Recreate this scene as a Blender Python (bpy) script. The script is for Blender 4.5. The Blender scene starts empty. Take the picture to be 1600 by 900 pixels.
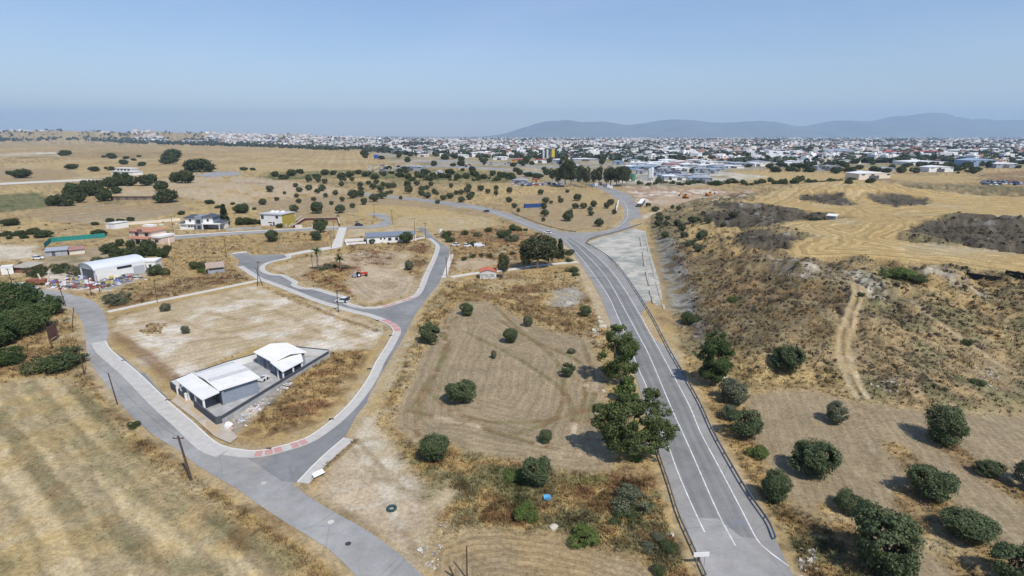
import bpy, math, random
import numpy as np
from mathutils import Vector

# ------------------------------------------------------------------ camera, sky, sun, exposure
SC = bpy.context.scene
COL = SC.collection
F_PX, HORIZON_Y, CAM_H = 880.0, 212.0, 50.0
PITCH = math.atan((450.0 - HORIZON_Y) / F_PX)
cam_data = bpy.data.cameras.new('camera')
cam_data.sensor_width = 36.0
cam_data.lens = 36.0 * F_PX / 1600.0
cam_data.clip_start = 0.5
cam_data.clip_end = 90000.0
cam = bpy.data.objects.new('camera', cam_data)
cam.location = (0, 0, CAM_H)
cam.rotation_euler = (math.radians(90) - PITCH, 0, 0)
COL.objects.link(cam)
SC.camera = cam
SUN_EL, SUN_AZ = math.radians(53), math.atan2(0.55, -0.83)
SUN_DIR = Vector((math.sin(SUN_AZ) * math.cos(SUN_EL), math.cos(SUN_AZ) * math.cos(SUN_EL), math.sin(SUN_EL)))
world = bpy.data.worlds.new('World')
SC.world = world
world.use_nodes = True
wn = world.node_tree
wn.nodes.clear()
w_out = wn.nodes.new('ShaderNodeOutputWorld')
w_bg = wn.nodes.new('ShaderNodeBackground')
w_sky = wn.nodes.new('ShaderNodeTexSky')
w_sky.sky_type = 'NISHITA'
w_sky.sun_disc = False
w_sky.sun_elevation = SUN_EL
w_sky.sun_rotation = SUN_AZ
w_sky.altitude = 150
w_sky.air_density = 1.25
w_sky.dust_density = 0.35
w_sky.ozone_density = 3.0
w_bg.inputs['Strength'].default_value = 0.11
w_tc = wn.nodes.new('ShaderNodeTexCoord')
w_map = wn.nodes.new('ShaderNodeMapping')
w_map.inputs['Scale'].default_value = (1.2, 1.2, 5.0)
w_map.inputs['Rotation'].default_value = (0, 0.25, 0.4)
w_nz = wn.nodes.new('ShaderNodeTexNoise')
w_nz.inputs['Scale'].default_value = 1.6
w_nz.inputs['Detail'].default_value = 7
w_nz.inputs['Roughness'].default_value = 0.6
w_nz.inputs['Distortion'].default_value = 0.5
w_mr = wn.nodes.new('ShaderNodeMapRange')
w_mr.inputs['From Min'].default_value = 0.48
w_mr.inputs['From Max'].default_value = 0.75
w_mr.inputs['To Max'].default_value = 0.16
w_mix = wn.nodes.new('ShaderNodeMix')
w_mix.data_type = 'RGBA'
w_mix.inputs['B'].default_value = (7.0, 7.6, 8.6, 1)
wn.links.new(w_tc.outputs['Generated'], w_map.inputs['Vector'])
wn.links.new(w_map.outputs[0], w_nz.inputs['Vector'])
wn.links.new(w_nz.outputs['Fac'], w_mr.inputs['Value'])
wn.links.new(w_mr.outputs[0], w_mix.inputs['Factor'])
wn.links.new(w_sky.outputs[0], w_mix.inputs['A'])
w_tint = wn.nodes.new('ShaderNodeVectorMath')
w_tint.operation = 'MULTIPLY'
w_tint.inputs[1].default_value = (0.93, 0.93, 1.07)
wn.links.new(w_mix.outputs['Result'], w_tint.inputs[0])
wn.links.new(w_tint.outputs[0], w_bg.inputs[0])
wn.links.new(w_bg.outputs[0], w_out.inputs[0])
sun_data = bpy.data.lights.new('sun', 'SUN')
sun_data.energy = 4.2
sun_data.angle = math.radians(0.6)
sun_data.color = (1.0, 0.95, 0.87)
sun = bpy.data.objects.new('sun', sun_data)
sun.rotation_euler = (-SUN_DIR).to_track_quat('-Z', 'Y').to_euler()
sun.location = (60, -60, 200)
COL.objects.link(sun)
SC.view_settings.view_transform = 'Standard'
SC.view_settings.look = 'None'
SC.view_settings.gamma = 1.0
SC.view_settings.exposure = 0.1
SC.render.engine = 'CYCLES'
SC.cycles.use_denoising = True
SC.cycles.max_bounces = 5
SC.cycles.diffuse_bounces = 2
SC.cycles.transparent_max_bounces = 8
SC.cycles.volume_bounces = 1
HAZE = 5.0e-5
rnd = random.Random(7)
nrg = np.random.default_rng(11)

# ------------------------------------------------------------------ noise and distance helpers
def _hash(ix, iy, seed):
    h = (ix.astype(np.int64) * 374761393 + iy.astype(np.int64) * 668265263 + seed * 974634777) & 0x7fffffff
    h = ((h ^ (h >> 13)) * 1274126177) & 0x7fffffff
    return ((h ^ (h >> 16)) & 0xffff) / 65535.0

def vnoise(x, y, seed=0):
    ix, iy = np.floor(x), np.floor(y)
    fx, fy = x - ix, y - iy
    fx = fx * fx * (3 - 2 * fx)
    fy = fy * fy * (3 - 2 * fy)
    a, b = _hash(ix, iy, seed), _hash(ix + 1, iy, seed)
    c, d = _hash(ix, iy + 1, seed), _hash(ix + 1, iy + 1, seed)
    return (a + (b - a) * fx) * (1 - fy) + (c + (d - c) * fx) * fy

def fbm(x, y, scale, seed=0, octs=4):
    s, a, t = 0.0, 0.5, 0.0
    for k in range(octs):
        s = s + a * vnoise(x / scale + 17.3 * k, y / scale - 9.1 * k, seed + k)
        t += a
        a *= 0.55
        scale *= 0.47
    return s / t

def sstep(a, b, x):
    t = np.clip((x - a) / (b - a), 0, 1)
    return t * t * (3 - 2 * t)

def seg_dist(X, Y, pts, closed):
    """distance to a polyline; for closed ones negative outside, positive inside"""
    d2 = np.full(X.shape, 1e18)
    inside = np.zeros(X.shape, bool)
    n = len(pts)
    for i in range(n if closed else n - 1):
        ax, ay = pts[i]
        bx, by = pts[(i + 1) % n]
        ex, ey = bx - ax, by - ay
        L = ex * ex + ey * ey + 1e-12
        t = np.clip(((X - ax) * ex + (Y - ay) * ey) / L, 0, 1)
        d2 = np.minimum(d2, (X - ax - t * ex) ** 2 + (Y - ay - t * ey) ** 2)
        if closed:
            c = (ay > Y) != (by > Y)
            xi = ax + (Y - ay) / (ey if abs(ey) > 1e-9 else 1e-9) * ex
            inside ^= c & (X < xi)
    d = np.sqrt(d2)
    return np.where(inside, d, -d) if closed else d

# ------------------------------------------------------------------ photo pixel -> place on the terrain
CP, SP = math.cos(PITCH), math.sin(PITCH)
def plane_xy(px, py, z):
    a, b = (np.asarray(px, float) - 800) / F_PX, -(np.asarray(py, float) - 450) / F_PX
    dz = np.minimum(-SP + b * CP, -1e-4)
    t = (z - CAM_H) / dz
    return a * t, (CP + b * SP) * t

HILL_TOE = [(1010, 338), (1022, 375), (1035, 420), (1058, 480), (1088, 540), (1122, 580), (1172, 606), (1250, 606),
            (1330, 622), (1480, 646), (1620, 636), (2300, 620), (2300, 292), (1700, 284), (1400, 283), (1200, 296), (1080, 312)]
hill_poly = np.array([[float(v) for v in plane_xy(x, y, 0)] for x, y in HILL_TOE])
KNOLLS = [(1290, 305, 8, 3.5, 45, 22), (1400, 306, 8, 3.5, 50, 24), (1525, 362, 8, 5.0, 55, 32), (1190, 330, 8, 2.0, 40, 28),
          (1200, 382, 8, 2.2, 22, 20), (1550, 520, 6, -5.5, 26, 34), (1600, 455, 8, -4.0, 30, 30), (1300, 470, 8, 2.0, 26, 24),
          (310, 300, 2, 4.5, 55, 45), (400, 292, 2, 3.5, 50, 40), (215, 296, 2, 3.5, 30, 22), (490, 238, 0, 7, 120, 90)]
knolls = [(float(plane_xy(x, y, z)[0]), float(plane_xy(x, y, z)[1]), h, sx, sy) for x, y, z, h, sx, sy in KNOLLS]

def height(x, y):
    x, y = np.asarray(x, float), np.asarray(y, float)
    h = np.zeros(np.broadcast(x, y).shape)
    near = (y < 900) & (x > 20) & (x < 900) & (y > 20)
    if near.any():
        hx, hy = x[near], y[near]
        sd = seg_dist(hx, hy, hill_poly, True)
        h[near] = 3.0 * sstep(0, 9, sd) + 6.5 * sstep(4, 46, sd)
    for cx, cy, a, sx, sy in knolls:
        h = h + a * np.exp(-(((x - cx) / sx) ** 2 + ((y - cy) / sy) ** 2))
    r = np.hypot(x, y)
    az = np.arctan2(x, y)
    if r.max() < 5200:
        return h
    far = sstep(5200, 7600, r) * sstep(-0.12, -0.5, az)
    if (far > 0).any():
        h = h + far * (35 + 95 * fbm(az * 60, r / 900, 3.0, 5, 4))
    return h

def G(px, py):
    px, py = np.atleast_1d(np.asarray(px, float)), np.atleast_1d(np.asarray(py, float))
    z = np.zeros(px.shape)
    if py.min() > 246:
        for k in range(10):
            x, y = plane_xy(px, py, z)
            z = z + 0.65 * (height(x, y) - z)
    else:
        m = py > 246
        for k in range(10):
            x, y = plane_xy(px, py, z)
            z = np.where(m, z + 0.65 * (height(x, y) - z), 0.0)
    x, y = plane_xy(px, py, z)
    return x, y, height(x, y)

def g1(px, py):
    x, y, z = G(px, py)
    return Vector((float(x[0]), float(y[0]), float(z[0])))

def gpoly(pts):
    a = np.array(pts, float)
    x, y, z = G(a[:, 0], a[:, 1])
    return np.stack([x, y], 1)

def smooth_line(pts, n=6, closed=False):
    """Catmull-Rom through world points"""
    P = [np.array(p, float) for p in pts]
    out = []
    m = len(P)
    for i in range(m if closed else m - 1):
        p0 = P[(i - 1) % m] if closed or i > 0 else 2 * P[0] - P[1]
        p1, p2 = P[i], P[(i + 1) % m]
        p3 = P[(i + 2) % m] if closed or i + 2 < m else 2 * P[-1] - P[-2]
        for k in range(n):
            t = k / n
            out.append(0.5 * (2 * p1 + (p2 - p0) * t + (2 * p0 - 5 * p1 + 4 * p2 - p3) * t * t + (3 * p1 - p0 - 3 * p2 + p3) * t ** 3))
    if not closed:
        out.append(P[-1])
    return np.array(out)

# ------------------------------------------------------------------ materials
MATS = {}
def mat(name, col=(0.5, 0.5, 0.5), rough=0.8, var=0.12, scale=1.5, metal=0.0, bump=0.0, spec=0.3, attr=None, trans=0.0):
    if name in MATS:
        return MATS[name]
    m = bpy.data.materials.new(name)
    m.use_nodes = True
    nt = m.node_tree
    b = nt.nodes['Principled BSDF']
    b.inputs['Roughness'].default_value = rough
    b.inputs['Metallic'].default_value = metal
    b.inputs['Specular IOR Level'].default_value = spec
    tc = nt.nodes.new('ShaderNodeTexCoord')
    nz = nt.nodes.new('ShaderNodeTexNoise')
    nz.inputs['Scale'].default_value = scale
    nz.inputs['Detail'].default_value = 5
    nz.inputs['Roughness'].default_value = 0.65
    nt.links.new(tc.outputs['Object'], nz.inputs['Vector'])
    mr = nt.nodes.new('ShaderNodeMapRange')
    mr.inputs['From Min'].default_value = 0.3
    mr.inputs['From Max'].default_value = 0.7
    mr.inputs['To Min'].default_value = 1 - var
    mr.inputs['To Max'].default_value = 1 + var
    nt.links.new(nz.outputs['Fac'], mr.inputs['Value'])
    mx = nt.nodes.new('ShaderNodeVectorMath')
    mx.operation = 'SCALE'
    if attr:
        at = nt.nodes.new('ShaderNodeAttribute')
        at.attribute_name = attr
        nt.links.new(at.outputs['Color'], mx.inputs[0])
    else:
        mx.inputs[0].default_value = col
    nt.links.new(mr.outputs[0], mx.inputs['Scale'])
    nt.links.new(mx.outputs[0], b.inputs['Base Color'])
    if bump:
        bp = nt.nodes.new('ShaderNodeBump')
        bp.inputs['Strength'].default_value = bump
        bp.inputs['Distance'].default_value = 0.11
        nt.links.new(nz.outputs['Fac'], bp.inputs['Height'])
        nt.links.new(bp.outputs[0], b.inputs['Normal'])
    if trans:
        tr = nt.nodes.new('ShaderNodeBsdfTranslucent')
        nt.links.new(mx.outputs[0], tr.inputs['Color'])
        ms = nt.nodes.new('ShaderNodeMixShader')
        ms.inputs[0].default_value = trans
        nt.links.new(b.outputs[0], ms.inputs[1])
        nt.links.new(tr.outputs[0], ms.inputs[2])
        nt.links.new(ms.outputs[0], nt.nodes['Material Output'].inputs['Surface'])
    MATS[name] = m
    return m

# ------------------------------------------------------------------ mesh building
class MB:
    def __init__(s):
        s.v, s.f = [], []
    def add(s, vs, fs):
        o = len(s.v)
        s.v += [tuple(map(float, v)) for v in vs]
        s.f += [tuple(i + o for i in f) for f in fs]
        return s
    def box(s, x0, x1, y0, y1, z0, z1):
        return s.prism([(x0, y0), (x1, y0), (x1, y1), (x0, y1)], z0, z1)
    def prism(s, poly, z0, z1):
        n = len(poly)
        vs = [(x, y, z0) for x, y in poly] + [(x, y, z1) for x, y in poly]
        fs = [tuple(range(n - 1, -1, -1)), tuple(range(n, 2 * n))] + [(i, (i + 1) % n, n + (i + 1) % n, n + i) for i in range(n)]
        return s.add(vs, fs)
    def extr(s, prof, y0, y1):
        """profile in x,z extruded along y"""
        n = len(prof)
        vs = [(x, y0, z) for x, z in prof] + [(x, y1, z) for x, z in prof]
        fs = [tuple(range(n)), tuple(range(2 * n - 1, n - 1, -1))] + [(i, n + i, n + (i + 1) % n, (i + 1) % n) for i in range(n)]
        return s.add(vs, fs)
    def extx(s, prof, x0, x1):
        """profile in y,z extruded along x"""
        n = len(prof)
        vs = [(x0, y, z) for y, z in prof] + [(x1, y, z) for y, z in prof]
        fs = [tuple(range(n - 1, -1, -1)), tuple(range(n, 2 * n))] + [(i, (i + 1) % n, n + (i + 1) % n, n + i) for i in range(n)]
        return s.add(vs, fs)
    def tube(s, a, b, r0, r1=None, n=6):
        a, b = Vector(a), Vector(b)
        r1 = r0 if r1 is None else r1
        d = (b - a).normalized()
        u = d.orthogonal().normalized()
        w = d.cross(u)
        vs = []
        for c, r in ((a, r0), (b, r1)):
            for k in range(n):
                t = 2 * math.pi * k / n
                vs.append(c + u * (r * math.cos(t)) + w * (r * math.sin(t)))
        fs = [(i, (i + 1) % n, n + (i + 1) % n, n + i) for i in range(n)] + [tuple(range(n - 1, -1, -1)), tuple(range(n, 2 * n))]
        return s.add(vs, fs)
    def mesh(s, name, m):
        me = bpy.data.meshes.new(name)
        me.from_pydata(s.v, [], s.f)
        me.materials.append(m)
        return me
    def build(s, name, m, parent=None):
        return link(name, s.mesh(name, m), parent)

def link(name, me, parent=None, loc=None):
    o = bpy.data.objects.new(name, me)
    COL.objects.link(o)
    if parent is not None:
        o.parent = parent
    if loc is not None:
        o.location = loc
    return o

def tag(o, label=None, cat=None, group=None, kind=None):
    if label: o['label'] = label
    if cat: o['category'] = cat
    if group: o['group'] = group
    if kind: o['kind'] = kind
    return o

def thing(name, label, cat, loc, rz=0.0, group=None, scale=1.0):
    o = bpy.data.objects.new(name, None)
    o.empty_display_size = 0.3
    COL.objects.link(o)
    o.location = loc
    o.rotation_euler = (0, 0, rz)
    o.scale = (scale,) * 3 if not isinstance(scale, tuple) else scale
    return tag(o, label, cat, group)

def copy_tree(o, parent=None):
    c = o.copy()
    COL.objects.link(c)
    c.parent = parent
    for ch in o.children:
        copy_tree(ch, c)
    return c

def np_mesh(name, V, Fq, m, smooth=False, **attrs):
    """mesh from numpy arrays; Fq (n,3) or (n,4); attrs: point colours (n,3) or floats"""
    me = bpy.data.meshes.new(name)
    V = np.asarray(V, np.float32)
    Fq = np.asarray(Fq, np.int32)
    k = Fq.shape[1]
    me.vertices.add(len(V))
    me.vertices.foreach_set('co', V.ravel())
    me.loops.add(Fq.size)
    me.loops.foreach_set('vertex_index', Fq.ravel())
    me.polygons.add(len(Fq))
    me.polygons.foreach_set('loop_start', np.arange(0, Fq.size, k, dtype=np.int32))
    me.polygons.foreach_set('loop_total', np.full(len(Fq), k, np.int32))
    me.polygons.foreach_set('use_smooth', np.full(len(Fq), smooth, bool))
    for an, av in attrs.items():
        av = np.asarray(av, np.float32)
        if av.ndim == 2:
            at = me.attributes.new(an, 'FLOAT_COLOR', 'POINT')
            at.data.foreach_set('color', np.concatenate([av, np.ones((len(av), 1), np.float32)], 1).ravel())
        else:
            at = me.attributes.new(an, 'FLOAT', 'POINT')
            at.data.foreach_set('value', av)
    me.materials.append(m)
    me.update(calc_edges=True)
    me.validate()
    return me
# ------------------------------------------------------------------ roads as outlines on the ground (photo pixels -> world)
STREET_A = [(40, 462), (53, 464), (75, 473), (100, 478), (115, 484), (126, 500), (131, 510), (135, 545), (138, 562), (147, 577), (175, 612), (200, 645),
            (240, 680), (275, 701), (312, 730), (375, 767), (400, 786), (450, 819), (512, 857), (556, 900), (590, 935), (705, 935), (655, 895), (625, 867),
            (575, 830), (530, 805), (492, 782), (461, 760), (430, 722), (400, 705), (362, 701), (337, 691), (300, 658), (262, 626), (215, 581), (175, 548),
            (166, 533), (170, 520), (165, 495), (155, 478), (140, 468), (120, 463), (93, 456), (67, 453), (45, 452)]
KERB_B = [(362, 701), (400, 705), (437, 698), (475, 686), (500, 671), (525, 651), (550, 626), (575, 591), (587, 566), (600, 546), (611, 527), (614, 519), (611, 512),
          (600, 505), (575, 495), (550, 489), (525, 482), (487, 470), (450, 455), (410, 440), (400, 436), (371, 417)]
KERB_ISLAND = [(450, 397), (454, 403), (425, 410), (414, 417), (416, 424), (430, 429), (445, 430), (465, 441), (463, 445), (475, 450), (495, 451), (525, 460),
               (545, 466), (546, 474), (570, 480), (595, 479), (620, 472), (640, 465), (652, 455), (665, 425), (675, 405), (681, 387), (677, 380), (668, 373)]
STREET_B = KERB_B + [(374, 407), (361, 396), (386, 394), (391, 399), (430, 398)] + KERB_ISLAND + [
    (660, 362), (650, 357), (660, 355), (668, 362), (682, 375), (702, 388), (700, 407), (692, 427), (687, 442), (670, 462), (650, 490), (637, 515), (625, 537),
    (612, 557), (595, 585), (582, 610), (562, 640), (545, 672), (537, 685), (500, 717), (464, 754), (440, 752), (400, 725)]
STREET_C = [(262, 370), (350, 364), (430, 359.5), (530, 354.5), (575, 353), (592, 349), (600, 344.5), (590, 339), (570, 333.5), (600, 333.5), (609, 340), (611, 352),
            (590, 356), (545, 357.5), (430, 363), (350, 368), (262, 375)]
MAIN = [(1112, 925), (1102, 900), (1082, 855), (1060, 805), (1045, 757), (1026, 702), (1013, 660), (1000, 612), (989, 577), (968, 535), (952, 500), (940, 468),
        (925, 440), (907, 412), (893, 393), (880, 380), (857, 367), (825, 356), (800, 345), (750, 329), (700, 321), (625, 311), (550, 303), (487, 295), (435, 290),
        (400, 287), (400, 284.5), (435, 287.5), (487, 291), (550, 299), (625, 307), (700, 315), (750, 322), (800, 335), (837, 350), (875, 361), (900, 363.5), (937, 361.5),
        (955, 357.5), (968, 350), (975, 341), (976, 333), (972, 322), (965, 312), (950, 302), (930, 292), (915, 287), (936, 287), (947, 293), (964, 297), (985, 305), (995, 320),
        (1001, 335), (1004, 349), (985, 356), (960, 364), (935, 370), (922, 374.5), (916, 379.5), (921, 384), (951, 403), (976, 431), (1013, 488), (1041, 541), (1052, 561), (1090, 626), (1113, 676),
        (1150, 743), (1175, 783), (1200, 818), (1213, 845), (1227, 875), (1240, 900), (1252, 925)]
DRIVE = [(530, 355.5), (542, 355.5), (537, 372), (534, 386), (520, 389), (480, 395), (452, 400), (450, 397), (480, 391), (518, 385), (524, 372)]
GRAVEL = [(919, 379), (935, 372), (960, 366), (985, 358), (1004, 351), (1009, 362), (1012, 380), (1030, 440), (1040, 485), (1056, 545), (1060, 572), (1052, 563), (1041, 543), (1013, 490), (976, 433), (951, 405), (923, 385)]
ROADS = [gpoly(p) for p in (STREET_A, STREET_B, STREET_C, MAIN, DRIVE)]
LONG_PATH = [(166, 487), (240, 471), (320, 455), (402, 438)]
BEDS = [gpoly(p) for p in (GRAVEL, LONG_PATH + [(402, 444), (166, 494)], [(702, 432), (790, 421), (900, 408), (900, 413), (790, 426), (702, 437)], [(160, 525), (195, 525), (280, 600), (352, 660), (420, 685), (500, 655), (560, 590), (600, 520), (618, 519), (560, 640), (480, 690), (362, 706), (262, 630)], [(1004, 372), (1042, 372), (1072, 484), (1034, 490)])]

# ------------------------------------------------------------------ ground: one polar sheet out to the horizon
ang_f = np.radians(np.linspace(-50, 50, 960))
ang_c = np.radians(np.linspace(50, 310, 90)[1:-1])
ANG = np.concatenate([ang_f, ang_c])
theta = np.linspace(math.atan2(CAM_H, 33.0), math.atan2(CAM_H, 7200.0), 560)
RAD = np.concatenate([[6, 16, 26], CAM_H / np.tan(theta), np.geomspace(7800, 30000, 34)])
NA, NR = len(ANG), len(RAD)
RR, AA = np.meshgrid(RAD, ANG, indexing='ij')
GX, GY = (RR * np.sin(AA)).ravel(), (RR * np.cos(AA)).ravel()
GR = RR.ravel()
GZ = height(GX, GY)

PAL = dict(gold=(.41, .285, .12), pale=(.42, .335, .20), brown=(.205, .128, .058), rust=(.235, .125, .058), olive=(.20, .18, .088), tan=(.325, .25, .155),
           dirt=(.44, .345, .235), sand=(.50, .395, .27), chalk=(.62, .565, .48), grey=(.30, .29, .265), scrub=(.125, .105, .078), green=(.075, .105, .032),
           stub=(.43, .315, .145), plough=(.285, .22, .135), dkscrub=(.085, .072, .052), hill=(.235, .185, .105), red=(.30, .17, .10), mid=(.35, .25, .125))
P = {}
for k, v in PAL.items():
    c = np.array(v)
    P[k] = (c + (c.mean() - c) * (.03 if k == 'green' else .06)) * np.array([.94, .94, .905])
n1 = fbm(GX, GY, 26, 1, 5)
n2 = fbm(GX, GY, 6, 2, 4)
n3 = fbm(GX, GY, 90, 3, 4)
n4 = fbm(GX, GY, 2.2, 4, 3)
wx = (fbm(GX, GY, 7, 21, 3) - .5) * np.clip(GR * .02, 1.5, 9)
wy = (fbm(GX, GY, 7, 31, 3) - .5) * np.clip(GR * .02, 1.5, 9)
def lerp(a, b, t):
    return a + (b - a) * t[:, None]
def mixn(names, field):
    """blend palette colours along a noise field"""
    t = np.clip((field - .22) / .56, 0, .999) * (len(names) - 1)
    i = t.astype(int)
    A = np.array([P[n] for n in names])
    j = np.minimum(i + 1, len(names) - 1)
    f = (t - i)[:, None]
    return A[i] * (1 - f) + A[j] * f
COLR = mixn(['brown', 'mid', 'gold', 'pale', 'gold'], .55 * n1 + .45 * n2)
COLR = lerp(COLR, mixn(['olive', 'mid', 'stub', 'stub'], .5 * n3 + .5 * n1), sstep(250, 420, GR))
WEED = .65 * np.ones(len(GX))
FUR = np.zeros(len(GX))
FST = np.zeros(len(GX))

def layer(pts, names, soft=1.5, field=None, weed=0.1, fur=None, fst=0.0, amount=1.0, holes=()):
    """pts in photo pixels; ragged-edged patch of land cover"""
    global COLR, WEED, FUR, FST
    poly = gpoly(pts)
    lo, hi = poly.min(0) - 30, poly.max(0) + 30
    k = np.nonzero((GX > lo[0]) & (GX < hi[0]) & (GY > lo[1]) & (GY < hi[1]))[0]
    if not len(k):
        return
    sd = seg_dist(GX[k] + wx[k], GY[k] + wy[k], poly, True)
    m = sstep(-soft, soft, sd) * amount
    f = (.5 * n1 + .5 * n2)[k] if field is None else field[k]
    COLR[k] = lerp(COLR[k], mixn(names, f), m)
    WEED[k] = WEED[k] * (1 - m) + weed * m
    if fur is not None:
        if fur[0] == 'edge':
            fc = sd / fur[1]
        else:
            a, b = g1(*fur[2]), g1(*fur[3])
            d = (b - a).normalized()
            fc = ((GX[k] - a.x) * -d.y + (GY[k] - a.y) * d.x + wx[k] * .5) / fur[1]
        on = m > .5
        FUR[k[on]] = fc[on]
        FST[k] = FST[k] * (1 - m) + fst * m
    else:
        FST[k] *= 1 - m

def track(pts, width, names, amount=.8, soft=None, weed=0.0, smooth=True):
    global COLR, WEED
    line = gpoly(pts)
    if smooth:
        line = smooth_line(line, 4)
    lo, hi = line.min(0) - 20, line.max(0) + 20
    k = np.nonzero((GX > lo[0]) & (GX < hi[0]) & (GY > lo[1]) & (GY < hi[1]))[0]
    d = seg_dist(GX[k] + .25 * wx[k], GY[k] + .25 * wy[k], line, False)
    s = soft or width * .5
    m = amount * (1 - sstep(width * .5 - s * .5, width * .5 + s, d)) * (.55 + .9 * n4[k] * n2[k] * 2).clip(0, 1)
    COLR[k] = lerp(COLR[k], mixn(names, n2[k]), m)
    WEED[k] = WEED[k] * (1 - m) + weed * m

# far plain and middle distance
layer([(-300, 262), (0, 262), (200, 240), (330, 236), (560, 233), (590, 262), (560, 275), (330, 262), (200, 285), (0, 290), (-300, 290)], ['stub', 'mid', 'stub', 'pale'], 12, n3, fur=('edge', 16), fst=.12)
layer([(-300, 224), (0, 224), (130, 225), (560, 233), (600, 238), (330, 240), (0, 246), (-300, 246)], ['stub', 'mid', 'stub'], 20, n3)
layer([(0, 239), (80, 238), (130, 243), (60, 247), (0, 246)], ['chalk', 'pale', 'brown'], 12, n3)
layer([(80, 240), (180, 236), (320, 240), (300, 247), (120, 247)], ['brown', 'mid', 'olive'], 12, n3, amount=.8)
layer([(60, 316), (190, 322), (290, 312), (290, 330), (220, 345), (130, 350), (40, 338)], ['tan', 'mid', 'tan', 'pale'], 3, n3, fur=('dir', 7, (60, 340), (280, 318)), fst=.2)
layer([(0, 262), (110, 265), (130, 276), (60, 284), (-60, 284)], ['mid', 'tan', 'mid'], 4, n3)
layer([(170, 284), (300, 276), (430, 280), (545, 296), (500, 312), (420, 330), (300, 310), (180, 305)], ['gold', 'pale', 'dirt', 'gold', 'brown'], 5)
layer([(360, 276), (440, 280), (470, 292), (420, 297), (370, 288)], ['red', 'dirt', 'pale'], 5)
layer([(380, 318), (560, 300), (720, 316), (790, 334), (740, 345), (640, 330), (560, 330), (440, 345)], ['olive', 'mid', 'tan', 'mid'], 4, fur=('dir', 6, (420, 330), (620, 305)), fst=.1)
layer([(560, 320), (640, 322), (720, 332), (650, 338), (560, 338)], ['gold', 'stub', 'gold'], 3)
layer([(620, 341), (700, 333), (760, 340), (785, 352), (700, 362), (610, 356)], ['sand', 'stub', 'pale', 'dirt'], 3, fur=('edge', 4), fst=.12)
layer([(0, 305), (60, 300), (82, 312), (75, 324), (0, 332), (-60, 330), (-60, 305)], ['green', 'olive', 'green'], 4, weed=.5)
layer([(410, 270), (640, 262), (800, 268), (800, 285), (690, 288), (560, 278), (420, 282)], ['olive', 'green', 'mid', 'green'], 8, weed=.5, amount=.85)
layer([(800, 275), (900, 262), (1000, 268), (1200, 283), (1100, 290), (900, 290), (800, 290)], ['olive', 'grey', 'mid', 'green'], 8, amount=.8)
layer([(830, 258), (900, 256), (950, 262), (945, 270), (880, 268), (830, 266)], ['sand', 'pale', 'chalk'], 8)
layer([(970, 292), (1060, 290), (1130, 296), (1190, 302), (1110, 312), (1040, 322), (1005, 322), (990, 305)], ['sand', 'dirt', 'red', 'chalk', 'sand'], 4)
layer([(1030, 306), (1100, 305), (1080, 316), (1010, 318)], ['red', 'sand', 'red'], 4, amount=.7)
layer([(820, 306), (900, 296), (930, 296), (962, 312), (970, 340), (945, 358), (900, 361), (830, 345), (800, 330)], ['red', 'mid', 'tan', 'gold', 'red'], 4)
layer([(885, 300), (925, 296), (955, 310), (960, 325), (920, 320)], ['gold', 'stub', 'mid'], 4, fur=('edge', 4), fst=.12, amount=.7)
layer([(1120, 268), (1200, 268), (1320, 270), (1440, 272), (1540, 284), (1440, 288), (1300, 284), (1200, 286), (1120, 290), (1060, 296)], ['mid', 'stub', 'gold'], 10, n3)
layer([(1300, 284), (1440, 285), (1600, 292), (1600, 300), (1480, 297), (1330, 290)], ['olive', 'brown', 'tan', 'green'], 8, amount=.8)
layer([(1490, 276), (1640, 262), (1640, 288), (1560, 288)], ['red', 'brown', 'dirt'], 10, amount=.8)
layer([(560, 234), (800, 240), (1000, 240), (1300, 240), (1640, 240), (1640, 262), (1480, 262), (1240, 262), (1130, 268), (990, 272), (880, 268), (800, 262), (640, 262)], ['grey', 'pale', 'olive', 'grey', 'dirt'], 15, n3, amount=.8)
layer([(960, 270), (1130, 268), (1200, 276), (1130, 286), (1050, 292), (965, 290)], ['grey', 'olive', 'chalk', 'grey', 'green'], 8, .5 * n1 + .5 * n3, amount=.85)
# the hill to the east: scrub below, stubble on top, rough knolls between
layer([(1010, 345), (1060, 318), (1200, 300), (1400, 286), (1640, 290), (2200, 300), (2200, 640), (1620, 640), (1480, 646), (1330, 622), (1250, 608), (1165, 606), (1100, 575), (1062, 535), (1040, 470), (1024, 410)],
      ['brown', 'hill', 'mid', 'hill', 'olive', 'hill', 'gold'], 3, .35 * n1 + .65 * n2, weed=.75)
layer([(1040, 395), (1100, 375), (1260, 400), (1330, 430), (1300, 540), (1200, 545), (1100, 520), (1060, 470)], ['scrub', 'brown', 'hill', 'brown', 'mid'], 6, .3 * n1 + .7 * n2, weed=.7, amount=.75)
layer([(1060, 350), (1120, 345), (1240, 372), (1180, 400), (1090, 396)], ['mid', 'gold', 'stub', 'gold'], 4, weed=.6, amount=.8)
layer([(1210, 352), (1290, 340), (1380, 336), (1440, 346), (1420, 362), (1400, 372), (1470, 384), (1620, 398), (1900, 420), (1900, 455), (1610, 434), (1480, 412), (1390, 403), (1240, 402), (1225, 396), (1270, 366)],
      ['stub', 'gold', 'stub', 'pale'], 1.5, n1, weed=.03, fur=('edge', 3.4), fst=.27)
layer([(1200, 300), (1290, 288), (1400, 286), (1470, 300), (1600, 306), (1900, 318), (1900, 352), (1610, 344), (1520, 336), (1440, 347), (1390, 340), (1330, 334), (1240, 330), (1150, 318)],
      ['stub', 'gold', 'stub', 'pale'], 2, n1, weed=.03, fur=('edge', 5.5), fst=.27)
layer([(1335, 312), (1365, 330), (1440, 346), (1380, 350), (1345, 345), (1300, 338)], ['stub', 'gold', 'stub'], 2, n1, weed=.03, fur=('edge', 4), fst=.2)
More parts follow.
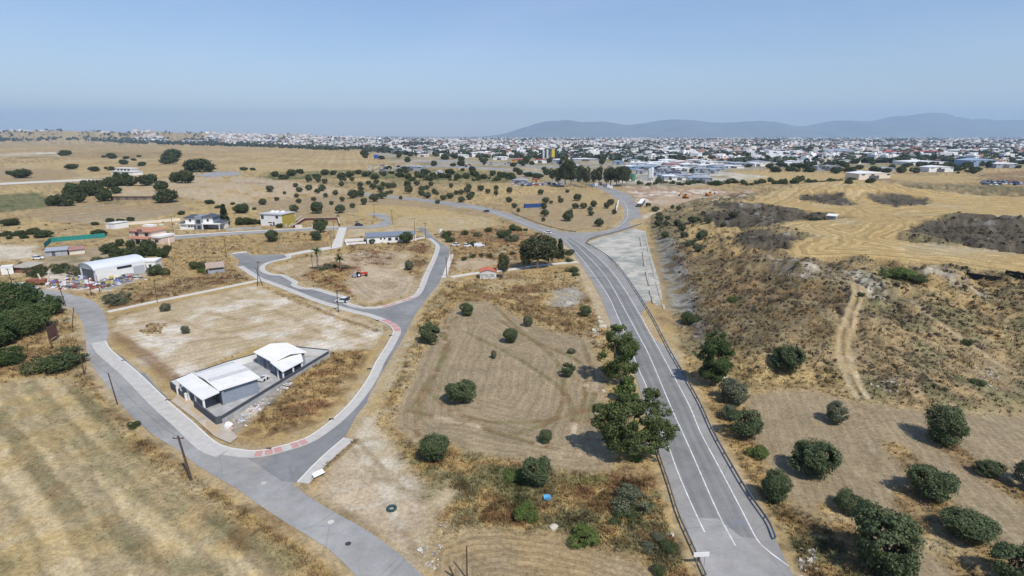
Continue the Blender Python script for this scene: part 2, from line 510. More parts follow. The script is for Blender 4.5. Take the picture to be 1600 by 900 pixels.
for kp in ([(1250, 306), (1290, 297), (1320, 301), (1345, 322), (1290, 319), (1250, 311)], [(1350, 303), (1400, 301), (1450, 310), (1455, 318), (1400, 324), (1370, 316)],
           [(1420, 352), (1480, 340), (1560, 338), (1640, 345), (1640, 392), (1560, 392), (1480, 380), (1430, 366)],
           [(1110, 322), (1200, 319), (1270, 331), (1330, 338), (1290, 342), (1210, 339), (1140, 335)], [(1090, 335), (1150, 335), (1240, 344), (1290, 342), (1215, 350), (1130, 352)],
           [(1150, 366), (1200, 362), (1262, 367), (1240, 386), (1200, 396), (1150, 388)]):
    layer(kp, ['dkscrub', 'scrub', 'dkscrub', 'scrub', 'grey'], 2.5, .3 * n1 + .7 * n2, weed=.55)
layer([(1440, 380), (1500, 388), (1600, 395), (1600, 399), (1490, 394)], ['chalk', 'pale', 'grey'], 1.5, amount=.7)
layer([(1200, 402), (1270, 405), (1345, 425), (1400, 455), (1370, 462), (1300, 440), (1220, 425)], ['grey', 'scrub', 'hill', 'chalk', 'scrub'], 3, n2, weed=.4, amount=.6)
layer([(1340, 402), (1480, 416), (1600, 438), (1600, 560), (1520, 520), (1440, 470), (1390, 440)], ['brown', 'gold', 'mid', 'olive', 'brown'], 5, n2, weed=.8, amount=.8)
layer([(1370, 418), (1410, 417), (1437, 435), (1425, 448), (1390, 440)], ['green', 'olive', 'green'], 2, weed=.9)
layer([(1430, 410), (1480, 420), (1530, 445), (1560, 470), (1500, 450), (1450, 430)], ['grey', 'brown', 'chalk', 'brown'], 3, n2, amount=.5)
layer([(1530, 560), (1570, 570), (1595, 608), (1575, 612), (1550, 590)], ['pale', 'hill', 'grey'], 1.5, amount=.5)
layer([(1100, 540), (1140, 540), (1200, 565), (1290, 575), (1330, 600), (1280, 606), (1170, 604), (1120, 580)], ['gold', 'stub', 'gold', 'mid'], 3, weed=.9, amount=.85)
for off in (0, 16):
    track([(1336 + off * .8, 445), (1328 + off * .9, 470), (1318 + off, 500), (1312 + off, 540), (1316 + off, 572), (1328 + off, 600), (1340 + off, 622)], .9, ['sand', 'pale', 'sand'], .85)
track([(1344, 445), (1336, 470), (1326, 500), (1320, 540), (1324, 572)], 3.6, ['dirt', 'mid', 'gold'], .6)
track([(1385, 440), (1450, 490), (1510, 535), (1570, 575), (1640, 610)], 1.0, ['sand', 'pale', 'gold'], .6)
track([(1004, 341), (1030, 331), (1080, 318), (1130, 310), (1190, 303)], 4.5, ['chalk', 'sand', 'chalk'], .95)
track([(1112, 312), (1200, 296), (1330, 290)], 4.0, ['stub', 'pale'], .6)
# orchard below the hill
layer([(1165, 622), (1200, 612), (1260, 612), (1330, 626), (1480, 648), (1620, 640), (2100, 640), (2100, 1000), (1420, 1000), (1400, 905), (1290, 820), (1215, 760), (1180, 690), (1160, 640)],
      ['plough', 'tan', 'plough', 'pale'], 1.6, .6 * n1 + .4 * n2, weed=.06, fur=('dir', 1.5, (1330, 640), (1480, 900)), fst=.09)
for tp in ([(1400, 700), (1430, 735), (1460, 780), (1500, 830), (1560, 880)], [(1470, 690), (1540, 740), (1620, 790)], [(1300, 800), (1340, 850), (1380, 900)], [(1410, 770), (1440, 830), (1500, 880), (1540, 920)]):
    track(tp, 3.2, ['gold', 'brown', 'gold', 'pale'], .9, weed=.8)
for tp in ([(1240, 660), (1300, 720), (1330, 800)], [(1335, 630), (1350, 680), (1380, 740), (1395, 810)], [(1345, 632), (1410, 690), (1500, 770), (1600, 850)], [(1365, 640), (1480, 720), (1620, 800)], [(1200, 690), (1250, 780)]):
    track(tp, .8, ['brown', 'plough', 'sand'], .55)
layer([(1215, 790), (1250, 800), (1330, 870), (1390, 900), (1420, 1000), (1250, 1000), (1225, 870), (1200, 815)], ['olive', 'gold', 'brown', 'pale', 'olive'], 2, n2, weed=.95)
layer([(1120, 640), (1165, 640), (1185, 700), (1215, 770), (1225, 810), (1175, 770), (1130, 690)], ['olive', 'brown', 'gold', 'brown'], 1.5, n2, weed=.9)
# strip between the roads, central ploughed field
layer([(700, 440), (780, 440), (880, 430), (920, 455), (950, 500), (965, 545), (930, 540), (860, 515), (790, 475), (700, 478)], ['gold', 'pale', 'gold', 'brown', 'mid'], 3, n2, weed=.8)
layer([(700, 385), (780, 372), (860, 375), (890, 400), (860, 418), (780, 412), (705, 424)], ['brown', 'rust', 'gold', 'brown', 'pale'], 3, n2, weed=.7)
layer([(715, 405), (760, 402), (790, 412), (740, 422), (712, 418)], ['sand', 'dirt', 'gold'], 2, amount=.8)
layer([(800, 447), (840, 445), (850, 456), (800, 462)], ['rust', 'brown', 'rust'], 2, weed=.7)
layer([(865, 455), (905, 448), (915, 462), (890, 480), (860, 478)], ['chalk', 'pale', 'grey', 'chalk'], 2, n2, weed=.25, amount=.85)
track([(905, 415), (925, 455), (940, 490), (955, 510)], 2.6, ['sand', 'pale'], .95)
layer([(690, 484), (720, 474), (765, 469), (800, 490), (860, 519), (922, 528), (938, 560), (948, 620), (935, 680), (962, 735), (900, 737), (850, 731), (760, 712), (690, 693), (640, 690), (612, 668), (618, 630), (655, 560), (680, 520)],
      ['plough', 'tan', 'plough', 'pale'], 1.3, .6 * n1 + .4 * n2, weed=.05, fur=('edge', 1.6), fst=.13)
for tp in ([(700, 490), (690, 520), (702, 545), (660, 620), (650, 690)], [(770, 475), (830, 530), (905, 565), (915, 620), (890, 680)], [(640, 642), (740, 665), (860, 700), (940, 715)], [(730, 520), (800, 555), (880, 610), (895, 660)], [(912, 540), (930, 600), (915, 660)], [(735, 478), (700, 510), (690, 560), (640, 640)], [(660, 600), (720, 650), (830, 660), (920, 640)], [(780, 500), (850, 545), (880, 590), (870, 650), (800, 680)]):
    track(tp, 1.0, ['brown', 'olive', 'brown', 'sand'], .85)
layer([(655, 500), (700, 440), (720, 470), (690, 505), (660, 560), (625, 630), (590, 690), (560, 690), (600, 600), (635, 540)], ['gold', 'pale', 'gold', 'brown'], 1.5, n2, weed=.9)
track([(642, 520), (620, 560), (600, 600), (575, 650), (552, 690)], 3.0, ['chalk', 'pale', 'gold', 'grey'], .8)
layer([(610, 690), (700, 700), (800, 722), (905, 742), (965, 740), (1020, 745), (1050, 800), (1075, 870), (1090, 920), (1000, 880), (900, 845), (800, 826), (720, 830), (690, 790), (640, 740)],
      ['brown', 'rust', 'gold', 'olive', 'brown'], 2, n2, weed=1.0)
layer([(745, 728), (800, 730), (850, 745), (840, 815), (810, 800), (760, 760)], ['green', 'olive', 'green'], 1.5, n2, weed=1.0, amount=.9)
layer([(870, 820), (930, 815), (940, 848), (890, 850)], ['green', 'olive'], 1.5, n2, weed=1.0, amount=.9)
layer([(880, 738), (940, 742), (960, 755), (900, 760)], ['olive', 'green', 'gold'], 1.5, n2, weed=.8, amount=.7)
layer([(672, 850), (740, 830), (800, 826), (900, 846), (1000, 872), (1060, 925), (1060, 1000), (690, 1000), (665, 900)], ['plough', 'tan', 'mid', 'plough'], 1.5, .6 * n1 + .4 * n2, weed=.08, fur=('edge', 1.1), fst=.16)
layer([(495, 768), (545, 690), (575, 660), (610, 690), (640, 745), (720, 768), (690, 800), (672, 850), (668, 930), (640, 900), (590, 845), (520, 800)], ['sand', 'dirt', 'pale', 'sand'], 1.6, n2, weed=.04)
layer([(545, 700), (575, 668), (600, 700), (640, 740), (655, 780), (600, 770), (560, 740)], ['chalk', 'pale', 'chalk', 'grey'], 2, n2, weed=.05, amount=.75)
layer([(655, 745), (690, 730), (705, 750), (680, 790), (660, 780)], ['gold', 'brown', 'olive', 'pale'], 2, n2, weed=.7, amount=.8)
layer([(660, 790), (690, 768), (716, 768), (700, 790), (680, 805)], ['sand', 'pale', 'sand'], 1, weed=.0)
for tp in ([(548, 700), (580, 730), (600, 780), (625, 830), (660, 880)], [(560, 690), (600, 735), (612, 790), (645, 850)], [(500, 775), (560, 760), (610, 750), (650, 790)], [(520, 800), (580, 790), (640, 775)]):
    track(tp, .7, ['chalk', 'brown', 'pale'], .5)
track([(553, 690), (500, 735), (470, 768), (500, 790), (545, 808)], 1.4, ['olive', 'brown', 'gold'], .8, weed=.9)
# plots beside the streets
layer([(172, 512), (180, 498), (250, 478), (400, 446), (450, 462), (520, 488), (575, 500), (597, 515), (585, 545), (512, 548), (440, 537), (390, 543), (275, 596), (215, 560)], ['dirt', 'sand', 'pale', 'sand', 'chalk', 'dirt'], 1.2, .5 * n1 + .5 * n2, weed=.06, fur=('dir', 2.6, (240, 560), (520, 500)), fst=.10)
for tp in ([(190, 510), (260, 500), (350, 520), (420, 505)], [(300, 480), (380, 500), (470, 500), (560, 525)], [(240, 545), (330, 530), (450, 525), (570, 540)], [(350, 460), (420, 480), (500, 520)]):
    track(tp, 1.6, ['brown', 'mid', 'chalk'], .5)
track([(178, 522), (230, 558), (270, 592)], 2.4, ['brown', 'rust'], .8, weed=.8)
track([(420, 452), (520, 493), (590, 517)], 1.6, ['brown', 'gold', 'brown'], .8, weed=.8)
layer([(352, 662), (420, 612), (520, 552), (588, 548), (570, 580), (540, 620), (505, 655), (465, 676), (400, 690), (370, 684)], ['brown', 'rust', 'gold', 'brown', 'mid'], 1.2, n2, weed=.85)
layer([(355, 660), (390, 630), (440, 600), (450, 608), (400, 650), (370, 680)], ['dirt', 'grey', 'chalk'], 1, n2, weed=.3, amount=.8)
layer([(425, 419), (470, 405), (560, 396), (660, 380), (675, 388), (660, 425), (648, 452), (620, 466), (580, 474), (552, 468), (500, 447), (450, 426)], ['dirt', 'sand', 'mid', 'dirt'], 1.5, n2, weed=.1)
layer([(540, 372), (660, 374), (674, 385), (664, 425), (650, 440), (636, 425), (645, 395), (590, 390), (545, 392)], ['rust', 'brown', 'mid', 'gold'], 2, n2, weed=.85)
layer([(545, 393), (590, 391), (622, 398), (615, 415), (560, 414), (545, 404)], ['brown', 'rust', 'dirt', 'brown'], 2, n2, weed=.7)
layer([(468, 430), (520, 408), (560, 418), (535, 440), (560, 468), (500, 449)], ['brown', 'rust', 'gold', 'brown'], 2, n2, weed=.85)
layer([(535, 440), (600, 420), (640, 430), (648, 452), (620, 466), (570, 470)], ['sand', 'dirt', 'tan'], 1.5, n2, weed=.05, fur=('edge', 2.2), fst=.14)
layer([(268, 372), (520, 360), (520, 384), (450, 398), (390, 396), (355, 396), (362, 415), (395, 434), (280, 460), (168, 486), (165, 470), (230, 450), (265, 420)], ['gold', 'mid', 'gold', 'brown'], 2, .4 * n1 + .6 * n2, weed=.8)
layer([(165, 470), (230, 450), (300, 430), (365, 420), (395, 434), (280, 460), (168, 486)], ['rust', 'brown', 'mid', 'brown'], 2, n2, weed=.9)
layer([(400, 385), (520, 378), (510, 390), (440, 396)], ['dirt', 'brown', 'pale'], 2, amount=.7)
layer([(545, 357), (640, 352), (660, 360), (640, 362), (555, 370), (538, 372)], ['sand', 'pale', 'gold'], 1.5, n2)
layer([(700, 362), (790, 356), (860, 372), (780, 376), (700, 380)], ['brown', 'rust', 'mid'], 2, n2, weed=.7, amount=.8)
layer([(-80, 380), (50, 385), (70, 398), (40, 404), (-80, 412)], ['pale', 'chalk', 'mid'], 3, amount=.8)
layer([(75, 420), (140, 432), (235, 408), (250, 425), (175, 455), (60, 456)], ['grey', 'dirt', 'chalk', 'brown'], 2, n2, weed=.1)
layer([(60, 400), (160, 385), (190, 395), (160, 412), (60, 418)], ['dirt', 'tan', 'olive'], 2, n2)
# bottom-left stubble field and its weedy border
layer([(0, 450), (60, 470), (118, 488), (130, 540), (145, 590), (230, 680), (390, 790), (540, 900), (600, 1000), (-300, 1000), (-300, 450)], ['gold', 'brown', 'gold', 'mid', 'pale'], 1.5, n2, weed=.9)
layer([(-400, 600), (0, 598), (60, 586), (105, 592), (150, 632), (190, 690), (240, 735), (310, 785), (400, 845), (470, 900), (560, 1000), (-400, 1000)], ['mid', 'stub', 'pale', 'stub', 'olive'], 2, .5 * n1 + .5 * n2, weed=.16, fur=('dir', 4.2, (60, 620), (320, 900)), fst=.26)
for tp in ([(40, 600), (110, 680), (220, 770), (380, 850)], [(120, 610), (200, 710), (300, 790), (450, 880)], [(0, 640), (60, 740), (180, 840), (330, 900)]):
    track(tp, 2.4, ['brown', 'olive', 'mid'], .7, weed=.3)
layer([(1024, 372), (1050, 372), (1075, 420), (1090, 480), (1100, 545), (1075, 520), (1048, 480), (1036, 430)], ['brown', 'scrub', 'grey', 'hill', 'brown'], 2, n2, weed=.6)
# trackside dust on every road edge, smooth bed under the roads
ROADM = np.zeros(len(GX))
for rp in ROADS + BEDS:
    lo, hi = rp.min(0) - 10, rp.max(0) + 10
    k = np.nonzero((GX > lo[0]) & (GX < hi[0]) & (GY > lo[1]) & (GY < hi[1]))[0]
    sd = seg_dist(GX[k], GY[k], rp, True)
    m = sstep(-2.2, -.3, sd)
    if any(rp is q for q in ROADS):
        COLR[k] = lerp(COLR[k], mixn(['brown', 'pale', 'dirt', 'gold'], n2[k]), m * .7 * (.3 + n1[k]))
    WEED[k] *= 1 - sstep(-1.2, -.2, sd)
    ROADM[k] = np.maximum(ROADM[k], sstep(-3.0, -1.0, sd))
gp = gpoly(GRAVEL)
COMPOUND = [(275, 604), (348, 661), (512, 549), (470, 538), (395, 545)]
cp = gpoly(COMPOUND)
k = np.nonzero(seg_dist(GX, GY, cp, True) > -1.0)[0]
ROADM[k] = 1
WEED[k] = 0
COLR *= (.62 + .76 * fbm(GX, GY, 1.3, 41, 3))[:, None] ** (.35 + .9 * WEED[:, None])
COLR *= (1 - WEED * .5 * sstep(.56, .72, fbm(GX, GY, 2.6, 71, 3)))[:, None]
relief = WEED * (.10 + .5 * (fbm(GX, GY, 3.5, 51, 4) - .35)) * (1 - ROADM) * sstep(1200, 300, GR)
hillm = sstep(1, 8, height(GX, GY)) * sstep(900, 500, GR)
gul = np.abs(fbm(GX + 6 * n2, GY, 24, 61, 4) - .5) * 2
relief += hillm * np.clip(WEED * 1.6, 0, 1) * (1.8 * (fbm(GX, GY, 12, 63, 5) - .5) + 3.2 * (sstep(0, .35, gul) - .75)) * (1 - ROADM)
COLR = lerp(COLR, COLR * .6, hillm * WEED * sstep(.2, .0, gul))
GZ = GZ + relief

V = np.concatenate([np.stack([GX, GY, GZ], 1), [[0, 0, 0]]])
ii, jj = np.meshgrid(np.arange(NR - 1), np.arange(NA), indexing='ij')
j2 = (jj + 1) % NA
Q = np.stack([ii * NA + jj, (ii + 1) * NA + jj, (ii + 1) * NA + j2, ii * NA + j2], -1).reshape(-1, 4)[:, ::-1]
fan = np.array([[NR * NA, (j + 1) % NA, j, j] for j in range(NA)])

def ground_material():
    m = bpy.data.materials.new('earth_and_dry_grass')
    m.use_nodes = True
    nt = m.node_tree
    N, L = nt.nodes, nt.links
    b = N['Principled BSDF']
    b.inputs['Roughness'].default_value = .95
    b.inputs['Specular IOR Level'].default_value = .1
    at = N.new('ShaderNodeAttribute'); at.attribute_name = 'land'
    fu = N.new('ShaderNodeAttribute'); fu.attribute_name = 'furrow'
    fs = N.new('ShaderNodeAttribute'); fs.attribute_name = 'furrow_depth'
    tc = N.new('ShaderNodeTexCoord')
    def noise(s, d=5, r=.65):
        n = N.new('ShaderNodeTexNoise')
        n.inputs['Scale'].default_value = s
        n.inputs['Detail'].default_value = d
        n.inputs['Roughness'].default_value = r
        L.new(tc.outputs['Object'], n.inputs['Vector'])
        return n.outputs['Fac']
    def math_(op, a, c, clamp=False):
        n = N.new('ShaderNodeMath'); n.operation = op; n.use_clamp = clamp
        for i, v in enumerate((a, c)):
            if isinstance(v, (int, float)): n.inputs[i].default_value = v
            else: L.new(v, n.inputs[i])
        return n.outputs[0]
    fine, midn, wob, grain = noise(1.6, 6, .75), noise(.22, 5), noise(.12, 3), noise(5.5, 4, .8)
    ph = math_('ADD', fu.outputs['Fac'], math_('MULTIPLY', wob, .9))
    wave = math_('SINE', math_('MULTIPLY', ph, 6.2832), 0)
    wave2 = math_('SINE', math_('MULTIPLY', ph, 2.71), 0)
    wave3 = math_('SINE', math_('MULTIPLY', ph, 14.9), 0)
    w = math_('ADD', math_('ADD', wave, math_('MULTIPLY', wave3, .6)), math_('MULTIPLY', wave2, .6))
    brk = math_('MULTIPLY', midn, 2.0)
    stripes = math_('ADD', 1.0, math_('MULTIPLY', math_('MULTIPLY', w, math_('MULTIPLY', fs.outputs['Fac'], .55)), brk))
    tex = math_('ADD', math_('ADD', math_('MULTIPLY', math_('SUBTRACT', fine, .5), 1.9), math_('MULTIPLY', math_('SUBTRACT', grain, .5), 1.3)), math_('ADD', 1.0, math_('MULTIPLY', math_('SUBTRACT', midn, .5), .6)))
    tot = math_('MAXIMUM', math_('MULTIPLY', stripes, tex), .25)
    sc = N.new('ShaderNodeVectorMath'); sc.operation = 'SCALE'
    L.new(at.outputs['Color'], sc.inputs[0]); L.new(tot, sc.inputs['Scale'])
    L.new(sc.outputs[0], b.inputs['Base Color'])
    bp = N.new('ShaderNodeBump')
    bp.inputs['Strength'].default_value = .6
    bp.inputs['Distance'].default_value = .25
    L.new(math_('ADD', fine, math_('MULTIPLY', math_('MULTIPLY', wave, fs.outputs['Fac']), .8)), bp.inputs['Height'])
    L.new(bp.outputs[0], b.inputs['Normal'])
    return m

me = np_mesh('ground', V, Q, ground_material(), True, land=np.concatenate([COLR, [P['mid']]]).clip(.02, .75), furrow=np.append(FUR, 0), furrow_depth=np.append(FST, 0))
tag(link('ground', me), 'dry fields, plots and scrubland reaching to the horizon', None, None, 'structure')

def ground_at(x, y):
    """height of the built sheet, by nearest cell"""
    r, a = math.hypot(x, y), math.atan2(x, y)
    i = int(np.searchsorted(RAD, r).clip(1, NR - 1))
    j = int(np.searchsorted(ang_f, a).clip(1, len(ang_f) - 1))
    fr = (r - RAD[i - 1]) / (RAD[i] - RAD[i - 1])
    fa = np.clip((a - ang_f[j - 1]) / (ang_f[j] - ang_f[j - 1]), 0, 1)
    z = GZ.reshape(NR, NA)
    return float((z[i - 1, j - 1] * (1 - fa) + z[i - 1, j] * fa) * (1 - fr) + (z[i, j - 1] * (1 - fa) + z[i, j] * fa) * fr)

# ------------------------------------------------------------------ roads, pavements, paths
from mathutils.geometry import tessellate_polygon
def sheet(name, poly, z, m, thick=0.0):
    pts = [Vector((p[0], p[1], 0)) for p in poly]
    tris = tessellate_polygon([pts])
    mb = MB()
    n = len(pts)
    vs = [(p.x, p.y, z) for p in pts]
    fs = []
    for t in tris:
        a, b_, c = (pts[i] for i in t)
        fs.append(tuple(t) if (b_ - a).cross(c - a).z > 0 else tuple(reversed(t)))
    if thick:
        area = sum(pts[i].x * pts[(i + 1) % n].y - pts[(i + 1) % n].x * pts[i].y for i in range(n))
        vs += [(p.x, p.y, z - thick) for p in pts]
        fs += [((i, n + i, n + (i + 1) % n, (i + 1) % n) if area > 0 else ((i + 1) % n, n + (i + 1) % n, n + i, i)) for i in range(n)]
    mb.add(vs, fs)
    return mb.build(name, m)

def asphalt(name, col, patch, dust=.55):
    m = mat(name, col, .9, .10, .35, bump=.15, spec=.2)
    nt = m.node_tree
    N, L = nt.nodes, nt.links
    b = N['Principled BSDF']
    src = b.inputs['Base Color'].links[0].from_socket
    tc = N.new('ShaderNodeTexCoord')
    n2_ = N.new('ShaderNodeTexNoise'); n2_.inputs['Scale'].default_value = .06; n2_.inputs['Detail'].default_value = 6; n2_.inputs['Roughness'].default_value = .7
    n3_ = N.new('ShaderNodeTexNoise'); n3_.inputs['Scale'].default_value = 6.0; n3_.inputs['Detail'].default_value = 3
    vo = N.new('ShaderNodeTexVoronoi'); vo.feature = 'DISTANCE_TO_EDGE'; vo.inputs['Scale'].default_value = .11
    for n in (n2_, n3_, vo):
        L.new(tc.outputs['Object'], n.inputs['Vector'])
    r = N.new('ShaderNodeMapRange'); r.inputs['From Min'].default_value = .35; r.inputs['From Max'].default_value = .68; r.inputs['To Min'].default_value = 1 - patch; r.inputs['To Max'].default_value = 1 + patch
    L.new(n2_.outputs['Fac'], r.inputs['Value'])
    r3 = N.new('ShaderNodeMapRange'); r3.inputs['From Min'].default_value = .3; r3.inputs['From Max'].default_value = .7; r3.inputs['To Min'].default_value = .92; r3.inputs['To Max'].default_value = 1.08
    L.new(n3_.outputs['Fac'], r3.inputs['Value'])
    cr = N.new('ShaderNodeMapRange'); cr.inputs['From Min'].default_value = 0; cr.inputs['From Max'].default_value = .012; cr.inputs['To Min'].default_value = .82; cr.inputs['To Max'].default_value = 1
    L.new(vo.outputs['Distance'], cr.inputs['Value'])
    m1 = N.new('ShaderNodeMath'); m1.operation = 'MULTIPLY'; L.new(r.outputs[0], m1.inputs[0]); L.new(r3.outputs[0], m1.inputs[1])
    m2 = N.new('ShaderNodeMath'); m2.operation = 'MULTIPLY'; L.new(m1.outputs[0], m2.inputs[0]); L.new(cr.outputs[0], m2.inputs[1])
    s = N.new('ShaderNodeVectorMath'); s.operation = 'SCALE'
    L.new(src, s.inputs[0]); L.new(m2.outputs[0], s.inputs['Scale'])
    n4_ = N.new('ShaderNodeTexNoise'); n4_.inputs['Scale'].default_value = .13; n4_.inputs['Detail'].default_value = 8; n4_.inputs['Roughness'].default_value = .75
    L.new(tc.outputs['Object'], n4_.inputs['Vector'])
    dr = N.new('ShaderNodeMapRange'); dr.inputs['From Min'].default_value = .54; dr.inputs['From Max'].default_value = .72; dr.inputs['To Min'].default_value = 0; dr.inputs['To Max'].default_value = dust
    L.new(n4_.outputs['Fac'], dr.inputs['Value'])
    mxd = N.new('ShaderNodeMix'); mxd.data_type = 'RGBA'; mxd.inputs['B'].default_value = (.40, .34, .26, 1)
    L.new(dr.outputs[0], mxd.inputs['Factor']); L.new(s.outputs[0], mxd.inputs['A'])
    L.new(mxd.outputs['Result'], b.inputs['Base Color'])
    return m
M_ASPH_OLD = asphalt('worn_asphalt', (.30, .293, .28), .26)
M_ASPH_NEW = asphalt('street_asphalt', (.22, .22, .217), .22)
M_ASPH_MAIN = asphalt('main_road_asphalt', (.275, .265, .25), .16)
M_PAVE = mat('concrete_paving', (.47, .45, .41), .9, .12, .8, bump=.1)
M_KERB = mat('pale_kerb_concrete', (.62, .60, .55), .9, .10, 1.2)
M_PINK = mat('pink_tactile_paving', (.48, .27, .24), .9, .10, 2)
M_CONC = mat('pale_concrete', (.56, .53, .47), .9, .12, .6)
M_PAINT = mat('white_road_paint', (.62, .62, .60), .8, .35, .9)
M_DARKIRON = mat('dark_cast_iron', (.05, .05, .05), .7, .1, 4)
M_GRAVEL = mat('grey_green_gravel', (.29, .29, .255), .95, .3, .9, bump=.8)
def gravel_patches(m):
    N, L = m.node_tree.nodes, m.node_tree.links
    b = N['Principled BSDF']
    src = b.inputs['Base Color'].links[0].from_socket
    tc = N.new('ShaderNodeTexCoord')
    nz = N.new('ShaderNodeTexNoise'); nz.inputs['Scale'].default_value = .085; nz.inputs['Detail'].default_value = 8; nz.inputs['Roughness'].default_value = .7; nz.inputs['Distortion'].default_value = .6
    L.new(tc.outputs['Object'], nz.inputs['Vector'])
    rp = N.new('ShaderNodeValToRGB')
    for p, c in ((.36, (.20, .21, .18, 1)), (.46, (.32, .325, .285, 1)), (.53, (.48, .45, .38, 1)), (.62, (.58, .54, .46, 1)), (.72, (.38, .31, .2, 1))):
        e = rp.color_ramp.elements.new(p); e.color = c
    rp.color_ramp.elements.remove(rp.color_ramp.elements[0]); rp.color_ramp.elements.remove(rp.color_ramp.elements[-1])
    L.new(nz.outputs['Fac'], rp.inputs['Fac'])
    mx = N.new('ShaderNodeMix'); mx.data_type = 'RGBA'; mx.inputs['Factor'].default_value = .75
    L.new(src, mx.inputs['A']); L.new(rp.outputs['Color'], mx.inputs['B']); L.new(mx.outputs['Result'], b.inputs['Base Color'])
gravel_patches(M_GRAVEL)
def sm(px, n=4, closed=True):
    return smooth_line(gpoly(px), n, closed)
S_A = tag(sheet('old_street', sm(STREET_A, 2), .050, M_ASPH_OLD), 'worn pale asphalt street running down past the stubble field', None, None, 'structure')
S_B = tag(sheet('side_street', gpoly(STREET_B), .054, M_ASPH_NEW), 'grey asphalt side street forking around the bare earth plot', None, None, 'structure')
S_C = tag(sheet('back_street', gpoly(STREET_C), .060, M_ASPH_OLD), 'narrow street in front of the two-storey houses', None, None, 'structure')
S_M = tag(sheet('main_road', sm(MAIN, 2), .058, M_ASPH_MAIN), 'two-lane main road with white lines curving to a junction', None, None, 'structure')
tag(sheet('concrete_path', gpoly(DRIVE), .070, M_CONC), 'pale concrete path linking the back street and side street', None, None, 'structure')
tag(sheet('gravel_ground', gpoly(GRAVEL), .046, M_GRAVEL), 'grey green gravel triangle beside the main road junction', None, None, 'structure')

def offset(line, w):
    d = np.gradient(line, axis=0)
    d /= np.linalg.norm(d, axis=1)[:, None] + 1e-9
    return line + np.stack([d[:, 1], -d[:, 0]], 1) * (np.asarray(w)[:, None] if np.ndim(w) else w)
def band(line, o0, o1, z0, z1, mb=None):
    """a strip of real thickness between two offsets of a line"""
    mb = mb or MB()
    a, b_ = offset(line, o0), offset(line, o1)
    n = len(line)
    vs = []
    for i in range(n):
        vs += [(*a[i], z0), (*a[i], z1), (*b_[i], z1), (*b_[i], z0)]
    fs = []
    for i in range(n - 1):
        for k in range(3):
            fs.append((4 * i + k, 4 * i + k + 1, 4 * i + 4 + k + 1, 4 * i + 4 + k))
    fs += [(0, 3, 2, 1), (4 * n - 4, 4 * n - 3, 4 * n - 2, 4 * n - 1)]
    if o1 < o0:
        fs = [tuple(reversed(f)) for f in fs]
    return mb.add(vs, fs)
def pavement(px, w, label, n=3, m=None):
    line = smooth_line(gpoly(px), n)
    s = 1 if w > 0 else -1
    o = band(line, s * .26, w, 0, .16).build('pavement', m or M_PAVE)
    tag(o, label, None, None, 'structure')
    band(line, 0, s * .26, 0, .185).build('kerb', M_KERB, o)
    return o, line
PAV1, L1 = pavement([(166, 533), (175, 548), (215, 581), (262, 626), (300, 658), (337, 691), (362, 701)], 3.0, 'pavement with kerb in front of the grey walled house')
PAV2, L2 = pavement(KERB_B, 2.1, 'kerbed pavement following the side street around the weedy plot')
PAV3, L3 = pavement(KERB_ISLAND, 1.9, 'winding kerbed pavement around the bare earth plot')
pavement([(537, 685), (500, 717), (464, 754)], -2.0, 'short straight pavement piece at the street corner')
pavement([(703, 398), (700, 407), (693, 428), (690, 434)], -1.6, 'short pale pavement by the poles of the side street', m=M_CONC)
pavement([(262, 369), (350, 363.3), (430, 358.8), (528, 354)], 1.8, 'long pale pavement below the two-storey houses', m=M_CONC)
pavement([(361, 396), (374, 394.5), (386, 393.5)], 2.0, 'pavement closing the end of the side street', m=M_CONC)
o = band(smooth_line(gpoly(LONG_PATH), 6), 0, 1.9, 0, .2).build('concrete_path', M_CONC)
tag(o, 'long straight pale concrete path between weeds and bare plot', None, None, 'structure')
o = band(smooth_line(gpoly([(702, 432), (745, 425.5), (790, 421), (832, 415), (900, 408)]), 4), 0, 2.6, 0, .12).build('concrete_path', M_CONC)
tag(o, 'pale track passing behind the small red-roofed shed', None, None, 'structure')
# warm patches of fresh concrete before the house gate
o = sheet('driveway', gpoly([(268, 628), (300, 652), (337, 684), (360, 694), (372, 684), (351, 664), (310, 637), (283, 612)]), .195, mat('stained_paving', (.44, .38, .30), .9, .22, .35))
tag(o, 'stained sandy driveway slabs before the grey house gate', None, None, 'structure')
for k, q in enumerate([[(283, 617), (297, 628), (290, 634), (277, 623)], [(303, 634), (318, 645), (311, 652), (296, 640)], [(322, 660), (345, 668), (338, 680), (322, 672)]]):
    sheet('paving_slab', gpoly(q), .20 + .002 * k, mat('tan_paving', (.45, .34, .22), .9, .1, 2), .012).parent = o
# pink crossing slabs with drain grates on the kerbs
def slabs(pav, line, t0, t1, count, o0, o1, skip=()):
    d = np.concatenate([[0], np.cumsum(np.linalg.norm(np.diff(line, axis=0), axis=1))])
    for k in range(count):
        if k in skip:
            continue
        a, b_ = d[-1] * (t0 + (t1 - t0) * (k + .05) / count), d[-1] * (t0 + (t1 - t0) * (k + .95) / count)
        s = np.linspace(a, b_, 4)
        seg = np.stack([np.interp(s, d, line[:, 0]), np.interp(s, d, line[:, 1])], 1)
        band(seg, o0, o1, .12, .172).build('pink_slab', M_PINK, pav)
def frac_near(line, px):
    g = g1(*px)
    d = np.concatenate([[0], np.cumsum(np.linalg.norm(np.diff(line, axis=0), axis=1))])
    return d[np.argmin(np.hypot(line[:, 0] - g.x, line[:, 1] - g.y))] / d[-1]
slabs(PAV2, L2, frac_near(L2, (398, 705)), frac_near(L2, (475, 686)), 6, .3, 2.0, (3,))
slabs(PAV2, L2, frac_near(L2, (613, 519)), frac_near(L2, (588, 500)), 4, .3, 2.0)
slabs(PAV3, L3, frac_near(L3, (595, 479)), frac_near(L3, (640, 465)), 5, .3, 1.8, (2,))
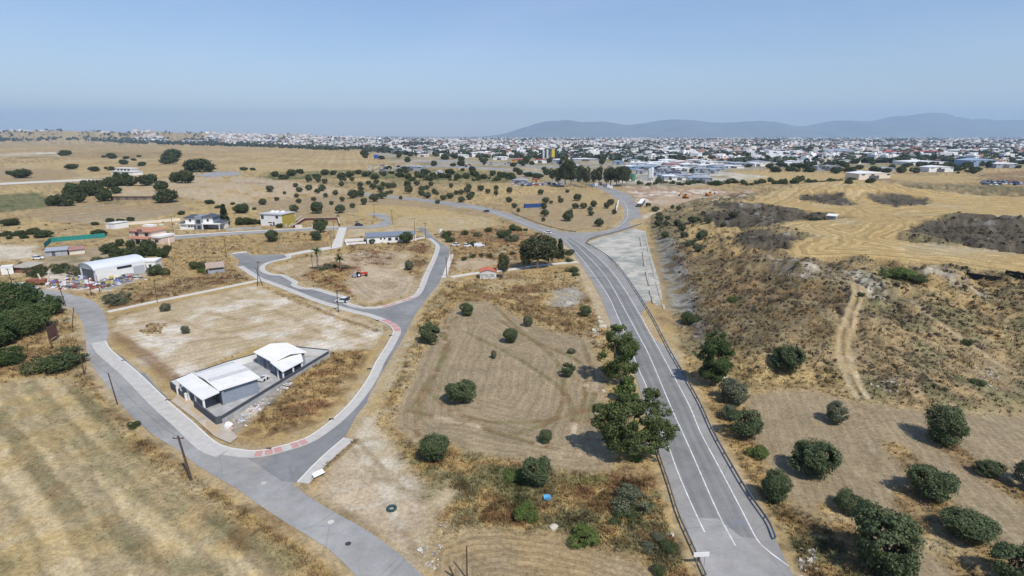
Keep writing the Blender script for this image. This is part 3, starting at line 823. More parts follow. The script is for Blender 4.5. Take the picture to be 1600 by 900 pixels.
for pv, pxs in ((PAV1, [(193, 564), (262, 626)]), (PAV2, [(420, 702), (518, 656), (577, 577), (611, 525), (525, 482), (590, 501)]), (PAV3, [(495, 451), (655, 450), (667, 424), (570, 480)])):
    for q in pxs:
        g = g1(*q)
        MB().box(g.x - .45, g.x + .45, g.y - .22, g.y + .22, .10, .19).build('drain_grate', M_DARKIRON, pv)
for q, nm in (((544, 850), 'dark'), ((412, 755), 'grey'), ((244, 637), 'dark')):
    g = g1(*q)
    o = MB().tube((g.x, g.y, .045), (g.x, g.y, .062), .38, .38, 14).build('manhole_cover', M_DARKIRON if nm == 'dark' else M_PAVE, S_A)
g = g1(517, 816)
MB().tube((g.x, g.y, .045), (g.x, g.y, .062), .42, .42, 14).build('manhole_cover', M_CONC, S_A)
# asphalt repairs
for par, q, c, z in ((S_A, [(178, 553), (190, 556), (262, 621), (258, 626)], M_ASPH_NEW, .056), (S_A, [(206, 583), (226, 583), (250, 612), (232, 618)], mat('dark_repair', (.20, .205, .215), .9, .08, .5), .058), (S_B, [(560, 632), (578, 612), (574, 628), (552, 655)], mat('dark_repair', (.2, .2, .2)), .060), (S_M, [(1138, 812), (1160, 812), (1166, 822), (1142, 822)], mat('dark_repair', (.2, .2, .2)), .0675), (S_M, [(1068, 809), (1122, 811), (1240, 905), (1102, 905)], M_ASPH_OLD, .0655)):
    sheet('asphalt_patch', gpoly(q), z, c).parent = par
# driving lanes, darker than the shoulders, with polished wheel tracks
LINE_L = [(1101, 832), (1079, 785), (1058, 735), (1040, 685), (1022, 640), (1009, 602), (997, 575), (980, 530), (964, 492), (950, 462), (925, 425), (907, 402), (882, 374)]
LINE_R = [(1182, 842), (1160, 800), (1127, 737), (1094, 675), (1075, 630), (1058, 598), (1040, 565), (1018, 526), (990, 475), (975, 452), (937, 405), (907, 381), (890, 371)]
def lane_material():
    m = asphalt('lane_asphalt', (.212, .208, .20), .14, .2)
    N, L = m.node_tree.nodes, m.node_tree.links
    b = N['Principled BSDF']
    src = b.inputs['Base Color'].links[0].from_socket
    u = N.new('ShaderNodeAttribute'); u.attribute_name = 'across'
    v = N.new('ShaderNodeAttribute'); v.attribute_name = 'along'
    cmb = N.new('ShaderNodeCombineXYZ')
    nz = N.new('ShaderNodeTexNoise'); nz.inputs['Scale'].default_value = 1.0; nz.inputs['Detail'].default_value = 4
    mu = N.new('ShaderNodeMath'); mu.operation = 'MULTIPLY'; mu.inputs[1].default_value = 9.0
    mv = N.new('ShaderNodeMath'); mv.operation = 'MULTIPLY'; mv.inputs[1].default_value = .035
    L.new(u.outputs['Fac'], mu.inputs[0]); L.new(v.outputs['Fac'], mv.inputs[0]); L.new(mu.outputs[0], cmb.inputs[0]); L.new(mv.outputs[0], cmb.inputs[1]); L.new(cmb.outputs[0], nz.inputs['Vector'])
    c = N.new('ShaderNodeMath'); c.operation = 'MULTIPLY'; c.inputs[1].default_value = 4 * 6.2832
    L.new(u.outputs['Fac'], c.inputs[0])
    co = N.new('ShaderNodeMath'); co.operation = 'COSINE'; L.new(c.outputs[0], co.inputs[0])
    a1 = N.new('ShaderNodeMath'); a1.operation = 'MULTIPLY_ADD'; a1.inputs[1].default_value = .07; a1.inputs[2].default_value = .72
    L.new(co.outputs[0], a1.inputs[0])
    a2 = N.new('ShaderNodeMath'); a2.operation = 'MULTIPLY_ADD'; a2.inputs[1].default_value = .56
    L.new(nz.outputs['Fac'], a2.inputs[0]); L.new(a1.outputs[0], a2.inputs[2])
    s = N.new('ShaderNodeVectorMath'); s.operation = 'SCALE'
    L.new(src, s.inputs[0]); L.new(a2.outputs[0], s.inputs['Scale']); L.new(s.outputs[0], b.inputs['Base Color'])
    return m
la, lb_ = smooth_line(gpoly(LINE_L), 6), smooth_line(gpoly(LINE_R), 6)
NU = 9
us = np.linspace(0, 1, NU)
LV = (la[:, None, :] * (1 - us)[None, :, None] + lb_[:, None, :] * us[None, :, None]).reshape(-1, 2)
LV = np.concatenate([LV, np.full((len(LV), 1), .063)], 1)
al = np.concatenate([[0], np.cumsum(np.linalg.norm(np.diff(la, axis=0), axis=1))])
i_, j_ = np.meshgrid(np.arange(len(la) - 1), np.arange(NU - 1), indexing='ij')
LQ = np.stack([i_ * NU + j_, i_ * NU + j_ + 1, (i_ + 1) * NU + j_ + 1, (i_ + 1) * NU + j_], -1).reshape(-1, 4)
link('lane', np_mesh('lane', LV, LQ, lane_material(), False, across=np.tile(us, len(la)), along=np.repeat(al, NU)), S_M)
# road paint
def painted(px, w=.16, z=.0705, dash=None, name='edge_line'):
    line = smooth_line(gpoly(px), 5)
    mb = MB()
    a, b_ = offset(line, -w / 2), offset(line, w / 2)
    n = len(line)
    mb.add([(*a[i], z) for i in range(n)] + [(*b_[i], z) for i in range(n)], [(i, n + i, n + i + 1, i + 1) for i in range(n - 1)])
    return mb.build(name, M_PAINT, S_M)
painted([(1101, 832), (1079, 785), (1058, 735), (1040, 685), (1022, 640), (1009, 602), (997, 575), (980, 530), (964, 492), (950, 462), (925, 425), (907, 402), (882, 374)], .18)
painted([(1149, 853), (1121, 800), (1086, 720), (1066, 675), (1050, 640), (1015, 557), (1000, 528), (975, 482), (950, 437), (925, 407), (900, 383), (880, 370)], .18, name='centre_line')
painted([(1232, 885), (1200, 861), (1182, 842), (1160, 800), (1127, 737), (1094, 675), (1075, 630), (1040, 565), (1025, 537), (990, 475), (962, 432), (937, 405), (907, 381), (890, 371)], .18)
painted([(872, 367.5), (825, 352), (790, 338), (750, 325.5), (700, 318)], .25, name='centre_line')
painted([(885, 363.5), (920, 364.5), (945, 362), (966, 354), (978, 343), (981, 333), (978, 320), (969, 309)], .2, name='edge_line')
# concrete ditch at the foot of the hill
DL = smooth_line(gpoly([(1010, 372), (1019, 410), (1029, 448), (1040, 484)]), 5)
M_DITCH = mat('stained_ditch_concrete', (.40, .37, .31), .95, .35, .8, bump=.4)
o = tag(band(DL, .75, 2.55, 0, .08).build('concrete_channel', M_GRAVEL), 'broken pale concrete ditch edging between gravel and scrub slope', 'ditch')
nD = len(DL)
for k in range(0, nD - 1, 1):
    seg = np.stack([DL[k] + (DL[k + 1] - DL[k]) * t for t in (.04, .96)])
    if k % 5 != 3:
        band(seg, .1 * (k % 2), .65, 0, .22 + .05 * (k % 3)).build('near_edge_slab', M_DITCH, o)
    if k % 4 != 2:
        band(seg, 2.62, 3.3 + .1 * (k % 3), 0, .45 + .05 * (k % 2)).build('far_edge_slab', M_DITCH, o)
# ------------------------------------------------------------------ trees
M_BARK = mat('grey_brown_bark', (.16, .12, .085), .95, .25, 3, bump=.4)
M_BARK_PALE = mat('pale_smooth_bark', (.34, .29, .23), .9, .25, 1.2, bump=.2)
M_LEAF = mat('foliage', rough=.7, var=.12, scale=.5, spec=.25, attr='leaf', trans=.22)

def crown_mesh(name, seed, lobes, n, leaf, base, var=.35, hue=.12, droop=.0):
    g = np.random.default_rng(seed)
    L = np.array(lobes, float)
    area = (L[:, 3] * L[:, 4] + L[:, 3] * L[:, 5] + L[:, 4] * L[:, 5])
    m = int(n * 1.9)
    li = g.choice(len(L), m, p=area / area.sum())
    d = g.normal(size=(m, 3))
    d /= np.linalg.norm(d, axis=1)[:, None]
    lump = .80 + .42 * vnoise(d[:, 0] * 3.1 + li * 7.7, d[:, 1] * 3.1 + d[:, 2] * 4.3, seed)
    rad = lump * (.5 + .5 * g.random(m) ** .5 + .22 * g.random(m) ** 3)
    pos = L[li, :3] + d * L[li, 3:6] * rad[:, None]
    keep = np.ones(m, bool)
    for k in range(len(L)):
        q = ((pos - L[k, :3]) / L[k, 3:6])
        keep &= ~((np.linalg.norm(q, axis=1) < .62) & (li != k))
    gap = vnoise(pos[:, 0] * .9 + 3, pos[:, 1] * .9 + pos[:, 2] * 1.1, seed + 9)
    keep &= gap > .31
    pos, d = pos[keep][:n], d[keep][:n]
    n = len(pos)
    nr = d + g.normal(size=(n, 3)) * .75 + np.array([0, 0, .25])
    nr /= np.linalg.norm(nr, axis=1)[:, None]
    t = np.cross(nr, g.normal(size=(n, 3)) + np.array([0, 0, droop]))
    t /= np.linalg.norm(t, axis=1)[:, None] + 1e-9
    b_ = np.cross(nr, t)
    s = leaf * (.55 + .9 * g.random(n))[:, None]
    e = (.45 + .4 * g.random(n))[:, None]
    V = np.stack([pos - t * s, pos - b_ * s * e, pos + t * s, pos + b_ * s * e * .9 + nr * s * .15], 1).reshape(-1, 3)
    V[:, 2] = np.maximum(V[:, 2], .05)
    cl = vnoise(pos[:, 0] * .8, pos[:, 1] * .8 + pos[:, 2] * 1.3, seed + 3)
    f = (1 - var) + var * (g.random(n) * 1.1 + cl * .9)
    c = np.array(base)[None] * f[:, None] * 1.16
    c[:, 0] *= 1 + hue * (g.random(n) * 2 - .7 + cl)
    return np_mesh(name, V, np.arange(4 * n).reshape(-1, 4), M_LEAF, False, leaf=np.repeat(c, 4, 0).clip(.005, .5))

def trunk_mesh(name, lobes, r, h, m, seed, forks=True):
    q = random.Random(seed)
    mb = MB()
    top = Vector((q.uniform(-.1, .1) * h, q.uniform(-.1, .1) * h, h))
    mid = top * .5 + Vector((q.uniform(-.06, .06) * h, q.uniform(-.06, .06) * h, 0))
    mb.tube((0, 0, -.4), (0, 0, .15), r * 1.7, r * 1.15, 8).tube((0, 0, .1), mid, r * 1.15, r * .9, 8).tube(mid, top, r * .9, r * .7, 8)
    for l in lobes:
        c = Vector(l[:3])
        kn = top.lerp(c, .5) + Vector((q.uniform(-.2, .2), q.uniform(-.2, .2), -.1))
        mb.tube(top - Vector((0, 0, r * .4)), kn, r * .55, r * .35, 6).tube(kn, c + Vector((0, 0, l[5] * .3)), r * .36, r * .12, 5)
    return mb.mesh(name, m)

def lobes_round(seed, R, z, n=6, flat=.8):
    q = random.Random(seed)
    out = [(0, 0, z, R * .78, R * .78, R * flat * .85)]
    for k in range(n):
        a = 2 * math.pi * (k + q.random() * .7) / n
        rr = R * q.uniform(.40, .62)
        s = R * q.uniform(.36, .55)
        out.append((rr * math.cos(a), rr * math.sin(a), z + R * q.uniform(-.35, .45) * flat, s, s, s * .85))
    return out
PROTO = {}
def proto(kind, crown, trunk):
    co = np.empty(len(crown.vertices) * 3, np.float32)
    crown.vertices.foreach_get('co', co)
    x, y = co[0::3], co[1::3]
    wid = .5 * (np.percentile(x, 98.5) - np.percentile(x, 1.5) + np.percentile(y, 98.5) - np.percentile(y, 1.5))
    PROTO[kind] = (crown, trunk, float(wid))
OLIVE, OLIVE_GREY, DARKGREEN, CAROB, EUC, FRESH = (.080, .112, .050), (.12, .14, .085), (.058, .080, .032), (.058, .092, .030), (.075, .105, .034), (.10, .15, .04)
for k in range(4):     # detailed olives, crown 5 m across
    lb = lobes_round(30 + k, 2.5, 2.35, (9, 13, 7, 11)[k], (.95, .8, 1.1, .9)[k])
    proto('olive%d' % k, crown_mesh('crown', 40 + k, lb, 11000, .115, OLIVE if k < 3 else OLIVE_GREY), trunk_mesh('trunk', lb[1:4], .22, 1.3, M_BARK, k))
for k in range(3):     # grove olives farther away
    lb = lobes_round(60 + k, 2.5, 2.3, 9, .86)
    proto('grove%d' % k, crown_mesh('crown', 70 + k, lb, 2200, .24, (.078, .100, .052)), trunk_mesh('trunk', lb[1:3], .22, 1.3, M_BARK, 9 + k))
for k in range(2):     # distant broad trees, crown 10 m
    lb = lobes_round(90 + k, 5.0, 4.0, 11, .8)
    proto('broad%d' % k, crown_mesh('crown', 95 + k, lb, 3200, .4, DARKGREEN), trunk_mesh('trunk', lb[1:4], .4, 1.6, M_BARK, 20 + k))
for k in range(2):     # tall gum trees, 18 m
    lb = [(0, 0, 11, 3.6, 3.6, 4.4), (1.5, .5, 14.5, 2.6, 2.6, 3.2), (-2, -.6, 13, 2.6, 2.4, 3.2), (-1, 1, 8, 2.8, 2.8, 2.6), (2, -1, 8.6, 2.6, 2.6, 2.6), (.3, 0, 6, 2.4, 2.4, 2.0)]
    lb = [(x + rnd.uniform(-.8, .8), y + rnd.uniform(-.8, .8), z + rnd.uniform(-.8, .8), a, b_, c) for x, y, z, a, b_, c in lb]
    proto('gum%d' % k, crown_mesh('crown', 120 + k, lb, 4500, .32, (.058, .075, .034)), trunk_mesh('trunk', lb, .45, 4.5, M_BARK_PALE, 30 + k))
lb = [(rnd.uniform(-2, 2), rnd.uniform(-2, 2), rnd.uniform(1.0, 2.0), rnd.uniform(1.2, 1.8), rnd.uniform(1.2, 1.8), rnd.uniform(.9, 1.3)) for _ in range(7)]
proto('bush0', crown_mesh('crown', 131, lb, 5200, .13, (.062, .088, .033)), trunk_mesh('trunk', lb[:3], .12, .5, M_BARK, 41))
proto('bush1', crown_mesh('crown', 132, lb, 5200, .13, FRESH), trunk_mesh('trunk', lb[:3], .12, .5, M_BARK, 42))
proto('bush2', crown_mesh('crown', 133, lb, 5200, .13, (.115, .135, .08)), trunk_mesh('trunk', lb[:3], .12, .5, M_BARK, 43))
lb = [(0, 0, z, .9 * (1 - z / 11) + .25, .9 * (1 - z / 11) + .25, 1.0) for z in np.arange(1.0, 9.6, .9)]
proto('cypress', crown_mesh('crown', 141, lb, 1800, .3, (.035, .05, .022)), trunk_mesh('trunk', lb[:1], .18, .8, M_BARK, 44))

for k in range(2):     # near broad trees
    lb = lobes_round(97 + k, 5.0, 4.0, 18, .85)
    proto('wide%d' % k, crown_mesh('crown', 98 + k, lb, 15000, .19, (.05, .085, .025) if k else (.075, .11, .035)), trunk_mesh('trunk', lb[1:5], .4, 1.6, M_BARK, 25 + k))
NT = [0]
def tree(kind, px, py, wpx, label, group=None, name='olive_tree', base_w=5.0, squash=1.0, cat='tree', m_width=None):
    """kind from PROTO; (px, py) the foot of the tree, wpx how wide its crown shows"""
    NT[0] += 1
    g = g1(px, py)
    dist = g.y * CP + (CAM_H - g.z) * SP    # depth along the view axis
    w = m_width or wpx * dist * .89 / F_PX
    s = w / PROTO[kind][2]
    z = ground_at(g.x, g.y) - .05
    q = random.Random(NT[0] * 7 + 3)
    o = thing(name, label, cat, (g.x, g.y, z), q.uniform(0, 6.28), group, (s * q.uniform(.86, 1.14), s * q.uniform(.86, 1.14), s * squash * q.uniform(.88, 1.16)))
    c, t = PROTO[kind][:2]
    link('trunk', t, o)
    link('crown', c, o)
    return o

# big gum trees beside the main road: own shapes
def big_tree(px, py, label, lobes, n, leaf, base, tr, th, bark, name, seed, droop=0):
    g = g1(px, py)
    o = thing(name, label, 'tree', (g.x, g.y, ground_at(g.x, g.y) - .05))
    link('trunk', trunk_mesh('trunk', lobes[:7], tr, th, bark, seed), o)
    link('crown', crown_mesh('crown', seed, lobes, n, leaf, base, .6, .12, droop), o)
    return o
def blob(spec, seed, jit=.5, sub=3):
    """main lobes each broken into smaller clumps"""
    q = random.Random(seed)
    out = []
    for x, y, z, r in spec:
        out.append((x, y, z, r * .72, r * .72, r * .66))
        for k in range(sub):
            a, e = q.uniform(0, 6.28), q.uniform(-.3, 1.1)
            rr = r * q.uniform(.55, .8)
            s = r * q.uniform(.34, .5)
            out.append((x + rr * math.cos(a) * math.cos(e), y + rr * math.sin(a) * math.cos(e), z + rr * math.sin(e) * .9, s, s, s * .85))
    return out
big_tree(984, 716, 'largest spreading olive-green gum tree overhanging the main road', blob([(-1, 0, 7, 3.2), (2.6, .5, 7.2, 3.0), (-3.6, .2, 5.6, 2.6), (5.0, 0, 4.6, 2.4), (0, -1.6, 4.2, 2.8), (-2.6, -1, 3.4, 2.2), (3, -1.4, 3.2, 2.2), (3.4, 1.6, 9.6, 1.7), (-.6, 1, 9.2, 2.0), (-4.6, 1, 7.6, 1.6)], 201, sub=8), 30000, .15, EUC, .42, 2.2, M_BARK_PALE, 'gum_tree', 201, 1.2)
big_tree(966, 600, 'tall green gum tree standing behind the largest roadside gum tree', blob([(-.6, 0, 9.6, 3.0), (.9, .3, 7.4, 3.4), (-1.4, -.4, 6.0, 3.0), (.4, -.3, 3.8, 3.2), (1.8, 0, 5.0, 2.6), (-1.6, .2, 3.0, 2.4), (-.8, .4, 11.2, 1.9)], 211, sub=8), 24000, .15, (.075, .112, .032), .35, 2.0, M_BARK_PALE, 'gum_tree', 211, .8)
big_tree(978, 628, 'bright green young tree squeezed between the two roadside gum trees', blob([(0, 0, 3.0, 2.0), (-1.0, .2, 2.0, 1.6), (.9, -.2, 1.6, 1.5), (.1, 0, 4.4, 1.2)], 215), 3200, .22, FRESH, .16, 1.2, M_BARK, 'young_tree', 215)
big_tree(1112, 603, 'tall dark green carob-like tree beyond the guard rail, shading the road', blob([(-.4, 0, 9.0, 2.4), (1.6, .2, 7.4, 2.2), (-2.0, 0, 6.8, 1.9), (.6, -.4, 5.0, 2.5), (2.2, .3, 4.0, 2.0), (-.8, -.3, 3.0, 2.2), (1.2, 0, 2.2, 1.9), (.8, .2, 10.6, 1.5)], 221, sub=8), 22000, .14, CAROB, .3, 1.6, M_BARK, 'carob_tree', 221)

# orchard on the lower right
for a in [('olive0', 1268, 743, 66, 'round dense olive tree with long shadow, alone in the upper orchard', 1), ('olive1', 1453, 777, 60, 'olive tree with long dry grass at its foot, middle of the orchard', 1),
          ('olive2', 1473, 693, 56, 'wide low olive tree at the top edge of the orchard near the slope', .85), ('olive3', 1307, 661, 36, 'grey half-bare olive tree below the tyre track', 1),
          ('olive0', 1544, 745, 34, 'small olive tree in the weedy strip near the picture edge', .9), ('olive1', 1326, 800, 48, 'thin ragged olive tree just above the largest orchard tree', .75),
          ('olive2', 1380, 892, 98, 'largest olive tree of the orchard, near the blue barrel', 1), ('olive0', 1508, 838, 68, 'sprawling olive tree standing in golden dry grass', .75),
          ('olive1', 1585, 915, 82, 'olive tree cut off by the lower corner of the picture', .9), ('olive3', 1622, 765, 60, 'olive tree at the far edge whose shadow falls into the picture', 1),
          ('olive2', 1209, 783, 38, 'upright dark olive tree just below the guard rail end', 1.15), ('olive1', 1161, 684, 50, 'bright round tree on the bank, third up from the rail end', .95),
          ('olive3', 1137, 655, 26, 'small tree touching the round bank tree', 1.0), ('olive0', 1227, 582, 43, 'single round olive tree at the foot of the scrub hill', .95), ('olive3', 1147, 629, 42, 'bluish grey-green olive tree under the dark carob-like tree', 1.0)]:
    tree(*a[:5], 'olive trees of the lower orchard and road bank', squash=a[5])
tree('bush1', 1181, 714, 36, 'fresh green young tree on the bank below the rail', name='young_tree', base_w=6)
tree('bush0', 1080, 505, 30, 'low dark bush between the gravel and the scrub slope', name='bush', base_w=6, cat='bush')
tree('bush0', 1527, 600, 24, 'flat dark green bush on the lower scrub slope', name='bush', base_w=6, cat='bush', squash=.6)
tree('bush0', 1511, 538, 16, 'small dark bush beside the diagonal goat path', name='bush', base_w=6, cat='bush')
tree('bush1', 1400, 440, 46, 'bright green thicket in the gully above the scrub hill', name='bush', base_w=6, cat='bush', squash=.7)
tree('bush0', 1425, 446, 34, 'darker thicket next to the bright green gully thicket', name='bush', base_w=6, cat='bush', squash=.7)
tree('bush0', 1345, 462, 14, 'tiny dark shrub near the top of the hill track', name='bush', base_w=6, cat='bush')
tree('bush1', 1146, 467, 15, 'little green shrub alone on the brown scrub slope', name='bush', base_w=6, cat='bush')
# ploughed field in the centre
for a in [('olive1', 720, 628, 44, 'largest olive tree in the central ploughed field', 1), ('olive0', 673, 536, 30, 'olive tree at the upper corner of the ploughed field by the side street', 1.05),
          ('olive2', 730, 493, 20, 'olive tree at the top tip of the ploughed field', 1), ('olive0', 797, 535, 25, 'olive tree near the upper middle of the ploughed field', .9),
          ('olive3', 825, 510, 15, 'slender small olive tree at the ploughed field edge', 1.3), ('olive1', 887, 588, 22, 'olive tree near the gum trees in the ploughed field', 1),
          ('olive3', 772, 560, 11, 'tiny sapling in the middle of the ploughed field', 1.4), ('olive2', 852, 691, 22, 'small round olive tree in the lower ploughed field', .9),
          ('olive3', 893, 552, 12, 'very small low sapling between track curves and gum trees', .9), ('olive0', 679, 719, 42, 'olive tree beside the sandy junction of dirt tracks', 1), ('olive1', 838, 758, 48, 'olive tree at the green lower edge of the ploughed field', 1),
          ('olive2', 915, 494, 16, 'round tree in the dry grass beside the main road shoulder', .9)]:
    tree(*a[:5], 'olive trees of the central field', squash=a[5])
for a in [('bush2', 983, 798, 62, 'large grey-green bush between gum tree and guard rail', 1.0), ('bush0', 985, 808, 46, 'green shrub in front of the large grey-green bush', .6), ('bush1', 910, 850, 44, 'bright green bush at the edge of the lower field', .9),
          ('bush1', 825, 812, 38, 'tall bright green weeds beside the blue sheet', 1.1), ('bush0', 960, 818, 22, 'small dark shrub in front of the grey-green bush', .7), ('bush2', 1030, 842, 24, 'rounded grey shrub close to the lower guard rail', .8),
          ('bush0', 1046, 858, 26, 'dark bramble clump at the foot of the lower guard rail', .9), ('bush2', 1015, 862, 26, 'pale grey shrub below the brambles', .7), ('bush1', 800, 745, 40, 'wide patch of green reeds left of the field-edge olive tree', .4),
          ('bush1', 990, 718, 26, 'green shrub in the shade under the largest gum tree', .8), ('bush0', 1030, 895, 28, 'dark shrub at the bottom of the picture near the white board', .7)]:
    tree(a[0], a[1], a[2], a[3], a[4], name='bush', base_w=6, cat='bush', squash=a[5])
# left: dense dark thicket, bushes along the street
for a in [('wide1', 18, 492, 78, 'dark broad tree hiding parked cars at the left picture edge', .8), ('wide1', 62, 494, 56, 'dark broad tree at the street bend', .75), ('wide0', 42, 520, 74, 'lighter green tree below the parked cars', .75),
          ('wide1', -8, 540, 66, 'dark tree cut off by the left picture edge', .8), ('wide1', 10, 570, 46, 'lowest dark tree at the left picture edge', .8)]:
    tree(a[0], a[1], a[2], a[3], a[4], name='broad_tree', base_w=10, squash=a[5])
tree('bush0', 82, 578, 78, 'large low dark green bush above the stubble field', name='bush', base_w=6, cat='bush', squash=.75)
for a in [('bush2', 188, 474, 38, 'grey-green bush beside the pale path start'), ('bush0', 250, 430, 30, 'dark bush at the end of the vaulted barn'), ('bush0', 308, 420, 26, 'dark bush next to the wooden hut'), ('bush1', 316, 426, 14, 'small fresh green bush before the wooden hut'),
          ('bush0', 161, 415, 34, 'dark bush behind the vaulted barn'), ('bush2', 120, 430, 34, 'grey-green bush left of the vaulted barn'), ('bush0', 95, 426, 30, 'dark bush behind the scrap heap'), ('bush0', 60, 432, 30, 'dark bush near the rusty-roofed hut'),
          ('bush0', 210, 668, 22, 'spiky dark clump on the verge of the old street')]:
    tree(a[0], a[1], a[2], a[3], a[4], name='bush', base_w=6, cat='bush', squash=.85)
for a in [('olive3', 259, 486, 17, 'slender small tree beside the pale path'), ('olive3', 291, 521, 13, 'lone small tree on the bare plot'), ('olive0', 427, 378, 22, 'round olive tree in the dry plot below the white cube house'), ('olive1', 501, 364, 22, 'olive tree before the dark red walled plot'), ('olive2', 495, 376, 16, 'olive tree just below the one by the walled plot'),
          ('olive0', 582, 381, 9, 'small round shrub against the long white bungalow'), ('olive1', 635, 380, 20, 'dark tree against the end of the white bungalow'), ('olive3', 640, 422, 15, 'grey shrub in the weedy corner of the bare plot')]:
    tree(*a)
# gardens of the houses
for i, a in enumerate([(172, 396, 22), (183, 402, 20), (198, 408, 26), (214, 406, 28), (232, 396, 24), (240, 400, 18), (255, 403, 18), (262, 394, 14), (205, 388, 16), (188, 385, 14)]):
    tree('broad%d' % (i % 2), *a, 'dark garden tree in front of the peach house', 'trees in the garden of the peach house', name='garden_tree', base_w=10)
tree('cypress', 352, 352, 13, 'tall conical tree next to the grey and white villa', name='cypress_tree', squash=.62)
for i, a in enumerate([(375, 352, 16), (386, 351, 18), (397, 351, 14), (409, 350, 12), (378, 333, 22), (440, 352, 12), (437, 356, 10)]):
    tree('broad%d' % (i % 2), *a, 'small garden tree near the white cube house', 'garden trees by the white cube house', name='garden_tree', base_w=10, squash=.85)
# trees around the red-roofed shed
tree('gum0', 786, 435, 20, 'tall thin bright tree beside the red-roofed shed', name='gum_tree', base_w=8.5, squash=.95)
tree('gum1', 821, 421, 24, 'gum tree with bare trunk left of the wide gum tree', name='gum_tree', base_w=8.5, squash=.8)
tree('gum0', 840, 419, 44, 'wide gum tree behind the pale track', name='gum_tree', base_w=8.5, squash=.62)
tree('gum1', 858, 416, 30, 'gum tree right of the wide gum tree', name='gum_tree', base_w=8.5, squash=.7)
tree('cypress', 875, 404, 12, 'dark conifer near the main road junction', name='cypress_tree', squash=.62)
tree('cypress', 829, 402, 8, 'slim conifer behind the wide gum tree', name='cypress_tree', squash=.62)
for i, (x, y, w, l) in enumerate([(893, 425, 20, 'upper green bush on the roadside bank'), (900, 431, 14, 'lower green bush on the roadside bank'), (889, 398, 20, 'dark bush beside the junction conifer'), (890, 409, 14, 'small bush below the junction conifer')]):
    tree('bush0', x, y, w, l, name='bush', base_w=6, cat='bush', squash=.8)
for i, (x, y, w) in enumerate([(704, 378, 16), (697, 372, 20), (726, 367, 14), (748, 370, 14), (738, 384, 14), (762, 362, 14), (785, 372, 20), (797, 378, 24), (792, 370, 18), (805, 360, 18), (812, 361, 9), (822, 361, 8), (725, 407, 10), (739, 403, 10), (753, 400, 8), (766, 403, 11), (800, 398, 9)]):
    tree('bush%d' % (2 if i in (3, 7) else 0), x, y, w, 'dark shrub in the rough ground beyond the side street', 'shrubs on the rough ground beyond the side street', name='shrub', base_w=6, cat='shrub', squash=1.0)
# olive grove beyond the plots
GROVE = [(90, 480, 11), (250, 450, 8), (270, 480, 10), (330, 420, 10), (330, 470, 10), (390, 420, 9), (430, 430, 9), (415, 475, 11), (388, 490, 10), (180, 495, 5), (255, 515, 7), (270, 550, 8), (130, 535, 7), (45, 560, 12), (360, 535, 8), (435, 515, 7),
         (497, 500, 10), (472, 560, 8), (540, 540, 9), (605, 520, 15), (605, 580, 9), (655, 510, 12), (655, 475, 10), (655, 450, 9), (675, 560, 11), (535, 445, 9), (530, 412, 7), (555, 412, 6), (600, 412, 7), (735, 465, 12), (780, 480, 11), (795, 445, 9), (755, 430, 9),
         (705, 435, 8), (740, 540, 15), (785, 522, 13), (830, 460, 11), (860, 455, 9), (820, 497, 8), (845, 492, 7), (905, 527, 6), (950, 455, 13), (955, 490, 12), (1005, 440, 9), (1035, 475, 11), (1035, 505, 9), (1070, 520, 12), (1070, 465, 9), (1095, 445, 8), (1115, 492, 9),
         (1130, 500, 7), (1170, 532, 10), (1135, 553, 8), (1220, 455, 8), (1215, 522, 11), (1250, 498, 8), (1280, 498, 9), (1320, 490, 10), (1335, 530, 11), (1350, 512, 10), (1330, 465, 9), (1285, 545, 11), (1405, 475, 12), (1450, 490, 8), (1500, 502, 9), (1500, 470, 8),
         (1585, 490, 10), (1580, 545, 10), (530, 612, 17), (385, 615, 19), (240, 605, 14), (365, 590, 10)]
for i, (x, y, w) in enumerate(GROVE):
    tree('grove%d' % (i % 3), 400 + x / 4, 180 + y / 4, w, 'olive tree of the grove behind the empty plots', 'olive grove behind the empty plots')
GROVE2 = [(180, 497, 9), (210, 550, 11), (245, 552, 6), (305, 548, 8), (295, 518, 5), (345, 485, 7), (410, 535, 13), (200, 587, 11), (208, 633, 12), (195, 664, 7), (350, 662, 17), (367, 615, 7), (395, 585, 10), (445, 584, 11), (490, 600, 8), (495, 628, 9), (510, 572, 11), (592, 582, 11), (615, 562, 10), (637, 618, 9), (547, 696, 15), (15, 582, 10), (40, 605, 7)]
for i, (x, y, w) in enumerate(GROVE2):
    tree('grove%d' % (i % 3), 800 + x / 4, 180 + y / 4, w, 'olive tree on the reddish plot inside the road bend', 'olive trees on the reddish plot')
GROVE3 = [(850, 570, 8), (895, 602, 12), (918, 632, 10), (920, 665, 12), (912, 695, 14), (965, 690, 11), (972, 655, 9), (1002, 582, 7), (1042, 597, 9), (1030, 682, 12), (1062, 722, 14), (955, 765, 14), (1075, 762, 12), (1128, 660, 14), (1168, 642, 8), (1196, 625, 6), (1185, 664, 5), (1225, 684, 14), (1385, 642, 13), (1320, 703, 10), (1195, 750, 16), (1175, 775, 14), (1120, 808, 12), (1095, 825, 10), (1160, 840, 15)]
for i, (x, y, w) in enumerate(GROVE3):
    tree('grove%d' % (i % 3), 800 + x / 4, 180 + y / 4, w, 'olive tree scattered on the dry slope east of the junction', 'olive trees on the slope east of the junction', squash=.85)
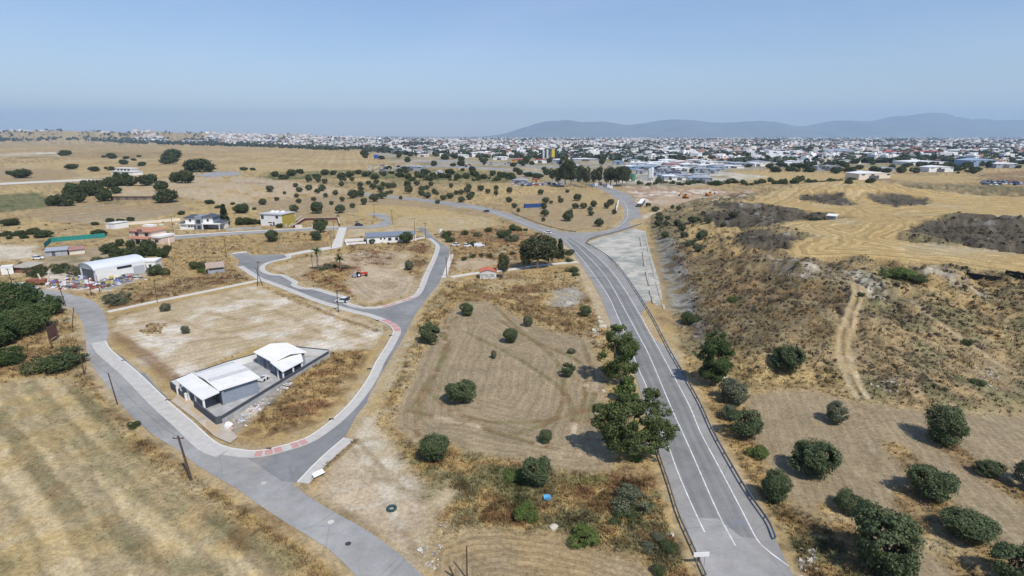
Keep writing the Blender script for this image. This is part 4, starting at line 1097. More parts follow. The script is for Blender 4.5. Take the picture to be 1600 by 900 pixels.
LEFT = [(140, 392, 27), (450, 338, 20), (590, 352, 15), (410, 255, 17), (1080, 280, 32), (1060, 305, 25), (1180, 325, 18), (790, 275, 11), (700, 272, 16), (890, 318, 14), (775, 308, 15), (835, 285, 8), (650, 265, 7), (1250, 355, 40), (1200, 350, 22), (1525, 345, 12), (1580, 345, 9), (870, 262, 7), (60, 370, 12), (690, 345, 14),
        (70, 690, 26), (45, 745, 12), (130, 750, 15), (210, 745, 18), (270, 765, 22), (150, 772, 13), (90, 757, 12), (60, 777, 10), (20, 757, 12), (620, 755, 24), (595, 688, 11), (690, 668, 12), (752, 668, 11), (818, 660, 12), (1135, 622, 11), (1365, 582, 10), (1510, 612, 20), (1310, 555, 14), (1455, 560, 8), (1590, 592, 8)]
for i, (x, y, w) in enumerate(LEFT):
    tree('broad%d' % (i % 2), x / 4, 180 + y / 4, w, 'dark broad bush or tree scattered over the western fields', 'trees scattered over the western fields', name='broad_tree', base_w=10, squash=.62)
DARK = [(345, 565, 22), (415, 568, 26), (470, 520, 26), (505, 548, 20), (560, 505, 26), (610, 480, 26), (655, 538, 24), (700, 460, 24), (770, 440, 28), (830, 442, 18), (915, 440, 24), (950, 425, 18), (1010, 470, 22), (1045, 545, 30), (1100, 420, 18), (1160, 425, 26), (730, 490, 14), (540, 460, 18), (450, 480, 18)]
for i, (x, y, w) in enumerate(DARK):
    tree('broad%d' % (i % 2), x / 4, 180 + y / 4, w, 'tall dark tree of the windbreak by the low ruined building', 'windbreak trees by the low ruined building', name='windbreak_tree', base_w=10, squash=1.0)
ROADT = [(330, 452, 26), (290, 440, 14), (370, 447, 18), (420, 440, 14), (465, 452, 14), (510, 440, 12), (545, 440, 14), (590, 440, 14), (615, 440, 15), (655, 444, 16), (690, 446, 17), (715, 440, 14), (250, 420, 10), (440, 420, 12)]
for i, (x, y, w) in enumerate(ROADT):
    tree('gum%d' % (i % 2), 800 + x / 4, 180 + y / 4, w, 'tall dark gum tree lining the road past the junction', 'gum trees lining the road past the junction', name='gum_tree', base_w=8.5, squash=1.0)
BELT = [(x, y) for x, y in zip(np.linspace(1205, 1530, 46), [262 + 5 * math.sin(i * 2.3) + (4 if i % 3 else -3) for i in range(46)])] + [(430 + 13 * i, 276 + 4 * math.sin(i * 1.7)) for i in range(22)] + [(700 + 14 * i, 278 - .2 * i + 3 * math.sin(i * 2.1)) for i in range(12)] + [(1210 + 30 * i, 288 + 2 * math.sin(i)) for i in range(6)]
for i, (x, y) in enumerate(BELT):
    lab = 'dark tree of the belt behind the stubble hill' if i < 46 else 'dark tree of the green belt above the olive grove' if i < 68 else 'dark tree below the motorway junction' if i < 80 else 'dark bush on the far edge of the stubble hill'
    tree('broad%d' % (i % 2), x, y + .6 * math.sin(i * 5.1), 9 + 9 * ((i * 37) % 10) / 10, lab, 'tree belts before the industrial sheds', name='broad_tree', base_w=10, squash=.6 + .45 * ((i * 53) % 10) / 10)
# palms on the bare plot
def palm(px, py, h, label, skirt, seed):
    g = g1(px, py)
    q = random.Random(seed)
    o = thing('palm_tree', label, 'tree', (g.x, g.y, ground_at(g.x, g.y) - .05))
    MB().tube((0, 0, -.2), (0, 0, h * .5), .28, .24, 8).tube((0, 0, h * .5), (0, 0, h), .24, .22, 8).build('trunk', M_BARK, o)
    def fronds(n, lo, hi, L, m, nm):
        mb = MB()
        for k in range(n):
            a, e = q.uniform(0, 6.28), q.uniform(lo, hi)
            p = Vector((0, 0, h))
            d = Vector((math.cos(a) * math.cos(e), math.sin(a) * math.cos(e), math.sin(e)))
            side = Vector((-math.sin(a), math.cos(a), 0))
            pts = []
            for s in range(5):
                wd = .34 * (1 - abs(s - 1.6) / 3.6)
                pts.append((p - side * wd + Vector((0, 0, -.12)), p, p + side * wd + Vector((0, 0, -.12))))
                p = p + d * (L / 4)
                d = (d + Vector((0, 0, -.28))).normalized()
            vs = [v for t in pts for v in t]
            mb.add(vs, [(3 * s + j, 3 * s + j + 1, 3 * s + 3 + j + 1, 3 * s + 3 + j) for s in range(4) for j in range(2)])
        mb.build(nm, m, o)
    fronds(34, -.1, 1.3, 2.4, mat('palm_green', (.10, .12, .04), .7, .2, 2, trans=.2), 'crown')
    if skirt:
        mb = MB()
        for k in range(60):
            a = q.uniform(0, 6.28)
            z = q.uniform(h * .42, h)
            r = q.uniform(.55, .95)
            mb.add([(.2 * math.cos(a - .3), .2 * math.sin(a - .3), z), (.2 * math.cos(a + .3), .2 * math.sin(a + .3), z), (r * math.cos(a), r * math.sin(a), z - q.uniform(1.2, 2.2))], [(0, 1, 2)])
        mb.build('dead_frond_skirt', mat('dead_palm_fronds', (.30, .27, .22), .95, .2, 2), o)
palm(497, 423, 7.5, 'tall palm tree with grey dead frond skirt on bare plot', True, 1)
palm(532, 421, 4.0, 'short dark palm tree beside the tall skirted palm', False, 2)
for i, (x, y, w) in enumerate([(512, 421, 16), (520, 418, 12), (541, 420, 12), (505, 423, 10)]):
    tree('bush2', x, y, w, 'grey dry shrub between the two palm trees', 'grey shrubs between the palm trees', name='shrub', base_w=6, cat='shrub')

# ------------------------------------------------------------------ dry grass, weeds and scrub: uncountable
LAND, WD, RMSK = COLR.reshape(NR, NA, 3), WEED.reshape(NR, NA), ROADM.reshape(NR, NA)
ZG = GZ.reshape(NR, NA)
def sample(n, rmin, rmax, seed, p=1.6):
    g = np.random.default_rng(seed)
    u = g.random(n)
    r = (rmin ** -p + u * (rmax ** -p - rmin ** -p)) ** (-1 / p) if p else rmin + u * (rmax - rmin)
    a = np.radians(g.uniform(-47, 47, n))
    i = np.searchsorted(RAD, r).clip(1, NR - 1)
    j = np.searchsorted(ang_f, a).clip(1, len(ang_f) - 1)
    return g, r, a, i, j
def grass():
    n = 190000
    g, r, a, i, j = sample(n, 44, 330, 5, .7)
    w = WD[i, j]
    ok = (g.random(n) < (w - .12) * 1.15) & (RMSK[i, j] < .6)
    r, a, i, j, w = r[ok], a[ok], i[ok], j[ok], w[ok]
    n = len(r)
    x, y, z = r * np.sin(a), r * np.cos(a), ZG[i, j] - .04
    size = (.22 + .5 * g.random(n) ** 2) * (.55 + .6 * w) * np.clip(r / 110, .8, 1.5)
    c = LAND[i, j] * (.75 + .6 * g.random(n))[:, None]
    K = 4
    ph = g.uniform(0, 6.28, (n, K))
    lean = g.uniform(.15, .75, (n, K)) * size[:, None]
    hh = g.uniform(.55, 1.15, (n, K)) * size[:, None]
    bx = x[:, None] + np.cos(ph) * size[:, None] * .25
    by = y[:, None] + np.sin(ph) * size[:, None] * .25
    wd = size[:, None] * .17
    tip = np.stack([bx + np.cos(ph) * lean, by + np.sin(ph) * lean, z[:, None] + hh], -1)
    l = np.stack([bx - np.sin(ph) * wd, by + np.cos(ph) * wd, np.broadcast_to(z[:, None], bx.shape)], -1)
    q = np.stack([bx + np.sin(ph) * wd, by - np.cos(ph) * wd, np.broadcast_to(z[:, None], bx.shape)], -1)
    V = np.stack([l, q, tip], 2).reshape(-1, 3)
    cc = np.repeat(c, K * 3, 0).clip(.02, .6)
    me = np_mesh('dry_grass', V, np.arange(len(V)).reshape(-1, 3), mat('dry_grass_blades', rough=.8, var=.1, scale=.3, spec=.1, attr='leaf', trans=.3), False, leaf=cc)
    tag(link('dry_grass', me), 'dry golden and brown grass and weeds on verges and plots', None, None, 'stuff')
grass()
def scrub():
    n = 44000
    g, r, a, i, j = sample(n, 95, 520, 9, .5)
    x, y = r * np.sin(a), r * np.cos(a)
    hh = height(x, y)
    cl = fbm(x, y, 18, 81, 3)
    dark = 1 - LAND[i, j].mean(1) / .22
    ok = ((hh > 1.0) & (x > 20) & (WD[i, j] > .45) & (g.random(n) < (.25 + 1.1 * (cl - .35) + .5 * np.clip(dark, 0, 1)))) | ((WD[i, j] > .6) & (hh < 1) & (g.random(n) < .05) & (RMSK[i, j] < .1))
    x, y, r, i, j = x[ok], y[ok], r[ok], i[ok], j[ok]
    n = len(x)
    z = ZG[i, j]
    s = (.22 + .5 * g.random(n) ** 2.2) * np.clip(r / 160, .8, 1.5)
    K = 9
    d = g.normal(size=(n, K, 3))
    d /= np.linalg.norm(d, axis=2)[..., None]
    d[..., 2] = np.abs(d[..., 2]) * .8
    c = np.stack([x, y, z], 1)[:, None] + d * s[:, None, None] * .7
    t = np.cross(d, g.normal(size=(n, K, 3)))
    t /= np.linalg.norm(t, axis=2)[..., None] + 1e-9
    b_ = np.cross(d, t)
    e = s[:, None, None] * .6
    V = np.stack([c - t * e - b_ * e * .5, c + t * e - b_ * e * .5, c + b_ * e], 2).reshape(-1, 3)
    base = np.array([[.10, .08, .055], [.13, .105, .08], [.075, .07, .045], [.15, .11, .06]])[g.integers(0, 4, n)] * (.7 + .6 * g.random(n))[:, None]
    me = np_mesh('scrub', V, np.arange(len(V)).reshape(-1, 3), mat('scrub_twigs', rough=.9, var=.15, scale=.5, spec=.1, attr='leaf'), False, leaf=np.repeat(base, K * 3, 0))
    tag(link('scrub', me), 'low grey-brown scrub cushions covering the hillside', None, None, 'stuff')
scrub()
# ------------------------------------------------------------------ houses
M_WHITE = mat('white_render', (.74, .73, .70), .85, .06, .5)
M_CREAM = mat('cream_render', (.68, .60, .50), .85, .08, .5)
M_PEACH = mat('peach_render', (.66, .52, .42), .85, .08, .5)
M_GREYW = mat('blue_grey_render', (.24, .27, .32), .85, .08, .5)
M_DKGREY = mat('dark_grey_wall', (.075, .08, .09), .8, .12, .8)
M_GLASS = mat('dark_window_glass', (.03, .04, .05), .12, .05, 2, spec=.6)
M_FRAME = mat('dark_window_frame', (.10, .10, .11), .6, .05, 3)
M_TERRA = mat('terracotta_tiles', (.40, .20, .13), .9, .2, 1.5, bump=.3)
M_SLATE = mat('dark_slate_roof', (.075, .085, .11), .7, .12, 1)
M_BLUEROOF = mat('blue_grey_sheet_roof', (.17, .20, .25), .6, .08, 1)
M_ROOFW = mat('white_sheet_roof', (.72, .705, .67), .6, .08, .45)
M_ROOFG = mat('grey_translucent_sheet', (.52, .51, .50), .5, .08, 1)
M_YARD = mat('grey_yard_paving', (.36, .36, .35), .9, .25, .5)
M_METAL = mat('galvanised_steel', (.42, .44, .47), .45, .1, 2, metal=.6)
M_RUST = mat('rusty_metal', (.25, .10, .06), .9, .3, 2)
M_WOOD = mat('weathered_wood', (.30, .23, .16), .9, .25, 2)
M_POLE = mat('tarred_pole_wood', (.085, .06, .045), .9, .25, 2)
M_TYRE = mat('black_rubber', (.02, .02, .02), .8, .1, 4)

def at_edge(name, label, cat, pa, pb, group=None):
    """a thing whose local x runs from one ground pixel to another"""
    a, b_ = g1(*pa), g1(*pb)
    d = b_ - a
    o = thing(name, label, cat, (a.x, a.y, min(ground_at(a.x, a.y), ground_at(b_.x, b_.y))), math.atan2(d.y, d.x), group)
    return o, math.hypot(d.x, d.y)
def window(par, x0, x1, z0, z1, y=0.0, name='window', m=None, side=None):
    """window on the wall facing -y (or side 'r': on the wall x = y facing +x)"""
    if side == 'r':
        f = MB().box(y - .03, y + .05, x0, x1, z0, z1).build(name, M_FRAME, par)
        MB().box(y + .045, y + .06, x0 + .1, x1 - .1, z0 + .1, z1 - .1).build('pane', m or M_GLASS, f)
    else:
        f = MB().box(x0, x1, y - .05, y + .03, z0, z1).build(name, M_FRAME, par)
        MB().box(x0 + .1, x1 - .1, y - .06, y - .045, z0 + .1, z1 - .1).build('pane', m or M_GLASS, f)
def hip_roof(x0, x1, y0, y1, z, h, inset):
    mb = MB()
    xm, ym = min(inset, (x1 - x0) / 2 - .01), (y0 + y1) / 2
    return mb.add([(x0, y0, z), (x1, y0, z), (x1, y1, z), (x0, y1, z), (x0 + xm, ym, z + h), (x1 - xm, ym, z + h), (x0, y0, z - .2), (x1, y0, z - .2), (x1, y1, z - .2), (x0, y1, z - .2)],
                  [(0, 1, 5, 4), (1, 2, 5), (2, 3, 4, 5), (3, 0, 4), (6, 7, 1, 0), (7, 8, 2, 1), (8, 9, 3, 2), (9, 6, 0, 3), (9, 8, 7, 6)])
def ribbed(x0, x1, y0, y1, za, zb, pitch=.6, thick=.12, axis='x'):
    """sheet roof sloping from za (at x0) to zb (at x1), ribs running down the slope"""
    mb = MB().add([(x0, y0, za), (x1, y0, zb), (x1, y1, zb), (x0, y1, za), (x0, y0, za - thick), (x1, y0, zb - thick), (x1, y1, zb - thick), (x0, y1, za - thick)],
                  [(0, 1, 2, 3), (7, 6, 5, 4), (4, 5, 1, 0), (5, 6, 2, 1), (6, 7, 3, 2), (7, 4, 0, 3)])
    y = y0 + .1
    while y < y1 - .08:
        mb.add([(x0, y, za + .003), (x1, y, zb + .003), (x1, y + .08, zb + .003), (x0, y + .08, za + .003), (x0, y + .04, za + .06), (x1, y + .04, zb + .06)], [(0, 1, 5, 4), (2, 3, 4, 5), (0, 4, 3), (1, 2, 5)])
        y += pitch
    return mb

# --- the grey double building with its walled yard
o, _ = at_edge('grey_house', 'long blue-grey house with white sheet roof and front porch inside dark wall', 'house', (275, 604), (348, 661))
loc0, rz0 = o.location.copy(), o.rotation_euler.z
MB().box(4.6, 15.9, 2.9, 10.0, 0, 3.3).extr([(4.6, 3.3), (15.9, 3.3), (10.2, 3.75)], 2.9, 10.0).build('wall', M_GREYW, o)
r = ribbed(4.0, 10.2, 2.5, 10.4, 3.42, 3.92).build('roof_panel', M_ROOFW, o)
ribbed(4.05, 5.2, 2.6, 10.3, 3.47, 3.56, 1.2, .05).build('skylight_strip', M_ROOFG, r)
r = ribbed(10.2, 16.5, 2.5, 10.4, 3.92, 3.42).build('roof_panel', M_ROOFW, o)
ribbed(10.5, 12.0, 2.6, 10.3, 3.945, 3.825, 1.2, .05).build('skylight_strip', M_ROOFG, r)
MB().extr([(3.95, 3.30), (10.2, 3.80), (16.55, 3.30), (16.55, 3.54), (10.2, 4.04), (3.95, 3.54)], 2.30, 2.49).build('fascia', M_WHITE, o)
MB().add([(3.6, -.9, 2.75), (17.0, -.9, 2.75), (17.0, 2.28, 3.2), (3.6, 2.28, 3.2), (3.6, -.9, 2.9), (17.0, -.9, 2.9), (17.0, 2.28, 3.36), (3.6, 2.28, 3.36)], [(3, 2, 1, 0), (4, 5, 6, 7), (0, 1, 5, 4), (1, 2, 6, 5), (2, 3, 7, 6), (3, 0, 4, 7)]).build('porch_roof', M_ROOFW, o)
for x in (5.0, 9.0, 12.8, 16.7):
    MB().box(x - .16, x + .16, -.75, -.43, 0, 2.76).build('porch_column', M_WHITE, o)
MB().box(4.6, 15.9, 2.84, 2.895, 0, 2.6).build('porch_back_wall', M_DKGREY, o)
for x0 in (6.0, 9.6, 12.6):
    window(o, x0, x0 + 1.6, .9, 2.2, 2.83)
MB().box(15.9, 16.2, 2.9, 3.3, 0, 3.3).build('corner_pilaster', M_GREYW, o)
o, _ = at_edge('grey_house', 'smaller blue-grey house with gabled white roof deeper in the walled yard', 'house', (275, 604), (348, 661))
MB().box(1.0, 9.4, 16.6, 23.6, 0, 3.0).extx([(16.6, 3.0), (23.6, 3.0), (20.1, 3.7)], 1.0, 9.4).build('wall', M_GREYW, o)
def ribbed_y(x0, x1, ya, yb, za, zb):
    mb = ribbed(ya, yb, -x1, -x0, za, zb)
    mb.v = [(-v[1], v[0], v[2]) for v in mb.v]
    return mb
ribbed_y(.6, 9.9, 16.1, 20.1, 3.02, 3.85).build('roof_panel', M_ROOFW, o)
ribbed_y(.6, 9.9, 20.1, 24.1, 3.85, 3.02).build('roof_panel', M_ROOFW, o)
MB().add([(9.4, 15.7, 2.95), (15.2, 15.5, 2.45), (12.9, 21.4, 2.45), (9.4, 22.8, 2.95), (9.4, 15.7, 3.09), (15.2, 15.5, 2.59), (12.9, 21.4, 2.59), (9.4, 22.8, 3.09)], [(3, 2, 1, 0), (4, 5, 6, 7), (0, 1, 5, 4), (1, 2, 6, 5), (2, 3, 7, 6), (3, 0, 4, 7)]).build('porch_roof', M_ROOFW, o)
for x, y in ((14.7, 15.8), (12.2, 15.9), (13.6, 18.6), (12.6, 21.1)):
    MB().box(x - .14, x + .14, y - .14, y + .14, 0, 2.5).build('porch_column', M_WHITE, o)
MB().box(9.42, 9.6, 16.8, 22.6, 0, 2.4).build('porch_back_wall', M_DKGREY, o)
MB().box(4.2, 5.2, 16.52, 16.59, 0, 2.1).build('door', M_FRAME, o)
for x0 in (1.8, 6.6):
    window(o, x0, x0 + 1.3, 1.0, 2.1, 16.6)
# yard wall, yard floor
def wall_run(pts, h, t, m, cap=None, par=None):
    out = []
    for (ax, ay), (bx, by) in zip(pts[:-1], pts[1:]):
        d = Vector((bx - ax, by - ay))
        n_ = Vector((-d.y, d.x)).normalized() * t / 2
        q = [(ax - n_.x, ay - n_.y), (bx - n_.x, by - n_.y), (bx + n_.x, by + n_.y), (ax + n_.x, ay + n_.y)]
        w = MB().prism(q, -.2, h).build('wall_panel', m, par)
        if cap:
            n2 = n_ * 1.35
            MB().prism([(ax - n2.x, ay - n2.y), (bx - n2.x, by - n2.y), (bx + n2.x, by + n2.y), (ax + n2.x, ay + n2.y)], h, h + .08).build('coping', cap, w)
    return out
o = thing('yard_wall', 'dark grey boundary wall around the two blue-grey houses, white inside', 'wall', loc0, rz0)
FL = [(23.1, 0), (9.0, 29.4)]
wall_run([(13.0, -1.05), (23.1, -1.05), (23.3, -.2)], 1.5, .22, M_DKGREY, M_DKGREY, o)
wall_run([(23.3, -.2), (9.3, 29.6)], .95, .24, M_YARD, None, o)
wall_run([(23.3, -.2), (9.3, 29.6)], 1.45, .2, M_DKGREY, M_DKGREY, o)
wall_run([(.4, -1.0), (4.2, -1.05)], 1.5, .22, M_DKGREY, M_DKGREY, o)
wall_run([(9.2, 29.8), (-1.2, 24.4), (-1.4, 10.8), (.3, -.9)], 1.7, .24, M_WHITE, M_DKGREY, o)
wall_run([(9.1, 30.0), (-1.45, 24.6), (-1.65, 10.8)], 1.5, .2, M_DKGREY, None, o)
for x in (4.4, 8.8):
    MB().box(x - .2, x + .2, -1.25, -.85, 0, 1.7).build('gate_post', M_WHITE, o)
for k in range(14):
    MB().box(4.75 + k * .28, 4.87 + k * .28, -1.08, -1.02, .1, 1.45).build('gate_bar', M_DKGREY, o)
yd = MB().prism([(.5, -.85), (22.9, -.85), (22.95, -.2), (9.1, 29.2), (-1.0, 24.2), (-1.2, 10.8)], -.1, .09)
tag(yd.build('yard_floor', M_YARD), 'grey paved yard between the two blue-grey houses', None, None, 'structure')
bpy.data.objects['yard_floor'].location = loc0
bpy.data.objects['yard_floor'].rotation_euler.z = rz0
# car parked in the yard, rubbish by the wall
def xf(lx, ly, z=0):
    c, s = math.cos(rz0), math.sin(rz0)
    return Vector((loc0.x + c * lx - s * ly, loc0.y + s * lx + c * ly, z))

# --- long white bungalow
o, L = at_edge('bungalow', 'long white bungalow with blue-grey pitched roof above the bare plot', 'house', (574, 381.5), (629, 378.5))
MB().box(0, L, 0, 8.5, 0, 3.3).box(L, L + 6, 3.2, 8.5, 0, 3.2).build('wall', M_WHITE, o)
r = MB().extx([(-.5, 3.3), (4.2, 4.7), (9.0, 3.3), (9.0, 3.15), (4.2, 4.5), (-.5, 3.15)], -.5, L + .3).build('roof', M_BLUEROOF, o)
MB().extx([(2.3, 3.3), (5.8, 4.2), (9.0, 3.3), (9.0, 3.15), (5.8, 4.0), (2.3, 3.15)], L + .31, L + 7).build('porch_roof', M_BLUEROOF, o)
for x0, x1, z0, z1 in ((6.0, 6.9, 1.7, 2.5), (7.8, 8.6, 1.7, 2.5), (9.8, 11.4, 1.0, 2.4), (13.2, 14.6, 1.0, 2.4)):
    window(o, x0, x1, z0, z1)
window(o, L + 1.0, L + 3.4, .2, 2.4, 3.2)
for x in (L + 3.0, L + 6.4):
    MB().box(x - .15, x + .15, .2, .5, 0, 3.1).build('porch_column', M_WHITE, o)
o, L2_ = at_edge('garden_wall', 'low white garden wall at the end of the long bungalow', 'wall', (541, 383.5), (573, 381.5))
wall_run([(0, 8), (0, 0), (L2_ - .3, 0)], 1.2, .2, M_WHITE, None, o)
wall_run([(0, 8.2), (L2_ - .3, 8.2)], 1.6, .2, M_WHITE, None, o)
o, L2_ = at_edge('garden_wall', 'pale stepped wall between the long bungalow and the side street', 'wall', (638, 378), (664, 373))
wall_run([(0, 0), (L2_, 0), (L2_ + .4, 5)], 1.1, .25, M_CREAM, None, o)
wall_run([(2.0, 3.6), (L2_ - 1, 3.6)], .7, .3, M_DKGREY, None, o)

# --- grey and white two-storey villa
o, L = at_edge('villa', 'two-storey white and grey villa with dark hipped roofs and carport', 'house', (283, 359), (345, 359))
MB().box(0, 9, 0, 9, 0, 3.0).box(2.4, 8.4, .8, 9, 3.0, 6.3).box(12.2, L - 4.2, .8, 9, 3.0, 6.6).box(12.2, L, 5.2, 9, 0, 3.0).build('wall', M_WHITE, o)
MB().box(8.45, 12.1, -.3, 8, 0, 7.4).build('stair_tower', M_GREYW, o)
MB().box(-.4, 8.44, -.9, 9.2, 3.002, 3.35).build('floor_slab', M_WHITE, o)
MB().box(12.11, L + .4, -1.2, 9.2, 3.0, 3.6).build('carport_roof', M_WHITE, o)
for x in (.0, 4.0):
    MB().box(x, x + .3, -.8, -.5, 0, 3.0).build('porch_column', M_WHITE, o)
for x in (12.4, L - .3):
    MB().box(x, x + .4, -1.1, -.7, 0, 3.0).build('carport_column', M_WHITE, o)
hip_roof(-.6, 2.38, -.8, 9.3, 3.55, 1.0, 1.2).build('roof', M_SLATE, o)
hip_roof(1.7, 8.44, .1, 9.7, 6.5, 1.4, 3).build('roof', M_SLATE, o)
hip_roof(12.11, L - 3.4, .1, 9.7, 6.8, 1.7, 3).build('roof', M_SLATE, o)
hip_roof(L - 3.38, L + .6, .1, 9.4, 3.75, 1.1, 1.5).build('roof', M_SLATE, o)
MB().box(L - 4.2, L - 4.1, 1.0, 8.8, 3.62, 6.5).build('side_wall', M_GREYW, o)
for x0, x1, z0, z1, y in ((4.6, 5.8, 4.3, 5.6, .8), (14.4, 15.5, 4.3, 5.8, .8), (4.2, 5.0, 1.2, 2.2, 0), (5.8, 6.6, 1.2, 2.2, 0), (9.2, 11.4, 3.4, 5.6, -.3), (9.4, 11.2, .3, 2.3, -.3)):
    window(o, x0, x1, z0, z1, y)
MB().box(7.3, 8.3, -.06, -.005, 0, 2.3).build('door', M_FRAME, o)
o, L2_ = at_edge('plot_wall', 'pale long wall of the yard left of the villa', 'wall', (198, 352), (282, 345))
wall_run([(0, -4), (0, 0), (L2_, 0)], 1.6, .3, M_CREAM, None, o)
yd = tag(sheet('pale_yard', gpoly([(235, 361), (282, 359), (284, 347), (205, 353)]), .05, M_CONC), 'pale bare yard beside the two-storey villa', None, None, 'structure')

# --- white cube house with mustard side
o, L = at_edge('cube_house', 'white flat-roofed cube house with mustard yellow side and rooftop panels', 'house', (408, 352.5), (441, 354))
MB().box(0, L, 0, 12, 0, 6.6).build('wall', M_WHITE, o)
MB().box(L + .002, L + .15, .4, 12, 0, 6.3).build('side_wall', mat('mustard_render', (.38, .30, .06), .8, .1, 1), o)
r = MB().box(-.4, L + .6, -.5, 12.4, 6.6, 6.95).build('roof', mat('grey_flat_roof', (.48, .48, .48), .8, .1, .8), o)
for x, y in ((3.2, 5), (6.2, 5), (9.2, 6)):
    MB().add([(x, y, 7.0), (x + 2, y, 7.0), (x + 2, y + 1.6, 8.0), (x, y + 1.6, 8.0), (x, y + .1, 6.951), (x + 2, y + .1, 6.951), (x + 2, y + 1.65, 6.951), (x, y + 1.65, 6.951)], [(0, 1, 2, 3), (4, 5, 1, 0), (5, 6, 2, 1), (6, 7, 3, 2), (7, 4, 0, 3)]).build('solar_panel', M_WHITE, r)
for x0, x1, z0, z1 in ((.6, 2.4, 3.8, 6.0), (10.2, 12.0, 4.4, 6.0), (5.0, 7.6, 1.6, 2.2), (8.2, 9.2, 0.1, 2.4), (6, 7.2, .2, 1.0)):
    window(o, x0, min(x1, L - .1), z0, z1)
o, L2_ = at_edge('plot_wall', 'grey wall running along the street before the white cube house', 'wall', (353, 360.5), (408, 358))
wall_run([(0, 0), (L2_, 0)], 1.3, .25, M_YARD, None, o)
MB().extr([(-2.2, 0), (2.2, 0), (1.6, 2.2), (-1.6, 2.2)], -2, 2).build('garden_shed', M_RUST).location = g1(398, 350)
tag(bpy.data.objects['garden_shed'], 'small red garden shed left of the white cube house', 'shed')
o = thing('walled_plot', 'empty plot enclosed by dark red walls beside the cube house', 'wall', (0, 0, 0))
w0 = gpoly([(458, 357), (476, 345), (528, 344), (531, 354)])
wall_run([tuple(p) for p in w0], 1.7, .3, mat('dark_red_wall', (.12, .05, .05), .9, .2, 1), M_CREAM, o)
o = thing('ramp_walls', 'pair of pale ramp walls climbing beside the cube house', 'wall', (0, 0, 0))
for q in ([(446, 354), (463, 338)], [(453, 355), (471, 339)]):
    wall_run([tuple(p) for p in gpoly(q)], 1.0, .35, M_CONC, None, o)
tag(MB().box(-1.9, 1.9, -.2, .2, 0, 1.9).build('gate_panel', M_CREAM), 'small cream gate panel in front of the walled plot', 'gate').location = g1(467, 356.5)

# --- peach house with terracotta roofs
o, L = at_edge('peach_house', 'peach two-storey house with terracotta roofs and white terrace', 'house', (197, 381), (253, 384))
MB().box(3.5, 14, 1, 10, 0, 6.0).box(0, 3.5, 2.5, 10, 0, 5.6).box(14, 18.5, 2, 10, 0, 3.2).build('wall', M_PEACH, o)
hip_roof(-.5, 3.9, 1.9, 10.6, 5.8, 1.2, 2).build('roof', M_TERRA, o)
hip_roof(2.8, 14.6, .3, 10.7, 6.2, 1.6, 4).build('roof', M_TERRA, o)
MB().extx([(-1.8, 3.1), (.95, 3.7), (.95, 3.5), (-1.8, 2.9)], 3.0, 14.5).build('porch_roof', M_TERRA, o)
MB().box(14.0, 18.8, 1.4, 10.3, 3.2, 4.1).build('terrace_parapet', M_WHITE, o)
MB().box(6.0, 11.0, 5.0, 8.6, 7.6, 8.5).build('roof_tank_screen', M_WHITE, o)
for x in (3.2, 6.9, 10.5, 14.1):
    MB().box(x, x + .3, -1.6, -1.3, 0, 2.95).build('porch_column', M_WHITE, o)
for x0, x1, z0, z1 in ((5.2, 7.2, 3.9, 5.5), (10.8, 12.8, 3.9, 5.5), (5.0, 7.4, .3, 2.4), (9.0, 11.0, .3, 2.4)):
    window(o, x0, x1, z0, z1, 1.0)
window(o, 15, 17, .9, 2.3, 2.0)
MB().box(7.6, 10.4, .05, .25, 6.6, 7.2).build('solar_panel', M_SLATE, o)
o, L2_ = at_edge('boundary_wall', 'tall white boundary wall at the end of the peach house garden', 'wall', (266, 394), (264, 371))
wall_run([(0, 0), (L2_, 0)], 2.2, .3, M_WHITE, None, o)
# --- vaulted barn
o, L = at_edge('vaulted_barn', 'long white barn with curved sheet roof beside the scrap yard', 'barn', (152, 441), (229, 426))
W = 11.0
arc = [(W / 2 - W / 2 * math.cos(t), 4.4 + 2.0 * math.sin(t)) for t in np.linspace(0, math.pi, 13)]
MB().box(0, L, 0, W, 0, 4.3).extx([(y * .985 + .08, z - .1) for y, z in arc], .05, L - .05).build('wall', M_WHITE, o)
up = [(y, z) for y, z in arc]
MB().extx(up + [(y, z - .12) for y, z in reversed(up)], -.6, L + .4).build('roof', mat('pale_barn_sheet', (.60, .62, .66), .5, .06, 1), o)
MB().box(-.06, -.01, 1.5, W - 1.5, 0, 4.2).build('front_opening', M_FRAME, o)
MB().box(L * .42, L * .72, -.05, -.005, 3.2, 4.1).build('ribbon_window', M_GLASS, o)
MB().box(L * .74, L * .98, -.06, -.005, .1, 3.2).build('roller_door', mat('grey_roller_door', (.42, .43, .46), .6, .05, 3), o)
o = thing('annex', 'small white annex and parapet at the far end of the vaulted barn', 'building', g1(236, 421), math.radians(12))
MB().box(-3, 3, -3, 3, 0, 3.6).build('wall', M_WHITE, o)
MB().box(-3.2, 3.2, -3.2, 3.2, 3.602, 4.0).build('roof', M_WHITE, o)
window(o, -1.5, -.5, 1.4, 2.6, -3); window(o, .6, 1.6, 1.4, 2.6, -3)
